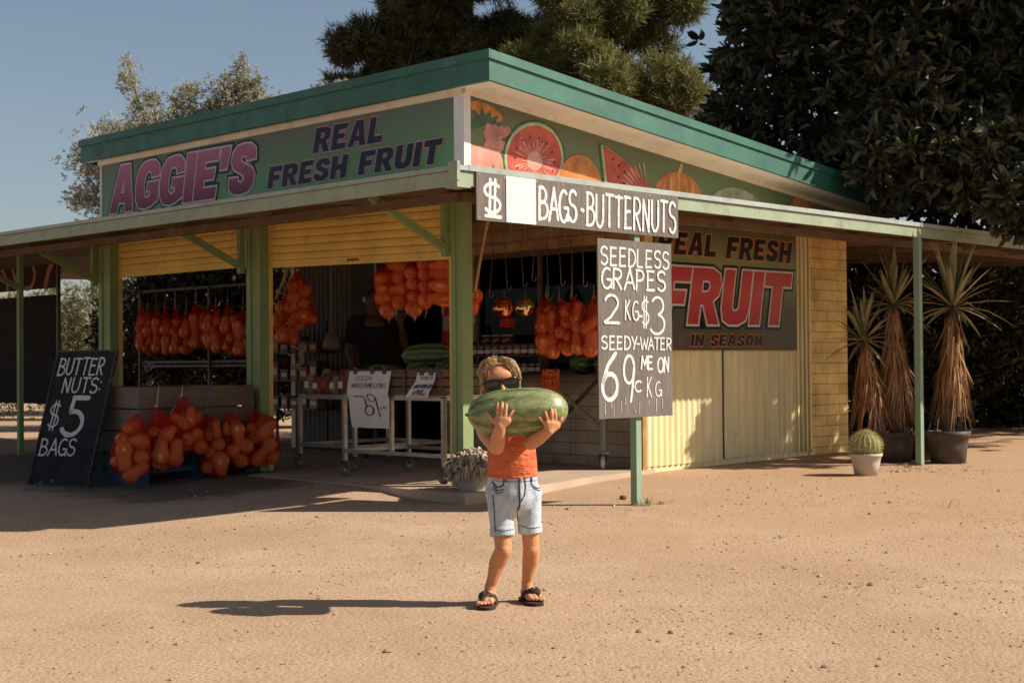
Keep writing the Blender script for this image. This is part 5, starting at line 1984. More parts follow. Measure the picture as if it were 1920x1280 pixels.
def hung_card(label, px_, py_, p_, wd, ht, mat, textfn, cat='price sign'):
    c0 = at_p(px_, py_, p_)
    g = thing('price_card', label, cat, c0, LA + R(3), 'bright price cards')
    mb = MB()
    n = 8
    vs = [(-wd / 2 + wd * i / n, -.006 * math.sin(i * .8) - .02 * (1 - j / n) ** 2, ht * j / n) for j in range(n + 1) for i in range(n + 1)]
    fs = [(j * (n + 1) + i, j * (n + 1) + i + 1, (j + 1) * (n + 1) + i + 1, (j + 1) * (n + 1) + i) for j in range(n) for i in range(n)]
    mb.add(vs, fs, 0, True)
    mb.build('card', M[mat], g)
    br = Brush(lambda x, y, d: (x, -.006 * math.sin((x / wd + .5) * n * .8) - .02 * (1 - y) ** 2 - d, ht * y), .0012, .0001)
    textfn(br)
    br.mb.build('lettering', M['ink'], g)
    for s_ in (-.3, .3):
        mb = MB()
        mb.box(wd * s_ - .013, wd * s_ + .013, -.012, .010, ht - .016, ht + .004)
        mb.tube([(wd * s_, -.004, ht), (wd * s_ - .006, -.004, ht + .022), (wd * s_ + .006, -.004, ht + .024)], .002, 5)
        mb.build('bulldog_clip', M['dark_steel'], g)
    return g


hung_card('bright orange handwritten price card clipped under the window bags', 1033, 733, 1.44, .185, .175, 'orange_paper', blues)
hung_card('small red orange card hanging below the shiny balls', 953, 613, 1.34, .165, .065, 'red_paper', lambda b: (b.text('BUTTERNUT', -.07, .07, .55, .25, .004, .1), b.text('PUMPKIN', -.06, .06, .14, .25, .004, .1)))
for k, (y0, ht) in enumerate(((592, .085), (650, .15))):
    c0 = at_p(835, y0, 2.17)
    g = thing('price_card', ['small red card at the top of the pale doorway jamb', 'taller red card low on the pale doorway jamb'][k], 'notice', c0, LA, 'bright price cards')
    mb = MB()
    mb.box(-.045, .045, -.002, 0, 0, ht)
    mb.build('card', M['red_paper'], g)
    br = Brush(flat, .0035)
    for j in range(3):
        br.text('SALE'[:3 + j % 2], -.035, .03, ht * (.70 - j * .27), ht * .16, .004)
    br.mb.build('lettering', M['ink'], g)

# ------------------------------------------------------------------ pots and plants


def pot(label, loc, r0, r1, h, mat, rim=.02, cat='pot', lip=.006):
    g = thing('plant_pot', label, cat, loc)
    mb = MB()
    mb.lathe([(.0001, 0), (r0, 0), (r0 + (r1 - r0) * .55, h * .55), (r0 + (r1 - r0) * .57, h * .57), (r1 - .002, h - rim - .004), (r1 + lip, h - rim), (r1 + lip + .001, h), (r1 - .008, h), (r1 - .012, h - .03)], 32)
    mb.build('pot_body', mat, g)
    mb = MB()
    mb.lathe([(r1 - .011, h - .03), (r1 * .5, h - .024), (.0001, h - .020)], 24)
    mb.build('soil', plain('potting_soil', (.07, .045, .03), .95, .4, 20) if 'potting_soil' not in bpy.data.materials else bpy.data.materials['potting_soil'], g)
    return g


greyplastic = plain('grey_tan_plastic', (.40, .335, .275), .55, .12, 5, dirt=(.42, .27, .17), dirt_amt=.45)
darkplastic = plain('dusty_black_plastic', (.085, .065, .055), .5, .25, 5, dirt=(.25, .16, .10), dirt_amt=.5)
c0 = at_y(887, 926, 9.93)
gp = pot('worn grey plastic pot with a wrinkled cactus beside the corner post', (c0.x, c0.y, ground_z(c0.x, c0.y) - .004), .092, .125, .205, greyplastic)
# wrinkled crested cactus: many curled fingers
dc = thing('crested_cactus', 'dry wrinkled beige crested cactus in the pot at the corner post', 'cactus', (c0.x, c0.y, ground_z(c0.x, c0.y) + .17))
mb = MB()
for k in range(330):
    a, rr_ = rd.uniform(0, 6.283), math.sqrt(rd.random()) * .165
    ht = .155 * (1 - (rr_ / .19) ** 2) + rd.uniform(-.03, .02)
    x, y = rr_ * math.cos(a), rr_ * math.sin(a)
    b_ = rd.uniform(0, 6.283)
    L_ = rd.uniform(.035, .075)
    dx, dy = math.cos(b_) * L_, math.sin(b_) * L_
    pts = [(x, y, ht - .035), (x + dx * .15, y + dy * .15, ht + .002), (x + dx * .5, y + dy * .5, ht + .014), (x + dx * .85, y + dy * .85, ht + .006), (x + dx, y + dy, ht - rd.uniform(.012, .05))]
    mb.tube(pts, [.009, .0098, .0096, .009, .005], 7)
mb.ball((0, 0, .03), (.13, .13, .07), 16)
for k in range(46):                              # fingers hanging over the rim
    a = rd.uniform(0, 6.283)
    ca_, sa_ = math.cos(a), math.sin(a)
    mb.tube([(.10 * ca_, .10 * sa_, .04), (.155 * ca_, .155 * sa_, .05), (.175 * ca_, .175 * sa_, .01), (.172 * ca_, .172 * sa_, -rd.uniform(.0, .055))], [.009, .0095, .009, .005], 7)
mb.build('crest', leaf_mat('dry_cactus_skin', (.15, .10, .07), (.36, .28, .20), (.50, .41, .31), .7, 0, .2, 26), dc)

c0 = at_y(1624, 887, 11.35)
gp = pot('small pale stone grey pot holding a round spiny cactus', (c0.x, c0.y, ground_z(c0.x, c0.y) - .003), .088, .122, .175, plain('pale_grey_plastic', (.52, .45, .37), .55, .1, 6, dirt=(.40, .25, .15), dirt_amt=.4))
cc = thing('barrel_cactus', 'round barrel cactus with pale yellow spines in the small pot', 'cactus', (c0.x, c0.y, ground_z(c0.x, c0.y) + .155))
mb = MB()
vs, fs = [], []
nr, nk = 96, 20
for i in range(nk + 1):
    u_ = math.pi * (.02 + .86 * i / nk)
    for j in range(nr):
        a = 2 * math.pi * j / nr
        rb = .118 * (1 - .10 * (0.5 - 0.5 * math.cos(a * 16)))
        vs.append((rb * math.sin(u_) * math.cos(a), rb * math.sin(u_) * math.sin(a), .075 + .105 * math.cos(u_)))
for i in range(nk):
    for j in range(nr):
        fs.append((i * nr + j, (i + 1) * nr + j, (i + 1) * nr + (j + 1) % nr, i * nr + (j + 1) % nr))
mb.add(vs, fs, 0, True)
mb.build('body', plain('cactus_green', (.28, .27, .12), .6, .3, 20), cc)
mb = MB()
for j in range(16):
    a = 2 * math.pi * (j + .5) / 16
    for i in range(11):
        u_ = math.pi * (.03 + .72 * i / 11)
        b_ = Vector((.119 * math.sin(u_) * math.cos(a), .119 * math.sin(u_) * math.sin(a), .075 + .106 * math.cos(u_)))
        nrm = (b_ - Vector((0, 0, .075))).normalized()
        for k in range(11):
            d = (nrm * .9 + Vector((rd.uniform(-1, 1), rd.uniform(-1, 1), rd.uniform(-.6, 1)))).normalized()
            L_ = rd.uniform(.020, .042)
            s_ = d.cross(Vector((rd.random(), rd.random(), .3))).normalized() * .0016
            mb.add([b_ - s_, b_ + s_, b_ + d * L_], [(0, 1, 2)])
mb.build('spines', plain('pale_spine', (.62, .52, .27), .6, .15, 30), cc)

M['yucca'] = leaf_mat('yucca_leaf', (.11, .10, .045), (.26, .225, .105), (.46, .38, .21), .45, .12, .4, 4)
M['yucca_dead'] = leaf_mat('dead_yucca_leaf', (.19, .085, .038), (.36, .185, .085), (.50, .32, .17), .8, .12, .2, 5)


def yucca(label, base, lean, h, crown_r, nleaf, skirt, seed, skirt_r=.17, skirt_L=(.45, .8)):
    rr = random.Random(seed)
    g = thing('yucca', label, 'yucca', base)
    lx, ly = lean
    mb = MB()
    mb.tube([(0, 0, 0), (lx * .3, ly * .3, h * .35), (lx * .7, ly * .7, h * .7), (lx, ly, h)], [.055, .05, .046, .04], 10)
    mb.build('trunk', M['bark'], g)
    mb = MB()
    for k in range(nleaf):
        el = R(86 - 112 * (k / nleaf) ** 1.15 + rr.uniform(-10, 10))
        az = k * 2.39996 + rr.uniform(-.2, .2)
        L_ = crown_r * rr.uniform(.62, 1.08) * (.72 + .28 * max(0, math.sin(el)))
        d = Vector((math.cos(el) * math.cos(az), math.cos(el) * math.sin(az), math.sin(el)))
        sd = d.cross(Vector((0, 0, 1)))
        sd = sd.normalized() if sd.length > .05 else Vector((1, 0, 0))
        nrm = sd.cross(d)
        b_ = Vector((lx, ly, h)) + d * .03
        wds = (.010, .016, .017, .011, .001)
        kink = rr.choice((0, 0, 0, .25)) * L_
        droop = max(0, .10 - .1 * math.sin(el)) * L_
        vs, fs = [], []
        for i, (f_, w_) in enumerate(zip((0, .28, .55, .8, 1.0), wds)):
            c_ = b_ + d * L_ * f_ - Vector((0, 0, 1)) * (droop * f_ * f_ * 2.2 + kink * max(0, f_ - .5)) + sd * .03 * f_ * f_ * math.sin(k * 3.7)
            vs += [c_ - sd * w_ + nrm * w_ * .35, c_, c_ + sd * w_ + nrm * w_ * .35]
        for i in range(4):
            fs += [(3 * i, 3 * i + 1, 3 * i + 4, 3 * i + 3), (3 * i + 1, 3 * i + 2, 3 * i + 5, 3 * i + 4)]
        mb.add(vs, fs)
    mb.build('leaf_crown', M['yucca'], g)
    mb = MB()
    for k in range(skirt):
        f_ = rr.random() ** .8
        z = h - .02 - f_ * h * .52
        fr = z / h
        az = rr.uniform(0, 6.283)
        L_ = rr.uniform(*skirt_L) * min(1, z / h + .25)
        out = rr.uniform(.35, 1.0) * skirt_r * (.45 + f_ * .7)
        tw = 0
        b_ = Vector((lx * fr + .045 * math.cos(az), ly * fr + .045 * math.sin(az), z))
        o_ = Vector((math.cos(az), math.sin(az), 0))
        sd = Vector((-math.sin(az), math.cos(az), 0))
        tw = rr.uniform(-.14, .14)
        L_ = min(L_, z - .015)
        w_ = rr.uniform(.004, .0085)
        vs = []
        for f2, ww in ((0, 1), (.12, 1.1), (.45, .8), (1, .15)):
            c_ = b_ + o_ * out * (f2 ** .55) + Vector((0, 0, .03 * math.sin(min(1, f2 * 5) * 3.14) - L_ * f2)) + sd * tw * f2
            vs += [c_ - sd * w_ * ww, c_ + sd * w_ * ww]
        mb.add(vs, [(0, 1, 3, 2), (2, 3, 5, 4), (4, 5, 7, 6)])
    mb.build('dead_leaf_skirt', M['yucca_dead'], g)
    return g


c0 = at_y(1778, 864, 12.42)
g0 = ground_z(c0.x, c0.y)
pot('large dusty black pot of the tall yucca right of the pole', (c0.x, c0.y, g0 - .004), .145, .178, .28, darkplastic, .05, lip=.012)
yucca('tall yucca with a long dead leaf skirt in the right hand pot', (c0.x, c0.y, g0 + .25), (.07, .05), 1.09, .64, 54, 210, 3, .125, (.22, .85))
c0 = at_y(1676, 862, 12.62)
g0 = ground_z(c0.x, c0.y)
pot('dark plastic pot of the two stemmed yucca against the brick pier', (c0.x, c0.y, g0 - .004), .145, .18, .26, darkplastic, .03, lip=.008)
yucca('taller stem yucca left of the green pole with a brown skirt', (c0.x + .02, c0.y, g0 + .23), (.0, .03), 1.13, .53, 48, 210, 5, .15, (.25, .9))
yucca('shorter yucca leaning over beside the yellow brick pier', (c0.x - .13, c0.y - .06, g0 + .23), (-.15, -.03), .82, .46, 46, 170, 8, .14, (.2, .7))
sp_ = thing('small_yucca', 'small green yucca shoot sprouting at the rim of the dark pot', 'yucca', (c0.x + .13, c0.y - .10, g0 + .25))
mb = MB()
for k in range(16):
    az, el = k * 2.4, R(rd.uniform(5, 60))
    d = Vector((math.cos(el) * math.cos(az), math.cos(el) * math.sin(az), math.sin(el)))
    sd = d.cross(Vector((0, 0, 1))).normalized()
    L_ = rd.uniform(.16, .28)
    vs = []
    for f_, w_ in ((0, .006), (.4, .010), (1, .001)):
        c_ = d * L_ * f_ - Vector((0, 0, .10 * f_ * f_ * L_ / .2))
        vs += [c_ - sd * w_, c_ + sd * w_]
    mb.add(vs, [(0, 1, 3, 2), (2, 3, 5, 4)])
mb.build('leaf_crown', M['yucca'], sp_)
c1 = at_y(1735, 850, 12.75)
pot('round black drum pot half hidden behind the green pole', (c1.x, c1.y, ground_z(c1.x, c1.y) - .004), .12, .13, .25, darkplastic, .02)

# weeds, twig and fallen leaves
M['weed'] = leaf_mat('dry_weed', (.20, .17, .10), (.36, .30, .19), (.46, .40, .27), .8, .2, .2, 20)
for k, (x, y, n, s_, lab) in enumerate(((1208, 946, 60, .05, 'pale dry weed tuft at the foot of the front pole'), (1238, 944, 34, .035, 'smaller flat weed tuft right of the front pole'), (1780, 948, 9, .06, 'small bare weed standing alone on the dirt at the right'), (1703, 872, 40, .035, 'low weed tuft at the foot of the right hand pole'))):
    p_ = at_z(x, y, .06 if k != 3 else .12)
    g = thing('weed', lab, 'weed', (p_.x, p_.y, gz(p_.x, p_.y)))
    mb = MB()
    for i in range(n):
        a, el = rd.uniform(0, 6.28), R(rd.uniform(8, 80))
        b_ = Vector((rd.uniform(-s_, s_), rd.uniform(-s_, s_), 0)) * .8
        d = Vector((math.cos(a) * math.cos(el), math.sin(a) * math.cos(el), math.sin(el)))
        L_ = s_ * rd.uniform(.6, 1.5)
        sd = d.cross(Vector((0, 0, 1))).normalized() * .0022
        mb.add([b_ - sd, b_ + sd, b_ + d * L_ * .6 + sd, b_ + d * L_, b_ + d * L_ * .6 - sd], [(0, 1, 2, 3, 4)])
    mb.build('blades', M['weed'], g)
p_ = at_z(1168, 938, .055)
rk_ = thing('brick_piece', 'broken reddish brick piece left of the front pole', 'stone', (p_.x, p_.y, gz(p_.x, p_.y)))
mb = MB()
mb.ball((0, 0, .012), (.028, .02, .018), 7)
mb.build('lump', plain('red_brown_stone', (.16, .075, .05), .9, .3, 20), rk_)
lv = MB()
for i in range(260):
    x, y = at_z(rd.gauss(1720, 55), rd.uniform(864, 880), .12).xy
    z = gz(x, y) + .004
    a = rd.uniform(0, 6.28)
    L_ = rd.uniform(.012, .032)
    d, s_ = Vector((math.cos(a), math.sin(a), rd.uniform(0, .5))) * L_, Vector((-math.sin(a), math.cos(a), rd.uniform(-.3, .3))) * L_ * .3
    b_ = Vector((x, y, z))
    lv.add([b_, b_ + d * .5 + s_, b_ + d, b_ + d * .5 - s_], [(0, 1, 2, 3)])
struct(lv.build('fallen_leaves', leaf_mat('fallen_leaf', (.16, .07, .035), (.32, .15, .07), (.40, .26, .13), .8, .1, .2, 8)), 'fallen dry leaves scattered round the pole and pots', 'stuff')

# ------------------------------------------------------------------ trees and shrubs


def unit(a):
    return a / np.maximum(1e-9, np.linalg.norm(a, axis=-1, keepdims=True))


def blob_points(blobs, n, shell=0.55, seed=1, minw=0.0, fuzz=0.0):
    """n points spread through a set of ellipsoids (cx, cy, cz, rx, ry, rz), denser towards the skin"""
    g = np.random.default_rng(seed)
    vol = np.array([b[3] * b[4] * b[5] for b in blobs]) ** 0.75
    idx = g.choice(len(blobs), n, p=np.maximum(vol, vol.max() * minw) / np.maximum(vol, vol.max() * minw).sum())
    d = unit(g.normal(size=(n, 3)))
    r_ = shell + (1 - shell) * g.random(n) ** 0.7
    r_ = r_ * (1 + fuzz * g.random(n) ** 3)
    B = np.array(blobs)[idx]
    return B[:, :3] + d * r_[:, None] * B[:, 3:6], d, idx


def leaf_quads(pos, d, L_, w_, seed=1, fold=0.25):
    g = np.random.default_rng(seed)
    n = len(pos)
    s_ = unit(np.cross(d, g.normal(size=(n, 3))))
    nn = np.cross(s_, d)
    L_, w_ = np.broadcast_to(L_, n)[:, None], np.broadcast_to(w_, n)[:, None]
    mid = pos + d * L_ * 0.5 + nn * L_ * 0.06
    v = np.stack([pos, mid + s_ * w_ * .5 + nn * w_ * fold, pos + d * L_, mid - s_ * w_ * .5 + nn * w_ * fold], 1).reshape(-1, 3)
    f = np.arange(4 * n).reshape(-1, 4)
    return v, f


def leaf_hex(pos, d, L_, w_, seed=1, fold=0.22):
    g = np.random.default_rng(seed)
    n = len(pos)
    s_ = unit(np.cross(d, g.normal(size=(n, 3))))
    nn = np.cross(s_, d)
    L_, w_ = np.broadcast_to(L_, n)[:, None], np.broadcast_to(w_, n)[:, None]
    a, b = pos + d * L_ * .30 + nn * L_ * .05, pos + d * L_ * .70 + nn * L_ * .04
    cv = g.uniform(-.05, .22, (n, 1)) * L_
    v = np.stack([pos, a + s_ * w_ * .46 + nn * w_ * fold, b + s_ * w_ * .42 + nn * (w_ * fold - cv * .5), pos + d * L_ - nn * cv, b - s_ * w_ * .42 + nn * (w_ * fold - cv * .5), a - s_ * w_ * .46 + nn * w_ * fold], 1).reshape(-1, 3)
    o = (np.arange(n) * 6)[:, None]
    f = np.concatenate([o + np.array([[0, 1, 2, 3]]), o + np.array([[0, 3, 4, 5]])])
    return v, f


def rosette_leaves(centres, outdir, k, L_, w_, spread, seed, droop=0.25, shape=leaf_quads):
    g = np.random.default_rng(seed)
    n = len(centres)
    c = np.repeat(centres, k, 0) + g.normal(size=(n * k, 3)) * L_ * 0.12
    d = unit(np.repeat(outdir, k, 0) + g.normal(size=(n * k, 3)) * spread + np.array([0, 0, -droop]))
    return shape(c, d, L_ * g.uniform(.65, 1.15, n * k), w_ * g.uniform(.75, 1.15, n * k), seed + 1)


def tree(name, label, cat, base, trunk_pts, trunk_r, limbs, crown, mat, group=None):
    g = thing(name, label, cat, base, 0, group)
    B = Vector(base)
    if trunk_pts:
        mb = MB()
        mb.tube([Vector(p) - B for p in trunk_pts], trunk_r, 10)
        mb.build('trunk', M['bark'], g)
        for lm in limbs:
            mb = MB()
            mb.tube([Vector(p) - B for p in lm[0]], lm[1], 7)
            mb.build('limb', M['bark'], g)
    v, f = crown
    link('crown', fast_mesh('crown', v - np.array(base), f, mat), g)
    return g


# big leaved dark fig on the right, overhanging roof and canopy
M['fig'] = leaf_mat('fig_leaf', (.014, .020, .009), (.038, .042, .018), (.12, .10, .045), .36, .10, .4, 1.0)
FB = [(5.5, 16.2, 5.6, 2.8, 2.6, 3.2), (3.1, 14.8, 4.0, 1.05, 1.3, 1.3), (3.35, 15.2, 5.6, .95, 1.3, 1.7), (4.3, 14.3, 3.5, 1.5, 1.3, 1.05), (5.6, 13.7, 3.5, 1.5, 1.2, 1.2), (6.8, 14.6, 4.4, 2.2, 1.8, 2.0), (5.0, 14.2, 5.0, 2.2, 1.5, 1.6), (3.35, 13.3, 2.80, .5, .4, .35), (3.6, 13.0, 2.75, .5, .4, .4), (3.9, 12.85, 2.9, .5, .35, .5), (4.1, 12.7, 2.6, .4, .3, .3), (4.5, 12.45, 2.65, .5, .3, .5), (4.35, 12.05, 2.30, .3, .15, .25), (4.9, 12.1, 2.5, .5, .3, .5), (3.9, 13.3, 3.4, .7, .5, .6), (4.75, 12.5, 2.75, .60, .40, .42), (5.6, 12.9, 2.55, .55, .4, .4), (4.0, 13.1, 2.85, .55, .42, .35), (2.25, 14.4, 3.35, .32, .4, .4), (2.6, 14.6, 4.7, .4, .4, .9), (8.2, 17.0, 5.5, 2.6, 2.5, 3.0), (3.4, 14.0, 3.0, .8, .6, .5)]
P_, D_, _i = blob_points(FB, 13500, .45, 11, .016, .25)
lp_ = (P_[:, 0] - CX) * UX + (P_[:, 1] - CY) * UY
lq_ = -(P_[:, 0] - CX) * UY + (P_[:, 1] - CY) * UX
inroof = (lp_ < 5.75) & (lq_ > -.5) & (P_[:, 2] < 3.25 - .0985 * lp_ + .12)
incan = (lq_ > -1.45) & (P_[:, 2] < 2.36) | (P_[:, 2] < 2.02)
keep = ~(inroof | incan)
P_, D_ = P_[keep], D_[keep]
D_ = unit(D_ + np.array([0, -.25, .1]))
cr_ = rosette_leaves(P_, D_, 8, .155, .062, .8, 12, .35, leaf_hex)
FT = (7.6, 17.4, 0.1)
twl = []
for k in range(120):
    i_ = rng.integers(0, len(P_))
    e = Vector(P_[i_])
    c_ = Vector((FT[0], FT[1], 2.5)).lerp(e, .75) + Vector((0, 0, .3))
    twl.append(([c_, c_.lerp(e, .6) + Vector(rng.normal(0, .08, 3)), e + Vector(D_[i_]) * .1], [.018, .011, .006]))
fig = tree('fig_tree', 'huge dark broad leaved fig tree hanging over the right of the roof', 'tree', FT,
           [FT, (7.3, 17.1, 1.4), (6.7, 16.7, 2.8), (5.8, 16.3, 4.5)], [.42, .36, .32, .18],
           [([(6.0, 16.4, 2.5), (4.8, 15.4, 3.4), (3.2, 14.9, 4.2)], [.16, .11, .05]), ([(6.0, 16.4, 2.7), (6.4, 14.8, 3.2), (5.6, 13.6, 3.4)], [.15, .10, .05]), ([(6.0, 16.4, 3.0), (7.3, 15.4, 4.0), (7.8, 14.8, 5.0)], [.15, .10, .05]), ([(5.9, 16.3, 3.6), (4.6, 16.0, 5.2), (3.2, 15.4, 6.2)], [.14, .10, .04])], cr_, M['fig'])
mb = MB()
for pts, rs in twl:
    mb.tube([Vector(p) - Vector(FT) for p in pts], rs, 5, cap=False)
o = mb.build('twigs', plain('pale_twig', (.17, .09, .06), .7), fig)
o['kind'] = 'stuff'

# tall pine behind the roof, its sunlit and shaded halves coloured as two trees
M['pine'] = leaf_mat('sunlit_pine_needle', (.07, .075, .020), (.15, .15, .045), (.27, .235, .085), .6, .25, .2, .55)


def needle_tufts(centres, outdir, k, L_, w_, spread, seed):
    g = np.random.default_rng(seed)
    n = len(centres)
    c = np.repeat(centres, k, 0) + g.normal(size=(n * k, 3)) * .035
    d = unit(np.repeat(outdir, k, 0) * .8 + g.normal(size=(n * k, 3)) * spread)
    s_ = unit(np.cross(d, g.normal(size=(n * k, 3)))) * w_ / 2
    L2 = (L_ * g.uniform(.6, 1.1, n * k))[:, None]
    v = np.stack([c - s_, c + s_, c + d * L2 + s_ * .4, c + d * L2 - s_ * .4], 1).reshape(-1, 3)
    return v, np.arange(4 * n * k).reshape(-1, 4)


PB = []
gpn = np.random.default_rng(3)


def pine_lobe(cx, cy, cz, r_, n):
    for k in range(n):
        d = unit(gpn.normal(size=3))
        q = r_ * gpn.uniform(.45, .85)
        PB.append((cx + d[0] * q, cy + d[1] * q, cz + d[2] * q * .8, r_ * .42, r_ * .42, r_ * .34))


for a in ((1.2, 25.4, 5.75, 1.15, 12), (2.5, 25.8, 5.9, 1.05, 11), (2.6, 26.4, 7.4, 1.1, 10), (1.2, 26.4, 7.3, 1.0, 10), (3.4, 26.2, 5.0, .8, 8), (.7, 26.0, 6.2, .9, 8), (1.8, 26.8, 9.0, 1.6, 12), (1.6, 26.6, 4.6, 1.0, 8), (4.2, 26.6, 4.2, .8, 7), (3.4, 27.0, 3.6, 1.0, 7)):
    pine_lobe(*a)
PT = (1.8, 27.0, 0.1)
P_, D_, _i = blob_points(PB, 13500, .30, 21)
tree('pine_tree', 'sunlit half of the pine behind the shop roof, sun coloured into its yellow green needles', 'tree', PT, [PT, (1.8, 27, 4), (1.7, 26.9, 8), (1.6, 26.8, 10)], [.4, .32, .2, .08],
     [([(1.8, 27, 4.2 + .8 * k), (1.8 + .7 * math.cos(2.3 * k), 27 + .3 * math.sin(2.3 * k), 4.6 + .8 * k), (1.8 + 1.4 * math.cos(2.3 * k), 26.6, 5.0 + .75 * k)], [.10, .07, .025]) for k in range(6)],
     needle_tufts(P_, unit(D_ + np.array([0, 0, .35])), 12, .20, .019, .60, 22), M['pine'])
PB.clear()
for a in ((-.4, 27.8, 7.2, 1.0, 10), (.3, 27.6, 6.9, 1.0, 10), (-.8, 27.5, 6.6, .9, 9), (-1.8, 27.4, 6.6, .85, 9), (-2.4, 27.5, 7.6, .8, 8), (-1.6, 27.6, 7.9, .9, 8), (-1.3, 27.6, 7.1, 1.0, 10), (-2.55, 27.4, 7.1, .85, 10), (-2.45, 27.3, 6.1, .65, 8), (-1.2, 27.4, 5.9, .8, 8), (-.1, 27.6, 6.1, .9, 8), (-1.0, 27.8, 9.2, 1.6, 10), (-3.15, 27.0, 6.2, .32, 5), (-2.85, 27.2, 5.85, .36, 4), (-1.9, 27.2, 5.1, .8, 7), (-.4, 27.4, 5.0, .9, 7)):
    pine_lobe(*a)
M['pine_shaded'] = leaf_mat('shaded_pine_needle', (.032, .032, .012), (.075, .070, .026), (.19, .165, .062), .6, .2, .2, .7)  # shade on the left half of the pine, put into the needle colour
PT = (-1.0, 28.2, 0.1)
P_, D_, _i = blob_points(PB, 17000, .30, 23)
tree('pine_tree', 'shaded half of the pine behind the highest corner of the roof, shade coloured into its needles', 'tree', PT, [PT, (-1.0, 28.2, 4), (-.9, 28.1, 8), (-.9, 28, 10)], [.4, .32, .2, .08],
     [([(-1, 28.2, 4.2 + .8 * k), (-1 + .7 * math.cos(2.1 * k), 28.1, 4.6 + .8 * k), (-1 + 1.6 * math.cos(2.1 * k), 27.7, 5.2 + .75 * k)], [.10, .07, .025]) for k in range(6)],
     needle_tufts(P_, unit(D_ + np.array([0, 0, .35])), 12, .20, .019, .60, 24), M['pine_shaded'])

# thin pale leaved tree behind the left of the roof
M['olive'] = leaf_mat('dry_silvery_leaf', (.20, .185, .115), (.38, .345, .235), (.56, .51, .38), .6, .3, .25, 1.4)
OB = [(-5.95, 22, 4.35, .55, .5, .42), (-5.35, 22, 4.55, .5, .5, .36), (-6.35, 22, 4.1, .34, .4, .36), (-5.75, 22, 5.0, .10, .12, .14), (-5.84, 22, 5.38, .15, .15, .20), (-5.88, 22, 5.66, .07, .08, .12), (-5.50, 22, 5.08, .13, .14, .12), (-5.05, 22, 4.95, .18, .2, .26), (-4.9, 22, 5.18, .16, .2, .14), (-4.7, 22, 4.75, .25, .25, .25), (-4.25, 22, 5.1, .34, .34, .34), (-4.12, 22, 5.52, .14, .14, .22), (-3.95, 22, 5.25, .20, .2, .16), (-3.85, 22, 4.9, .22, .3, .25), (-4.45, 22, 4.85, .25, .3, .25), (-6.55, 22, 3.55, .2, .3, .18), (-6.3, 22, 3.0, .28, .3, .22), (-6.0, 22.2, 3.6, .5, .4, .4), (-5.0, 22.3, 4.2, .8, .5, .4), (-2.9, 22, 5.22, .12, .12, .07), (-2.6, 22, 5.30, .10, .12, .06)]
P_, D_, _i = blob_points(OB, 8200, .10, 31, 0, .9)
cr_ = rosette_leaves(P_, unit(D_ + np.array([0, 0, .3])), 5, .070, .021, .9, 32, 0)
OT = (-5.0, 22.2, 0.08)
lb = []
for b in OB:
    e = Vector(b[:3])
    s_ = Vector((-5.0, 22.2, 2.2)).lerp(e, .25)
    lb.append(([s_, s_.lerp(e, .5) + Vector((0, 0, .12)), e + Vector((0, 0, b[5] * .7))], [.035, .020, .006]))
tree('olive_tree', 'sparse pale silvery leaved tree rising behind the left end of the roof', 'tree', OT, [OT, (-5.05, 22.2, 1.2), (-5.0, 22.2, 2.4), (-4.9, 22.2, 3.4)], [.14, .12, .09, .05], lb, cr_, M['olive'])

# sunlit and shaded bushes seen through the left bays
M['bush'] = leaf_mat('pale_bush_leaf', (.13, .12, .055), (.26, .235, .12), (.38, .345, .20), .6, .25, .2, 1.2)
M['shade_leaf'] = leaf_mat('shaded_bush_leaf', (.012, .013, .008), (.030, .028, .015), (.075, .06, .03), .5, .12, .3, 1.0)  # shade behind the shop is put into this dark leaf colour


def bush(name, label, base, blobs, n, k, L_, w_, mat, seed, group=None, cat='bush'):
    P_, D_, _ = blob_points(blobs, n, .35, seed)
    P_[:, 2] = np.maximum(P_[:, 2], .12)
    cr_ = rosette_leaves(P_, unit(D_ + np.array([0, 0, .2])), k, L_, w_, .9, seed + 1, 0)
    B = Vector(base)
    lm = [([B + Vector((0, 0, .3)), (B + Vector(b[:3])) / 2 + Vector((0, 0, .2)), Vector(b[:3])], [.04, .03, .01]) for b in blobs[:5]]
    return tree(name, label, cat, base, [B, B + Vector((0, 0, .35)), B + Vector((.05, 0, .8))], [.08, .06, .04], lm, cr_, mat, group)


gBu = 'sunlit bushes behind the shop'
bush('bush', 'tall pale sunlit bush seen past the black screen', (-7.2, 24.5, .05), [(-7.3, 24.5, 1.0, .7, .6, 1.0), (-6.7, 24.3, .75, .4, .5, .8), (-7.15, 24.4, 1.9, .5, .5, .55), (-6.9, 24.4, 2.3, .22, .3, .3), (-7.8, 24.6, 1.5, .5, .5, 1.1)], 3600, 5, .075, .022, M['bush'], 41, gBu)
bush('bush', 'pale bush at the left edge behind the banner', (-9.2, 25, .05), [(-9.0, 25, 1.2, .9, .7, 1.2), (-8.3, 25, 1.2, .6, .6, 1.1), (-9.8, 25, 1.5, .8, .7, 1.3)], 3000, 5, .08, .024, M['bush'], 43, gBu)
bush('bush', 'dark loose bush close behind the third post', (-5.9, 21.5, .05), [(-5.9, 21.5, 1.2, .45, .5, 1.0), (-5.6, 21.5, 2.0, .35, .4, .5), (-6.05, 21.4, .6, .45, .4, .5), (-5.4, 21.6, 1.0, .4, .4, .9)], 2000, 5, .10, .034, M['shade_leaf'], 45, 'dark bushes behind the shop')
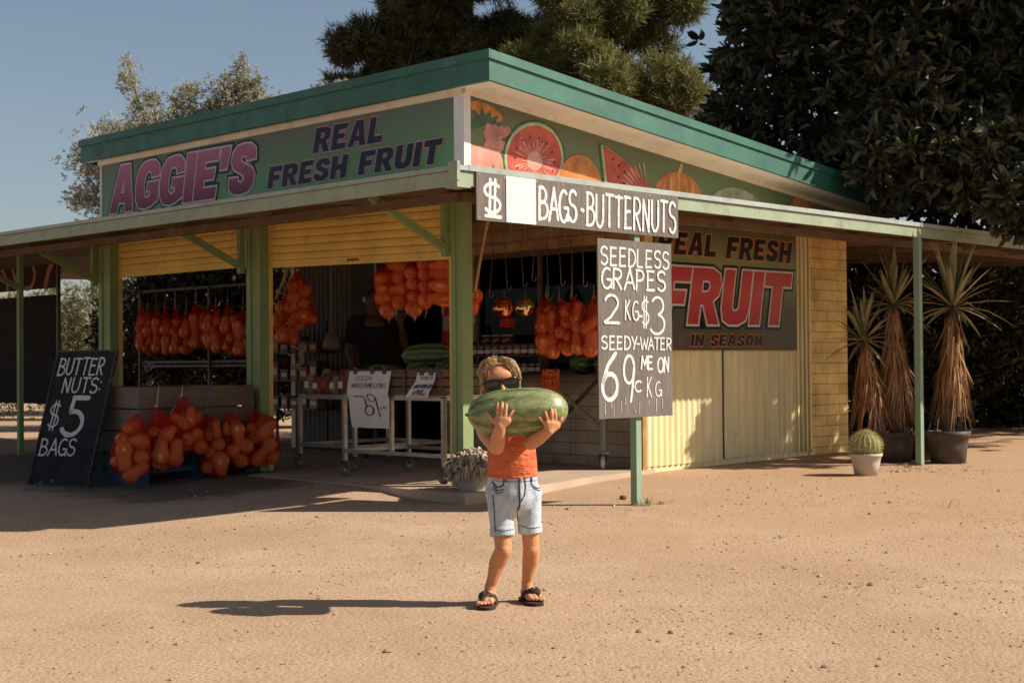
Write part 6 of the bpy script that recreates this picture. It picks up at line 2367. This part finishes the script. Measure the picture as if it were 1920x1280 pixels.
bush('bush', 'wide dark tree like bush behind the hanging rack', (-4.1, 20.5, .05), [(-4.3, 20.5, 1.6, .8, .6, 1.3), (-3.3, 20.6, 1.5, .8, .6, 1.3), (-4.9, 20.5, 1.7, .5, .6, 1.1), (-3.7, 20.3, 2.5, .9, .6, .6), (-2.5, 20.8, 1.5, .7, .6, 1.4)], 8200, 5, .12, .045, M['shade_leaf'], 47, 'dark bushes behind the shop')
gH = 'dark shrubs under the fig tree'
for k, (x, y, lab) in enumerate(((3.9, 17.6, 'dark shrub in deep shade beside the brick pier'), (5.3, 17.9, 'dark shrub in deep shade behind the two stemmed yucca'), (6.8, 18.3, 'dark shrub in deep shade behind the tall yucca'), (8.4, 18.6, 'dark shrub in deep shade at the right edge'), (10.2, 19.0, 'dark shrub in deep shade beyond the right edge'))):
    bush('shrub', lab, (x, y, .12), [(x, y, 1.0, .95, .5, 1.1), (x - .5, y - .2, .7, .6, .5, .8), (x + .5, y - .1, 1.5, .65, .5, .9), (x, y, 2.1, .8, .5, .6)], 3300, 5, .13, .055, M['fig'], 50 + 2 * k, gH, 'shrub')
far_ = tree('far_trees', 'dark belt of distant trees behind the yard', 'trees', (0, 42, 0), None, None, None, (lambda q: rosette_leaves(q[0], q[1], 4, .5, .22, .9, 72, 0))(blob_points([(x, 42 + 2 * math.sin(x), 1.2, 3.0, 1.5, 1.5 + .4 * math.sin(x * 1.7)) for x in range(-32, 34, 3)], 5200, .4, 71)), M['bush'])
far_['kind'] = 'stuff'
far_.children[0]['kind'] = 'stuff'

# ------------------------------------------------------------------ the child with the watermelon


def skin_mat(name, c, freckle=0.12):
    t = NT(name)
    n = t.noise(9, 5)
    cc_ = t.ramp(n, [(0.3, sc3(c, 1 - freckle)), (0.7, sc3(c, 1 + freckle * .5))])
    t.bump(t.noise(220, 3), 0.06, 0.001)
    t.set(cc_, 0.5, Specular_IOR_Level=0.3)
    t.bsdf.inputs['Subsurface Weight'].default_value = 0.06
    t.bsdf.inputs['Subsurface Radius'].default_value = (0.012, 0.005, 0.003)
    t.bsdf.inputs['Subsurface Scale'].default_value = 0.5
    return t.m


M['skin'] = skin_mat('child_skin', (.57, .255, .120))
KX, KY = -0.01, 6.0
KG = gz(KX, KY)
kid = thing('person', 'barefaced small child in sunglasses, orange top and denim shorts hugging a big watermelon', 'person', (KX, KY, KG))
kid['label'] = 'small child in dark sunglasses, orange top and faded denim shorts hugging a big watermelon'


def kp(x, y, Y):                                 # point of the photograph at depth Y, in the child's own space
    w_ = at_y(x, y, Y)
    return Vector((w_.x - KX, w_.y - KY, w_.z - KG))


ML_C = kp(971, 772, 5.80)
ML = (.203, .099, .097)
ML_R = Matrix.Rotation(R(-3.5), 3, 'Y') @ Matrix.Rotation(R(-4), 3, 'Z')


def on_melon(x, y, off):
    """where the sight line of a photo point meets the melon's rind, lifted by off"""
    o = EYE - Vector((KX, KY, KG)) - ML_C
    d = sight(x, y)
    oi_, di_ = ML_R.inverted() @ o, ML_R.inverted() @ d
    S = Vector((1 / (ML[0] + off), 1 / (ML[1] + off), 1 / (ML[2] + off)))
    a_, b_ = Vector(map(lambda p, q: p * q, oi_, S)), Vector(map(lambda p, q: p * q, di_, S))
    A, B_, C_ = b_.dot(b_), 2 * a_.dot(b_), a_.dot(a_) - 1
    D_ = B_ * B_ - 4 * A * C_
    if D_ < 0:
        t_ = -B_ / (2 * A)
    else:
        t_ = (-B_ - math.sqrt(D_)) / (2 * A)
    return ML_C + o + d * t_ - Vector((0, 0, 0)) if False else ML_C + (o + d * t_)


H7 = lambda x, y: (860 + x / 6.4, 650 + y / 6.4)
body = MB()


def limb(pts, rs, n=14):
    for (a, b), (ra, rb) in zip(zip(pts, pts[1:]), zip(rs, rs[1:])):
        body.cap(a, b, ra, rb, n)


# legs: hip, knee, calf, ankle
hipR, kneR, ankR = Vector((-.052, .0, .50)), kp(944, 1030, 5.955), kp(919, 1098, 5.99)
hipL, kneL, ankL = Vector((.072, .02, .50)), kp(996, 1028, 6.03), kp(988, 1090, 6.08)
for h_, kn, an, sgn in ((hipR, kneR, ankR, -1), (hipL, kneL, ankL, 1)):
    limb([h_, h_.lerp(kn, .45), kn], [.044, .039, .035])
    calf = kn.lerp(an, .38) + Vector((.004 * sgn, .012, 0))
    limb([kn, calf, kn.lerp(an, .8), an], [.035, .0355, .0245, .0220])
    body.ball(kn + Vector((0, -.010, .0)), (.029, .028, .033), 12)
# feet
footR = (kp(905, 1128, 5.84), kp(921, 1106, 6.0))    # toe end, heel
footL = (kp(1012, 1120, 5.93), kp(986, 1106, 6.08))
feet = []
for (toe, heel), an, big in ((footR, ankR, 1), (footL, ankL, -1)):
    toe, heel = toe.copy(), heel.copy()
    toe.z, heel.z = .034, .036
    d = (toe - heel).normalized()
    s_ = Vector((d.y, -d.x, 0))                  # right hand side of the walking direction
    heel = an + Vector((0, .006, 0)) - d * .018
    heel.z = .038
    ball_ = heel + d * .105
    ball_.z = .030
    limb([an, heel.lerp(ball_, .25) + Vector((0, 0, .012))], [.0235, .026])
    limb([heel, heel.lerp(ball_, .5) + Vector((0, 0, .006)), ball_ + s_ * .0], [.023, .023, .018])
    limb([heel.lerp(ball_, .55) + s_ * .012, ball_ + s_ * .020], [.018, .015])
    limb([heel.lerp(ball_, .55) - s_ * .012, ball_ - s_ * .020], [.018, .015])
    for j in range(5):                           # toes
        o_ = (-.026 + .013 * j) * big
        b0 = ball_ + s_ * (-o_) + d * (.004 - .004 * abs(j - 1))
        L_ = (.030, .027, .024, .020, .016)[j]
        r_ = (.0105, .0078, .0074, .0070, .0066)[j]
        b0.z = .027
        t1 = b0 + d * L_
        t1.z = .025
        limb([b0, t1], [r_, r_ * .95], 10)
    feet.append((heel, ball_, d, s_, big))
# torso, neck
limb([Vector((.008, .01, .50)), Vector((.008, .0, .60)), Vector((.002, .015, .73))], [.066, .074, .074])
limb([Vector((-.03, .02, .74)), Vector((-.112, .02, .772))], [.052, .037])
limb([Vector((.03, .02, .74)), Vector((.112, .02, .772))], [.052, .037])
HC = kp(938, 722, 5.965)
limb([Vector((-.012, .03, .77)), HC + Vector((0, .03, -.07))], [.042, .040])
# arms
shR, elR, wrR = Vector((-.120, .012, .768)), kp(931, 838, 5.775), on_melon(*H7(497, 955), .026)
shL, elL, wrL = Vector((.118, .012, .768)), kp(996, 829, 5.80), on_melon(*H7(1080, 1005), .026)
limb([shR, shR.lerp(elR, .5) + Vector((-.012, -.004, 0)), elR], [.039, .036, .031])
limb([elR, elR.lerp(wrR, .4) + Vector((0, -.004, 0)), wrR], [.031, .0315, .0215])
limb([shL, shL.lerp(elL, .5) + Vector((.01, 0, 0)), elL], [.039, .036, .031])
limb([elL, elL.lerp(wrL, .4) + Vector((0, -.004, 0)), wrL], [.031, .0305, .0215])
# hands laid on the rind: palm then five fingers, knuckle by knuckle
HANDS = ((wrR, [((425, 895), (378, 838), (340, 792)), ((468, 815), (466, 738), (470, 682)), ((515, 805), (517, 725), (521, 668)), ((558, 812), (566, 745), (573, 692)), ((597, 848), (628, 800), (655, 766))], [(455, 880), (505, 870), (555, 875), (590, 885), (520, 920)]),
         (wrL, [((1195, 930), (1222, 880), (1240, 848)), ((1158, 880), (1156, 805), (1154, 752)), ((1115, 878), (1111, 800), (1108, 742)), ((1068, 890), (1050, 825), (1036, 780)), ((1028, 915), (988, 872), (962, 845))], [(1060, 920), (1110, 915), (1160, 925), (1180, 945), (1105, 965)]))
for wr, fingers, palm in HANDS:
    pc = [on_melon(*H7(*q), .014) for q in palm]
    for q in pc:
        body.cap(wr, q, .0195, .0150, 10)
    for a, b in zip(pc[:3], pc[1:4]):
        body.cap(a, b, .0148, .0148, 10)
    for j, fg in enumerate(fingers):
        rad_ = (.0088, .0080, .0082, .0079, .0070)[j]
        p3 = [on_melon(*H7(*fg[0]), .011), on_melon(*H7(*fg[1]), .010), on_melon(*H7(*fg[2]), .0065)]
        nearest = min(pc, key=lambda c_: (c_ - p3[0]).length)
        body.cap(nearest, p3[0], .0125, rad_ * 1.08, 10)
        body.cap(p3[0], p3[1], rad_ * 1.05, rad_ * .98, 10)
        body.cap(p3[1], p3[2], rad_ * .97, rad_ * .80, 10)
# head: turned a little to its left and tilted
HM = Matrix.Rotation(R(7), 3, 'Z') @ Matrix.Rotation(R(-7), 3, 'Y') @ Matrix.Rotation(R(4), 3, 'X')


def hd(x, y, z):
    return HC + HM @ Vector((x, y, z))


def hball(x, y, z, rx, ry, rz_):
    body.ball(hd(x, y, z), (rx, ry, rz_), 18, 0, HM)


hball(0, .018, .030, .072, .084, .076)
hball(0, -.004, -.004, .066, .070, .074)
hball(0, -.016, -.052, .046, .050, .042)
hball(0, -.046, -.078, .020, .020, .016)
hball(-.034, -.044, -.030, .027, .024, .024)
hball(.034, -.044, -.030, .027, .024, .024)
hball(0, -.048, .042, .048, .024, .030)
body.cap(hd(0, -.066, .010), hd(0, -.081, -.022), .0085, .0125, 12)
hball(0, -.083, -.025, .0105, .0095, .0085)
hball(-.011, -.073, -.028, .0075, .008, .0065)
hball(.011, -.073, -.028, .0075, .008, .0065)
body.cap(hd(-.016, -.066, -.052), hd(.016, -.066, -.052), .0058, .0058, 10)
body.cap(hd(-.013, -.063, -.061), hd(.013, -.063, -.061), .0066, .0066, 10)
for s_ in (-1, 1):
    hball(.069 * s_, .012, -.008, .008, .017, .024)
    hball(.066 * s_, .006, -.026, .007, .010, .010)
remesh('body', body, M['skin'], kid, .0030, 4, .5)

# toe nails and fingernails stay in the skin; hair as combed strands over a close cap
t = NT('light_brown_hair')
geo = t.node('ShaderNodeNewGeometry')
c = t.ramp(t.math('ADD', t.math('MULTIPLY', geo.outputs['Random Per Island'], .7), t.math('MULTIPLY', t.noise(25, 3), .3)), [(.2, (.14, .075, .032)), (.5, (.38, .215, .085)), (.80, (.75, .50, .25))])
M['hair'] = t.set(c, .45, Specular_IOR_Level=.4)
mb = MB()
vs, fs = [], []
nt_, np_ = 30, 16
for i in range(np_ + 1):
    th = math.pi * .62 * i / np_
    for j in range(nt_):
        a = 2 * math.pi * j / nt_
        x, y, z = math.sin(th) * math.cos(a), math.sin(th) * math.sin(a), math.cos(th)
        front = max(0, -y)
        cut = 1.0 if front < .25 else 1 - (front - .25) * .95
        th2 = th * cut
        x, y, z = math.sin(th2) * math.cos(a), math.sin(th2) * math.sin(a), math.cos(th2)
        vs.append(hd(.0740 * x, .014 + .0875 * y, .030 + .0805 * z))
for i in range(np_):
    for j in range(nt_):
        fs.append((i * nt_ + j, (i + 1) * nt_ + j, (i + 1) * nt_ + (j + 1) % nt_, i * nt_ + (j + 1) % nt_))
mb.add(vs, fs, 0, True)
rh = random.Random(12)


def on_head(az, el, lift):
    x, y, z = math.cos(el) * math.sin(az), -math.cos(el) * math.cos(az), math.sin(el)
    lift *= .72
    return hd((.0725 + lift) * x, .014 + (.086 + lift) * y, .028 + (.079 + lift) * z)


for k in range(2700):                            # az 0 faces the viewer, positive to the image right
    az0 = rh.uniform(-math.pi, math.pi)
    part = .35                                   # side parting
    L_ = 0
    if abs(az0) < 1.15:                          # fringe swept aside off the forehead
        el0 = R(rh.uniform(72, 88))
        side = 1 if az0 > -.25 else -1
        az1 = rh.uniform(.95, 1.7) if side > 0 else rh.uniform(-2.5, -1.55)
        el1 = R(rh.uniform(-50, 0) if side > 0 else rh.uniform(-22, 18))
        pts = [on_head(az0 * .3, el0, .004)]
        lf = rh.uniform(0, .012) + (.022 if rh.random() < .08 else 0)
        for f_ in (.25, .5, .75, 1.0):
            e_ = el0 + (el1 - el0) * f_ ** 1.25
            a_ = az0 * .3 + (az1 - az0 * .3) * f_ ** .62
            pts.append(on_head(a_ + rh.uniform(-.06, .06), e_, .005 + lf * math.sin(f_ * 3.1)))
    else:
        el0 = R(rh.uniform(55, 88))
        el1 = R(rh.uniform(-70, -35))
        pts = []
        for f_ in (0, .25, .5, .75, 1.0):
            e_ = el0 + (el1 - el0) * f_
            a_ = az0 + .10 * math.sin(f_ * 3 + k)
            if e_ > -.35:
                q = on_head(a_ + rh.uniform(-.08, .08), e_, .005 + rh.uniform(0, .013) * f_)
            else:
                q = on_head(a_, -.35, .008 + rh.uniform(0, .006)) + Vector((rh.uniform(-.004, .004), 0, (e_ + .35) * .085))
            pts.append(q)
    r0 = rh.uniform(.0006, .0014)
    mb.tube(pts, [r0, r0 * 1.1, r0, r0 * .9, r0 * .4], 4, cap=False)
for k in range(520):                             # longer locks beside the face and down the neck
    az0 = rh.choice((rh.uniform(1.15, 2.6), rh.uniform(1.15, 1.8), rh.uniform(-2.9, -2.0)))
    l_ = rh.uniform(.05, .115)
    e0 = on_head(az0, R(rh.uniform(25, 65)), .004 + rh.uniform(0, .006))
    e1 = on_head(az0 + rh.uniform(-.06, .06), R(rh.uniform(-4, 10)), .008 + rh.uniform(0, .010))
    wv = Vector((rh.uniform(-.012, .012), rh.uniform(-.010, .006), 0))
    r0 = rh.uniform(.0006, .0013)
    mb.tube([e0, e1, e1 + Vector((0, 0, -l_ * .4)) + wv * .6, e1 + Vector((0, 0, -l_ * .75)) - wv * .2, e1 + Vector((0, 0, -l_)) + wv], [r0, r0 * 1.1, r0, r0 * .8, r0 * .3], 4, cap=False)
for k in range(300):                             # flyaways and a loose knot at the crown
    az0, el0 = rh.uniform(-2.2, -.6), R(rh.uniform(20, 75))
    p0_ = on_head(az0, el0, .003)
    o_ = (p0_ - hd(0, .014, .028)).normalized()
    tn = o_.cross(Vector((rh.uniform(-1, 1), rh.uniform(-1, 1), rh.uniform(-1, 1)))).normalized()
    l_ = rh.uniform(.008, .026)
    mb.tube([p0_, p0_ + o_ * l_ * .5 + tn * l_ * .3, p0_ + o_ * l_ * .7 + tn * l_ * .9, p0_ + o_ * l_ * .25 + tn * l_ * 1.3], [.0009, .0009, .0008, .0004], 4, cap=False)
mb.build('hair', M['hair'], kid)

# sunglasses
sg_ = thing('sunglasses', 'black thick rimmed sunglasses worn by the small child', 'sunglasses', tuple(Vector((KX, KY, KG)) + hd(0, -.074, .006)))
sg_.rotation_euler = HM.to_euler()
sg_.scale = (1.10, 1.0, 1.22)
lens_out = [(-.0255, .0150), (-.012, .0185), (.012, .0178), (.0245, .0155), (.0262, .005), (.0225, -.0115), (.012, -.0185), (-.006, -.0190), (-.0195, -.0125), (-.0255, .002)]
frame = plain('black_glasses_plastic', (.012, .011, .012), .22, .1)
t = NT('dark_lens')
lensm = t.set((.010, .008, .008), .06, Specular_IOR_Level=.8)
mb = MB()
for s_ in (-1, 1):
    pts = [Vector((s_ * (.0345 + x * 1.06), .0025 * abs(x * 40) * (1 if x > 0 else .3), z * 1.06)) for x, z in lens_out]
    mb.tube(pts + [pts[0]], .0036, 8, cap=False)
    mb.tube([(s_ * .060, .002, .0165), (s_ * .069, .008, .0135), (s_ * .0735, .030, .010), (s_ * .0745, .075, .002)], [.0042, .0042, .0032, .0028], 8)
mb.tube([(-.012, -.001, .0115), (0, -.0035, .0130), (.012, -.001, .0115)], .0034, 8)
mb.tube([(-.062, .001, .0192), (-.035, -.003, .0215), (0, -.004, .0165), (.035, -.003, .0215), (.062, .001, .0192)], .0030, 8)
mb.build('frame', frame, sg_)
for s_ in (-1, 1):
    mb = MB()
    vs = [(s_ * (.0345 + x * 1.04), .0025 * abs(x * 40) * (1 if x > 0 else .3) - .0005, z * 1.04) for x, z in lens_out] + [(s_ * .0345, -.0035, 0)]
    n = len(lens_out)
    mb.add(vs, [(i, (i + 1) % n, n) for i in range(n)], 0, True)
    mb.build('lens', lensm, sg_)

# orange sleeveless top
t = NT('orange_cotton')
c = t.ramp(t.noise(7, 5), [(.3, (.56, .125, .050)), (.7, (.66, .175, .075))])
fo = t.noise(11, 4, .6, stretch=(.8, .8, 2.2))
t.bump(t.math('ADD', fo, t.math('MULTIPLY', t.noise(260, 2), .06)), 1.0, .035)
M['orange_top'] = t.set(c, .85, Specular_IOR_Level=.15)
mb = MB()
mb.cap((.008, .004, .538), (.006, -.002, .60), .1055, .1035, 24, True)
mb.ball((.006, -.002, .61), (.1035, .098, .06), 22)
mb.cap((.006, -.002, .60), (.002, .012, .735), .1035, .094, 22)
for s_ in (-1, 1):
    mb.cap((.03 * s_, .016, .745), (.088 * s_, .018, .775), .068, .046, 16)
mb.cap((.008, .004, .534), (.008, .004, .546), .107, .106, 24, True)
top = remesh('top', mb, M['orange_top'], kid, .0036, 5, .5)
for v in top.data.vertices:                      # the chest is deeper than it is wide only a little
    v.co.y = .006 + (v.co.y - .006) * .90

# faded denim shorts
t = NT('faded_denim')
n1, n2 = t.noise(9, 6, .6), t.noise(120, 3, .6, stretch=(1, 1, .3))
c = t.ramp(n1, [(.30, (.20, .24, .30)), (.46, (.47, .50, .53)), (.68, (.66, .67, .67))])
c = t.mix(t.ramp(n2, [(.35, (.35,) * 3), (.6, (0,) * 3)]), c, (.22, .27, .34))
t.bump(t.math('ADD', t.noise(14, 4), t.math('MULTIPLY', n2, .15)), .5, .012)
M['denim'] = t.set(c, .85, Specular_IOR_Level=.15)
M['denim_dark'] = plain('dark_denim_seam', (.055, .065, .10), .85, .4, 30)
hemR, hemL = hipR.lerp(kneR, .915), hipL.lerp(kneL, .905)
hemR.z, hemL.z = .291, .296
hemR, hemL = [h_.lerp(k_, (h_.z - z_) / (h_.z - k_.z)) for h_, k_, z_ in ((hipR, kneR, .291), (hipL, kneL, .298))]
mb = MB()
mb.cap((.008, .006, .475), (.008, .006, .556), .107, .1005, 26, True)
mb.cap((.008, .006, .470), (.008, .006, .4699), .108, .02, 26)
topR, topL = [h_.lerp(k_, .15) + Vector((.006 * s_, .0, 0)) for h_, k_, s_ in ((hipR, kneR, 1), (hipL, kneL, -1))]
mb.cap(topR, hemR, .0610, .0460, 24, True)
mb.cap(topL, hemL, .0610, .0455, 24, True)
mb.ball(topR, (.063, .072, .062), 18)
mb.ball(topL, (.063, .072, .062), 18)
for h_, t_, r_ in ((hemR, topR, .0460), (hemL, topL, .0455)):
    d = (t_ - h_).normalized()
    mb.cap(h_ - d * .002, h_ + d * .030, r_ + .0055, r_ + .0058, 24, True)
sho = remesh('shorts', mb, M['denim'], kid, .0032, 3, .45)
for v in sho.data.vertices:
    k_ = sstep(.40, .50, v.co.z)
    v.co.y = .008 + (v.co.y - .008) * (1 - .10 * k_)


def on_shorts(x, y, lift=.0012):
    """drop a photo point onto the front of the shorts"""
    o = EYE - Vector((KX, KY, KG))
    d = sight(x, y).normalized()
    ok_, loc, nrm, _ = sho.ray_cast(o, d)
    if not ok_:
        return None
    return loc - d * lift


def seam(name, pts, r_, mat):
    mb = MB()
    q = []
    for (x0, y0), (x1, y1) in zip(pts, pts[1:]):
        for i in range(6):
            p_ = on_shorts(x0 + (x1 - x0) * i / 6, y0 + (y1 - y0) * i / 6)
            if p_:
                q.append(p_)
    p_ = on_shorts(*pts[-1])
    if p_:
        q.append(p_)
    if len(q) > 1:
        mb.tube(q, r_, 6)
        mb.build(name, mat, sho)


ZK = lambda x, y: (780 + x / 2.3704, 640 + y / 2.3704)
for name, pts, r_ in (('fly_seam', [(458, 604), (460, 640), (462, 720), (455, 745)], .0042), ('fly_seam', [(482, 604), (488, 640), (484, 680), (466, 712)], .0022),
                      ('pocket', [(338, 622), (360, 648), (388, 640), (392, 606)], .0030), ('pocket', [(342, 640), (362, 664), (392, 656)], .0024), ('pocket', [(340, 652), (362, 676), (390, 668)], .0018),
                      ('pocket', [(508, 606), (516, 640), (540, 652), (560, 646)], .0026), ('pocket', [(520, 650), (545, 662), (560, 657)], .0020),
                      ('side_seam', [(341, 680), (348, 760), (352, 845)], .0022), ('waist_seam', [(338, 616), (400, 622), (460, 622), (520, 618), (556, 614)], .0012),
                      ('inner_seam', [(452, 740), (450, 790), (444, 845)], .0016), ('cuff_seam', [(347, 838), (390, 841), (442, 832)], .0014), ('cuff_seam', [(466, 818), (500, 830), (552, 824)], .0014),
                      ('belt_loop', [(400, 602), (401, 626)], .0028), ('belt_loop', [(515, 600), (516, 622)], .0028)):
    seam(name, [ZK(*q) for q in pts], r_, M['denim_dark'])
bp = on_shorts(*ZK(466, 612), .004)
if bp:
    mb = MB()
    mb.ball(bp, (.0065, .003, .0065), 12)
    mb.build('button', M['steel'], sho)

# thong sandals
M['sole'] = plain('dark_foam_sole', (.035, .024, .020), .8, .3, 30)
M['footbed'] = plain('worn_footbed', (.075, .045, .035), .85, .3, 30)
M['strap'] = plain('dark_brown_strap', (.040, .028, .024), .6, .35, 40)
for heel, ball_, d, s_, big in feet:
    out = []
    for (f_, w_) in ((-.030, .012), (-.022, .024), (.0, .029), (.04, .028), (.08, .034), (.110, .037), (.135, .034), (.152, .022), (.158, .008)):
        out.append((f_, w_))
    ring = [(f_, w_) for f_, w_ in out] + [(f_, -w_) for f_, w_ in reversed(out)]
    for nm, z0, z1, mt, gr in (('sandal_sole', .0, .009, M['sole'], 1.0), ('sandal', .009, .0145, M['footbed'], .985)):
        mb = MB()
        n = len(ring)
        vs = [heel + d * f_ * gr - s_ * (w_ * gr + .004 * big * (f_ > .05)) for f_, w_ in ring]
        vs = [Vector((v.x, v.y, z0)) for v in vs] + [Vector((v.x, v.y, z1)) for v in vs]
        mb.add(vs, [tuple(reversed(range(n))), tuple(range(n, 2 * n))] + [(i, (i + 1) % n, n + (i + 1) % n, n + i) for i in range(n)])
        if nm == 'sandal':
            po = mb.build(nm, mt, kid)
        else:
            base_ = mb
    base_.build('sole', M['sole'], po)
    th_ = ball_ + d * .012 - s_ * (-.018 * big) * 1.0
    th_ = ball_ + d * .010 + s_ * .0135 * big
    th_.z = .045
    for sd in (-1, 1):
        mb = MB()
        a_ = heel + d * .035 + s_ * .031 * sd
        a_.z = .014
        m1 = heel + d * .058 + s_ * .030 * sd
        m1.z = .040
        m2 = (m1 + th_) / 2 + Vector((0, 0, .018))
        q0 = [a_, a_.lerp(m1, .5) + s_ * .003 * sd, m1, m2, th_]
        w_ = [.016, .017, .0165, .015, .007]
        vs, fs = [], []
        for i, p_ in enumerate(q0):
            dd = (q0[min(i + 1, 4)] - q0[max(i - 1, 0)]).normalized()
            nn = (p_ - (heel.lerp(ball_, .6) + Vector((0, 0, -.01)))).normalized()
            bb = dd.cross(nn).normalized()
            for o_, l_ in ((-1, 0), (-.6, .0035), (.6, .0035), (1, 0)):
                vs.append(p_ + bb * w_[i] * o_ + nn * (l_ + .0025))
        for i in range(4):
            for j in range(3):
                fs.append((i * 4 + j, i * 4 + j + 1, (i + 1) * 4 + j + 1, (i + 1) * 4 + j))
        mb.add(vs, fs, 0, True)
        mb.build('strap', M['strap'], po)
    mb = MB()
    mb.tube([th_, th_ + d * .004 + Vector((0, 0, -.014)), Vector((th_.x, th_.y, .0145)) + d * .006], .004, 8)
    mb.build('toe_post', M['strap'], po)

wm_ = melon('big pale green watermelon hugged in both arms by the small child', tuple(Vector((KX, KY, KG)) + ML_C), ML[0], ML[1], ML[2], tuple(ML_R.to_euler()), 'melon', None, 56)

# ------------------------------------------------------------------ shopkeeper standing in the dark doorway
ap = at_p(703, 700, 1.72)
ag = SLAB
ad = thing('person', 'adult in dark clothes standing in the dim doorway with one hand raised', 'person', (ap.x, ap.y, ag), facing(ap))
M['skin2'] = skin_mat('shopkeeper_skin', (.12, .06, .04))
mb = MB()


def lim(pts, rs, n=12):
    for (a, b), (ra, rb) in zip(zip(pts, pts[1:]), zip(rs, rs[1:])):
        mb.cap(a, b, ra, rb, n)


for s_ in (-1, 1):
    lim([(.085 * s_, 0, .84), (.09 * s_, -.01, .46), (.09 * s_, .02, .08)], [.085, .058, .04])
    lim([(.09 * s_, .02, .04), (.10 * s_, -.13, .035)], [.04, .035])
lim([(0, 0, .86), (0, 0, 1.05), (0, 0, 1.22)], [.13, .125, .13])
lim([(-.17, .0, 1.26), (.17, 0, 1.26)], [.065, .065])
lim([(0, 0, 1.28), (0, -.01, 1.38)], [.055, .05])
mb.ball((0, -.01, 1.46), (.074, .092, .108), 18)
mb.ball((0, -.055, 1.40), (.04, .04, .04), 14)
mb.cap((0, -.095, 1.47), (0, -.112, 1.44), .009, .013, 10)
for s_ in (-1, 1):
    mb.ball((.074 * s_, 0, 1.455), (.010, .02, .03), 10)
    mb.ball((.036 * s_, -.075, 1.43), (.024, .02, .022), 10)
lim([(-.19, 0, 1.25), (-.24, -.02, 1.02), (-.20, -.16, .86)], [.05, .042, .03])
lim([(.19, 0, 1.25), (.28, -.06, 1.05), (.245, -.17, 1.22)], [.05, .042, .028])
for (w0, up, sd) in ((Vector((-.20, -.17, .85)), Vector((.25, -.6, -.7)).normalized(), Vector((1, 0, 0))), (Vector((.245, -.175, 1.24)), Vector((.05, -.2, 1)).normalized(), Vector((1, 0, 0)))):
    lim([w0, w0 + up * .05], [.026, .032])
    for j, (o_, L_) in enumerate(((-.028, .06), (-.010, .075), (.010, .072), (.027, .055))):
        b0 = w0 + up * .06 + sd * o_
        lim([b0, b0 + up * L_ * .5 + sd * o_ * .5 - Vector((0, .006, 0)), b0 + up * L_ + sd * o_ * .8], [.0105, .0095, .008], 8)
    lim([w0 + up * .02 - sd * .02, w0 + up * .045 - sd * .05, w0 + up * .075 - sd * .062], [.014, .011, .009], 8)
remesh('body', mb, M['skin2'], ad, .006, 4)
mb = MB()
dk = plain('black_shirt', (.022, .019, .020), .9, .3, 12)
mb.cap((0, 0, .83), (0, 0, 1.22), .150, .152, 20, True)
mb.cap((-.17, 0, 1.25), (.17, 0, 1.25), .083, .083, 14)
mb.cap((-.19, 0, 1.25), (-.235, -.015, 1.06), .068, .06, 14, True)
mb.cap((.19, 0, 1.25), (.268, -.05, 1.09), .068, .058, 14, True)
remesh('shirt', mb, dk, ad, .008, 4)
mb = MB()
for s_ in (-1, 1):
    mb.cap((.085 * s_, 0, .86), (.09 * s_, .01, .10), .105, .065, 16, True)
mb.cap((0, 0, .80), (0, 0, .90), .14, .14, 18, True)
remesh('trousers', mb, plain('black_trousers', (.018, .018, .022), .9, .3, 12), ad, .008, 3)
mb = MB()
mb.ball((0, .012, 1.485), (.084, .098, .098), 18)
hr = mb.build('hair', plain('dark_hair', (.02, .014, .01), .6), ad)
for v in hr.data.vertices:
    if v.co.y < -.03 and v.co.z < 1.53:
        v.co.y = -.03
mb = MB()
for s_ in (-1, 1):
    mb.ball((.028 * s_, -.088, 1.468), (.010, .006, .006), 10)
mb.build('eyes', plain('eye_white_dark', (.25, .22, .20), .3), ad)
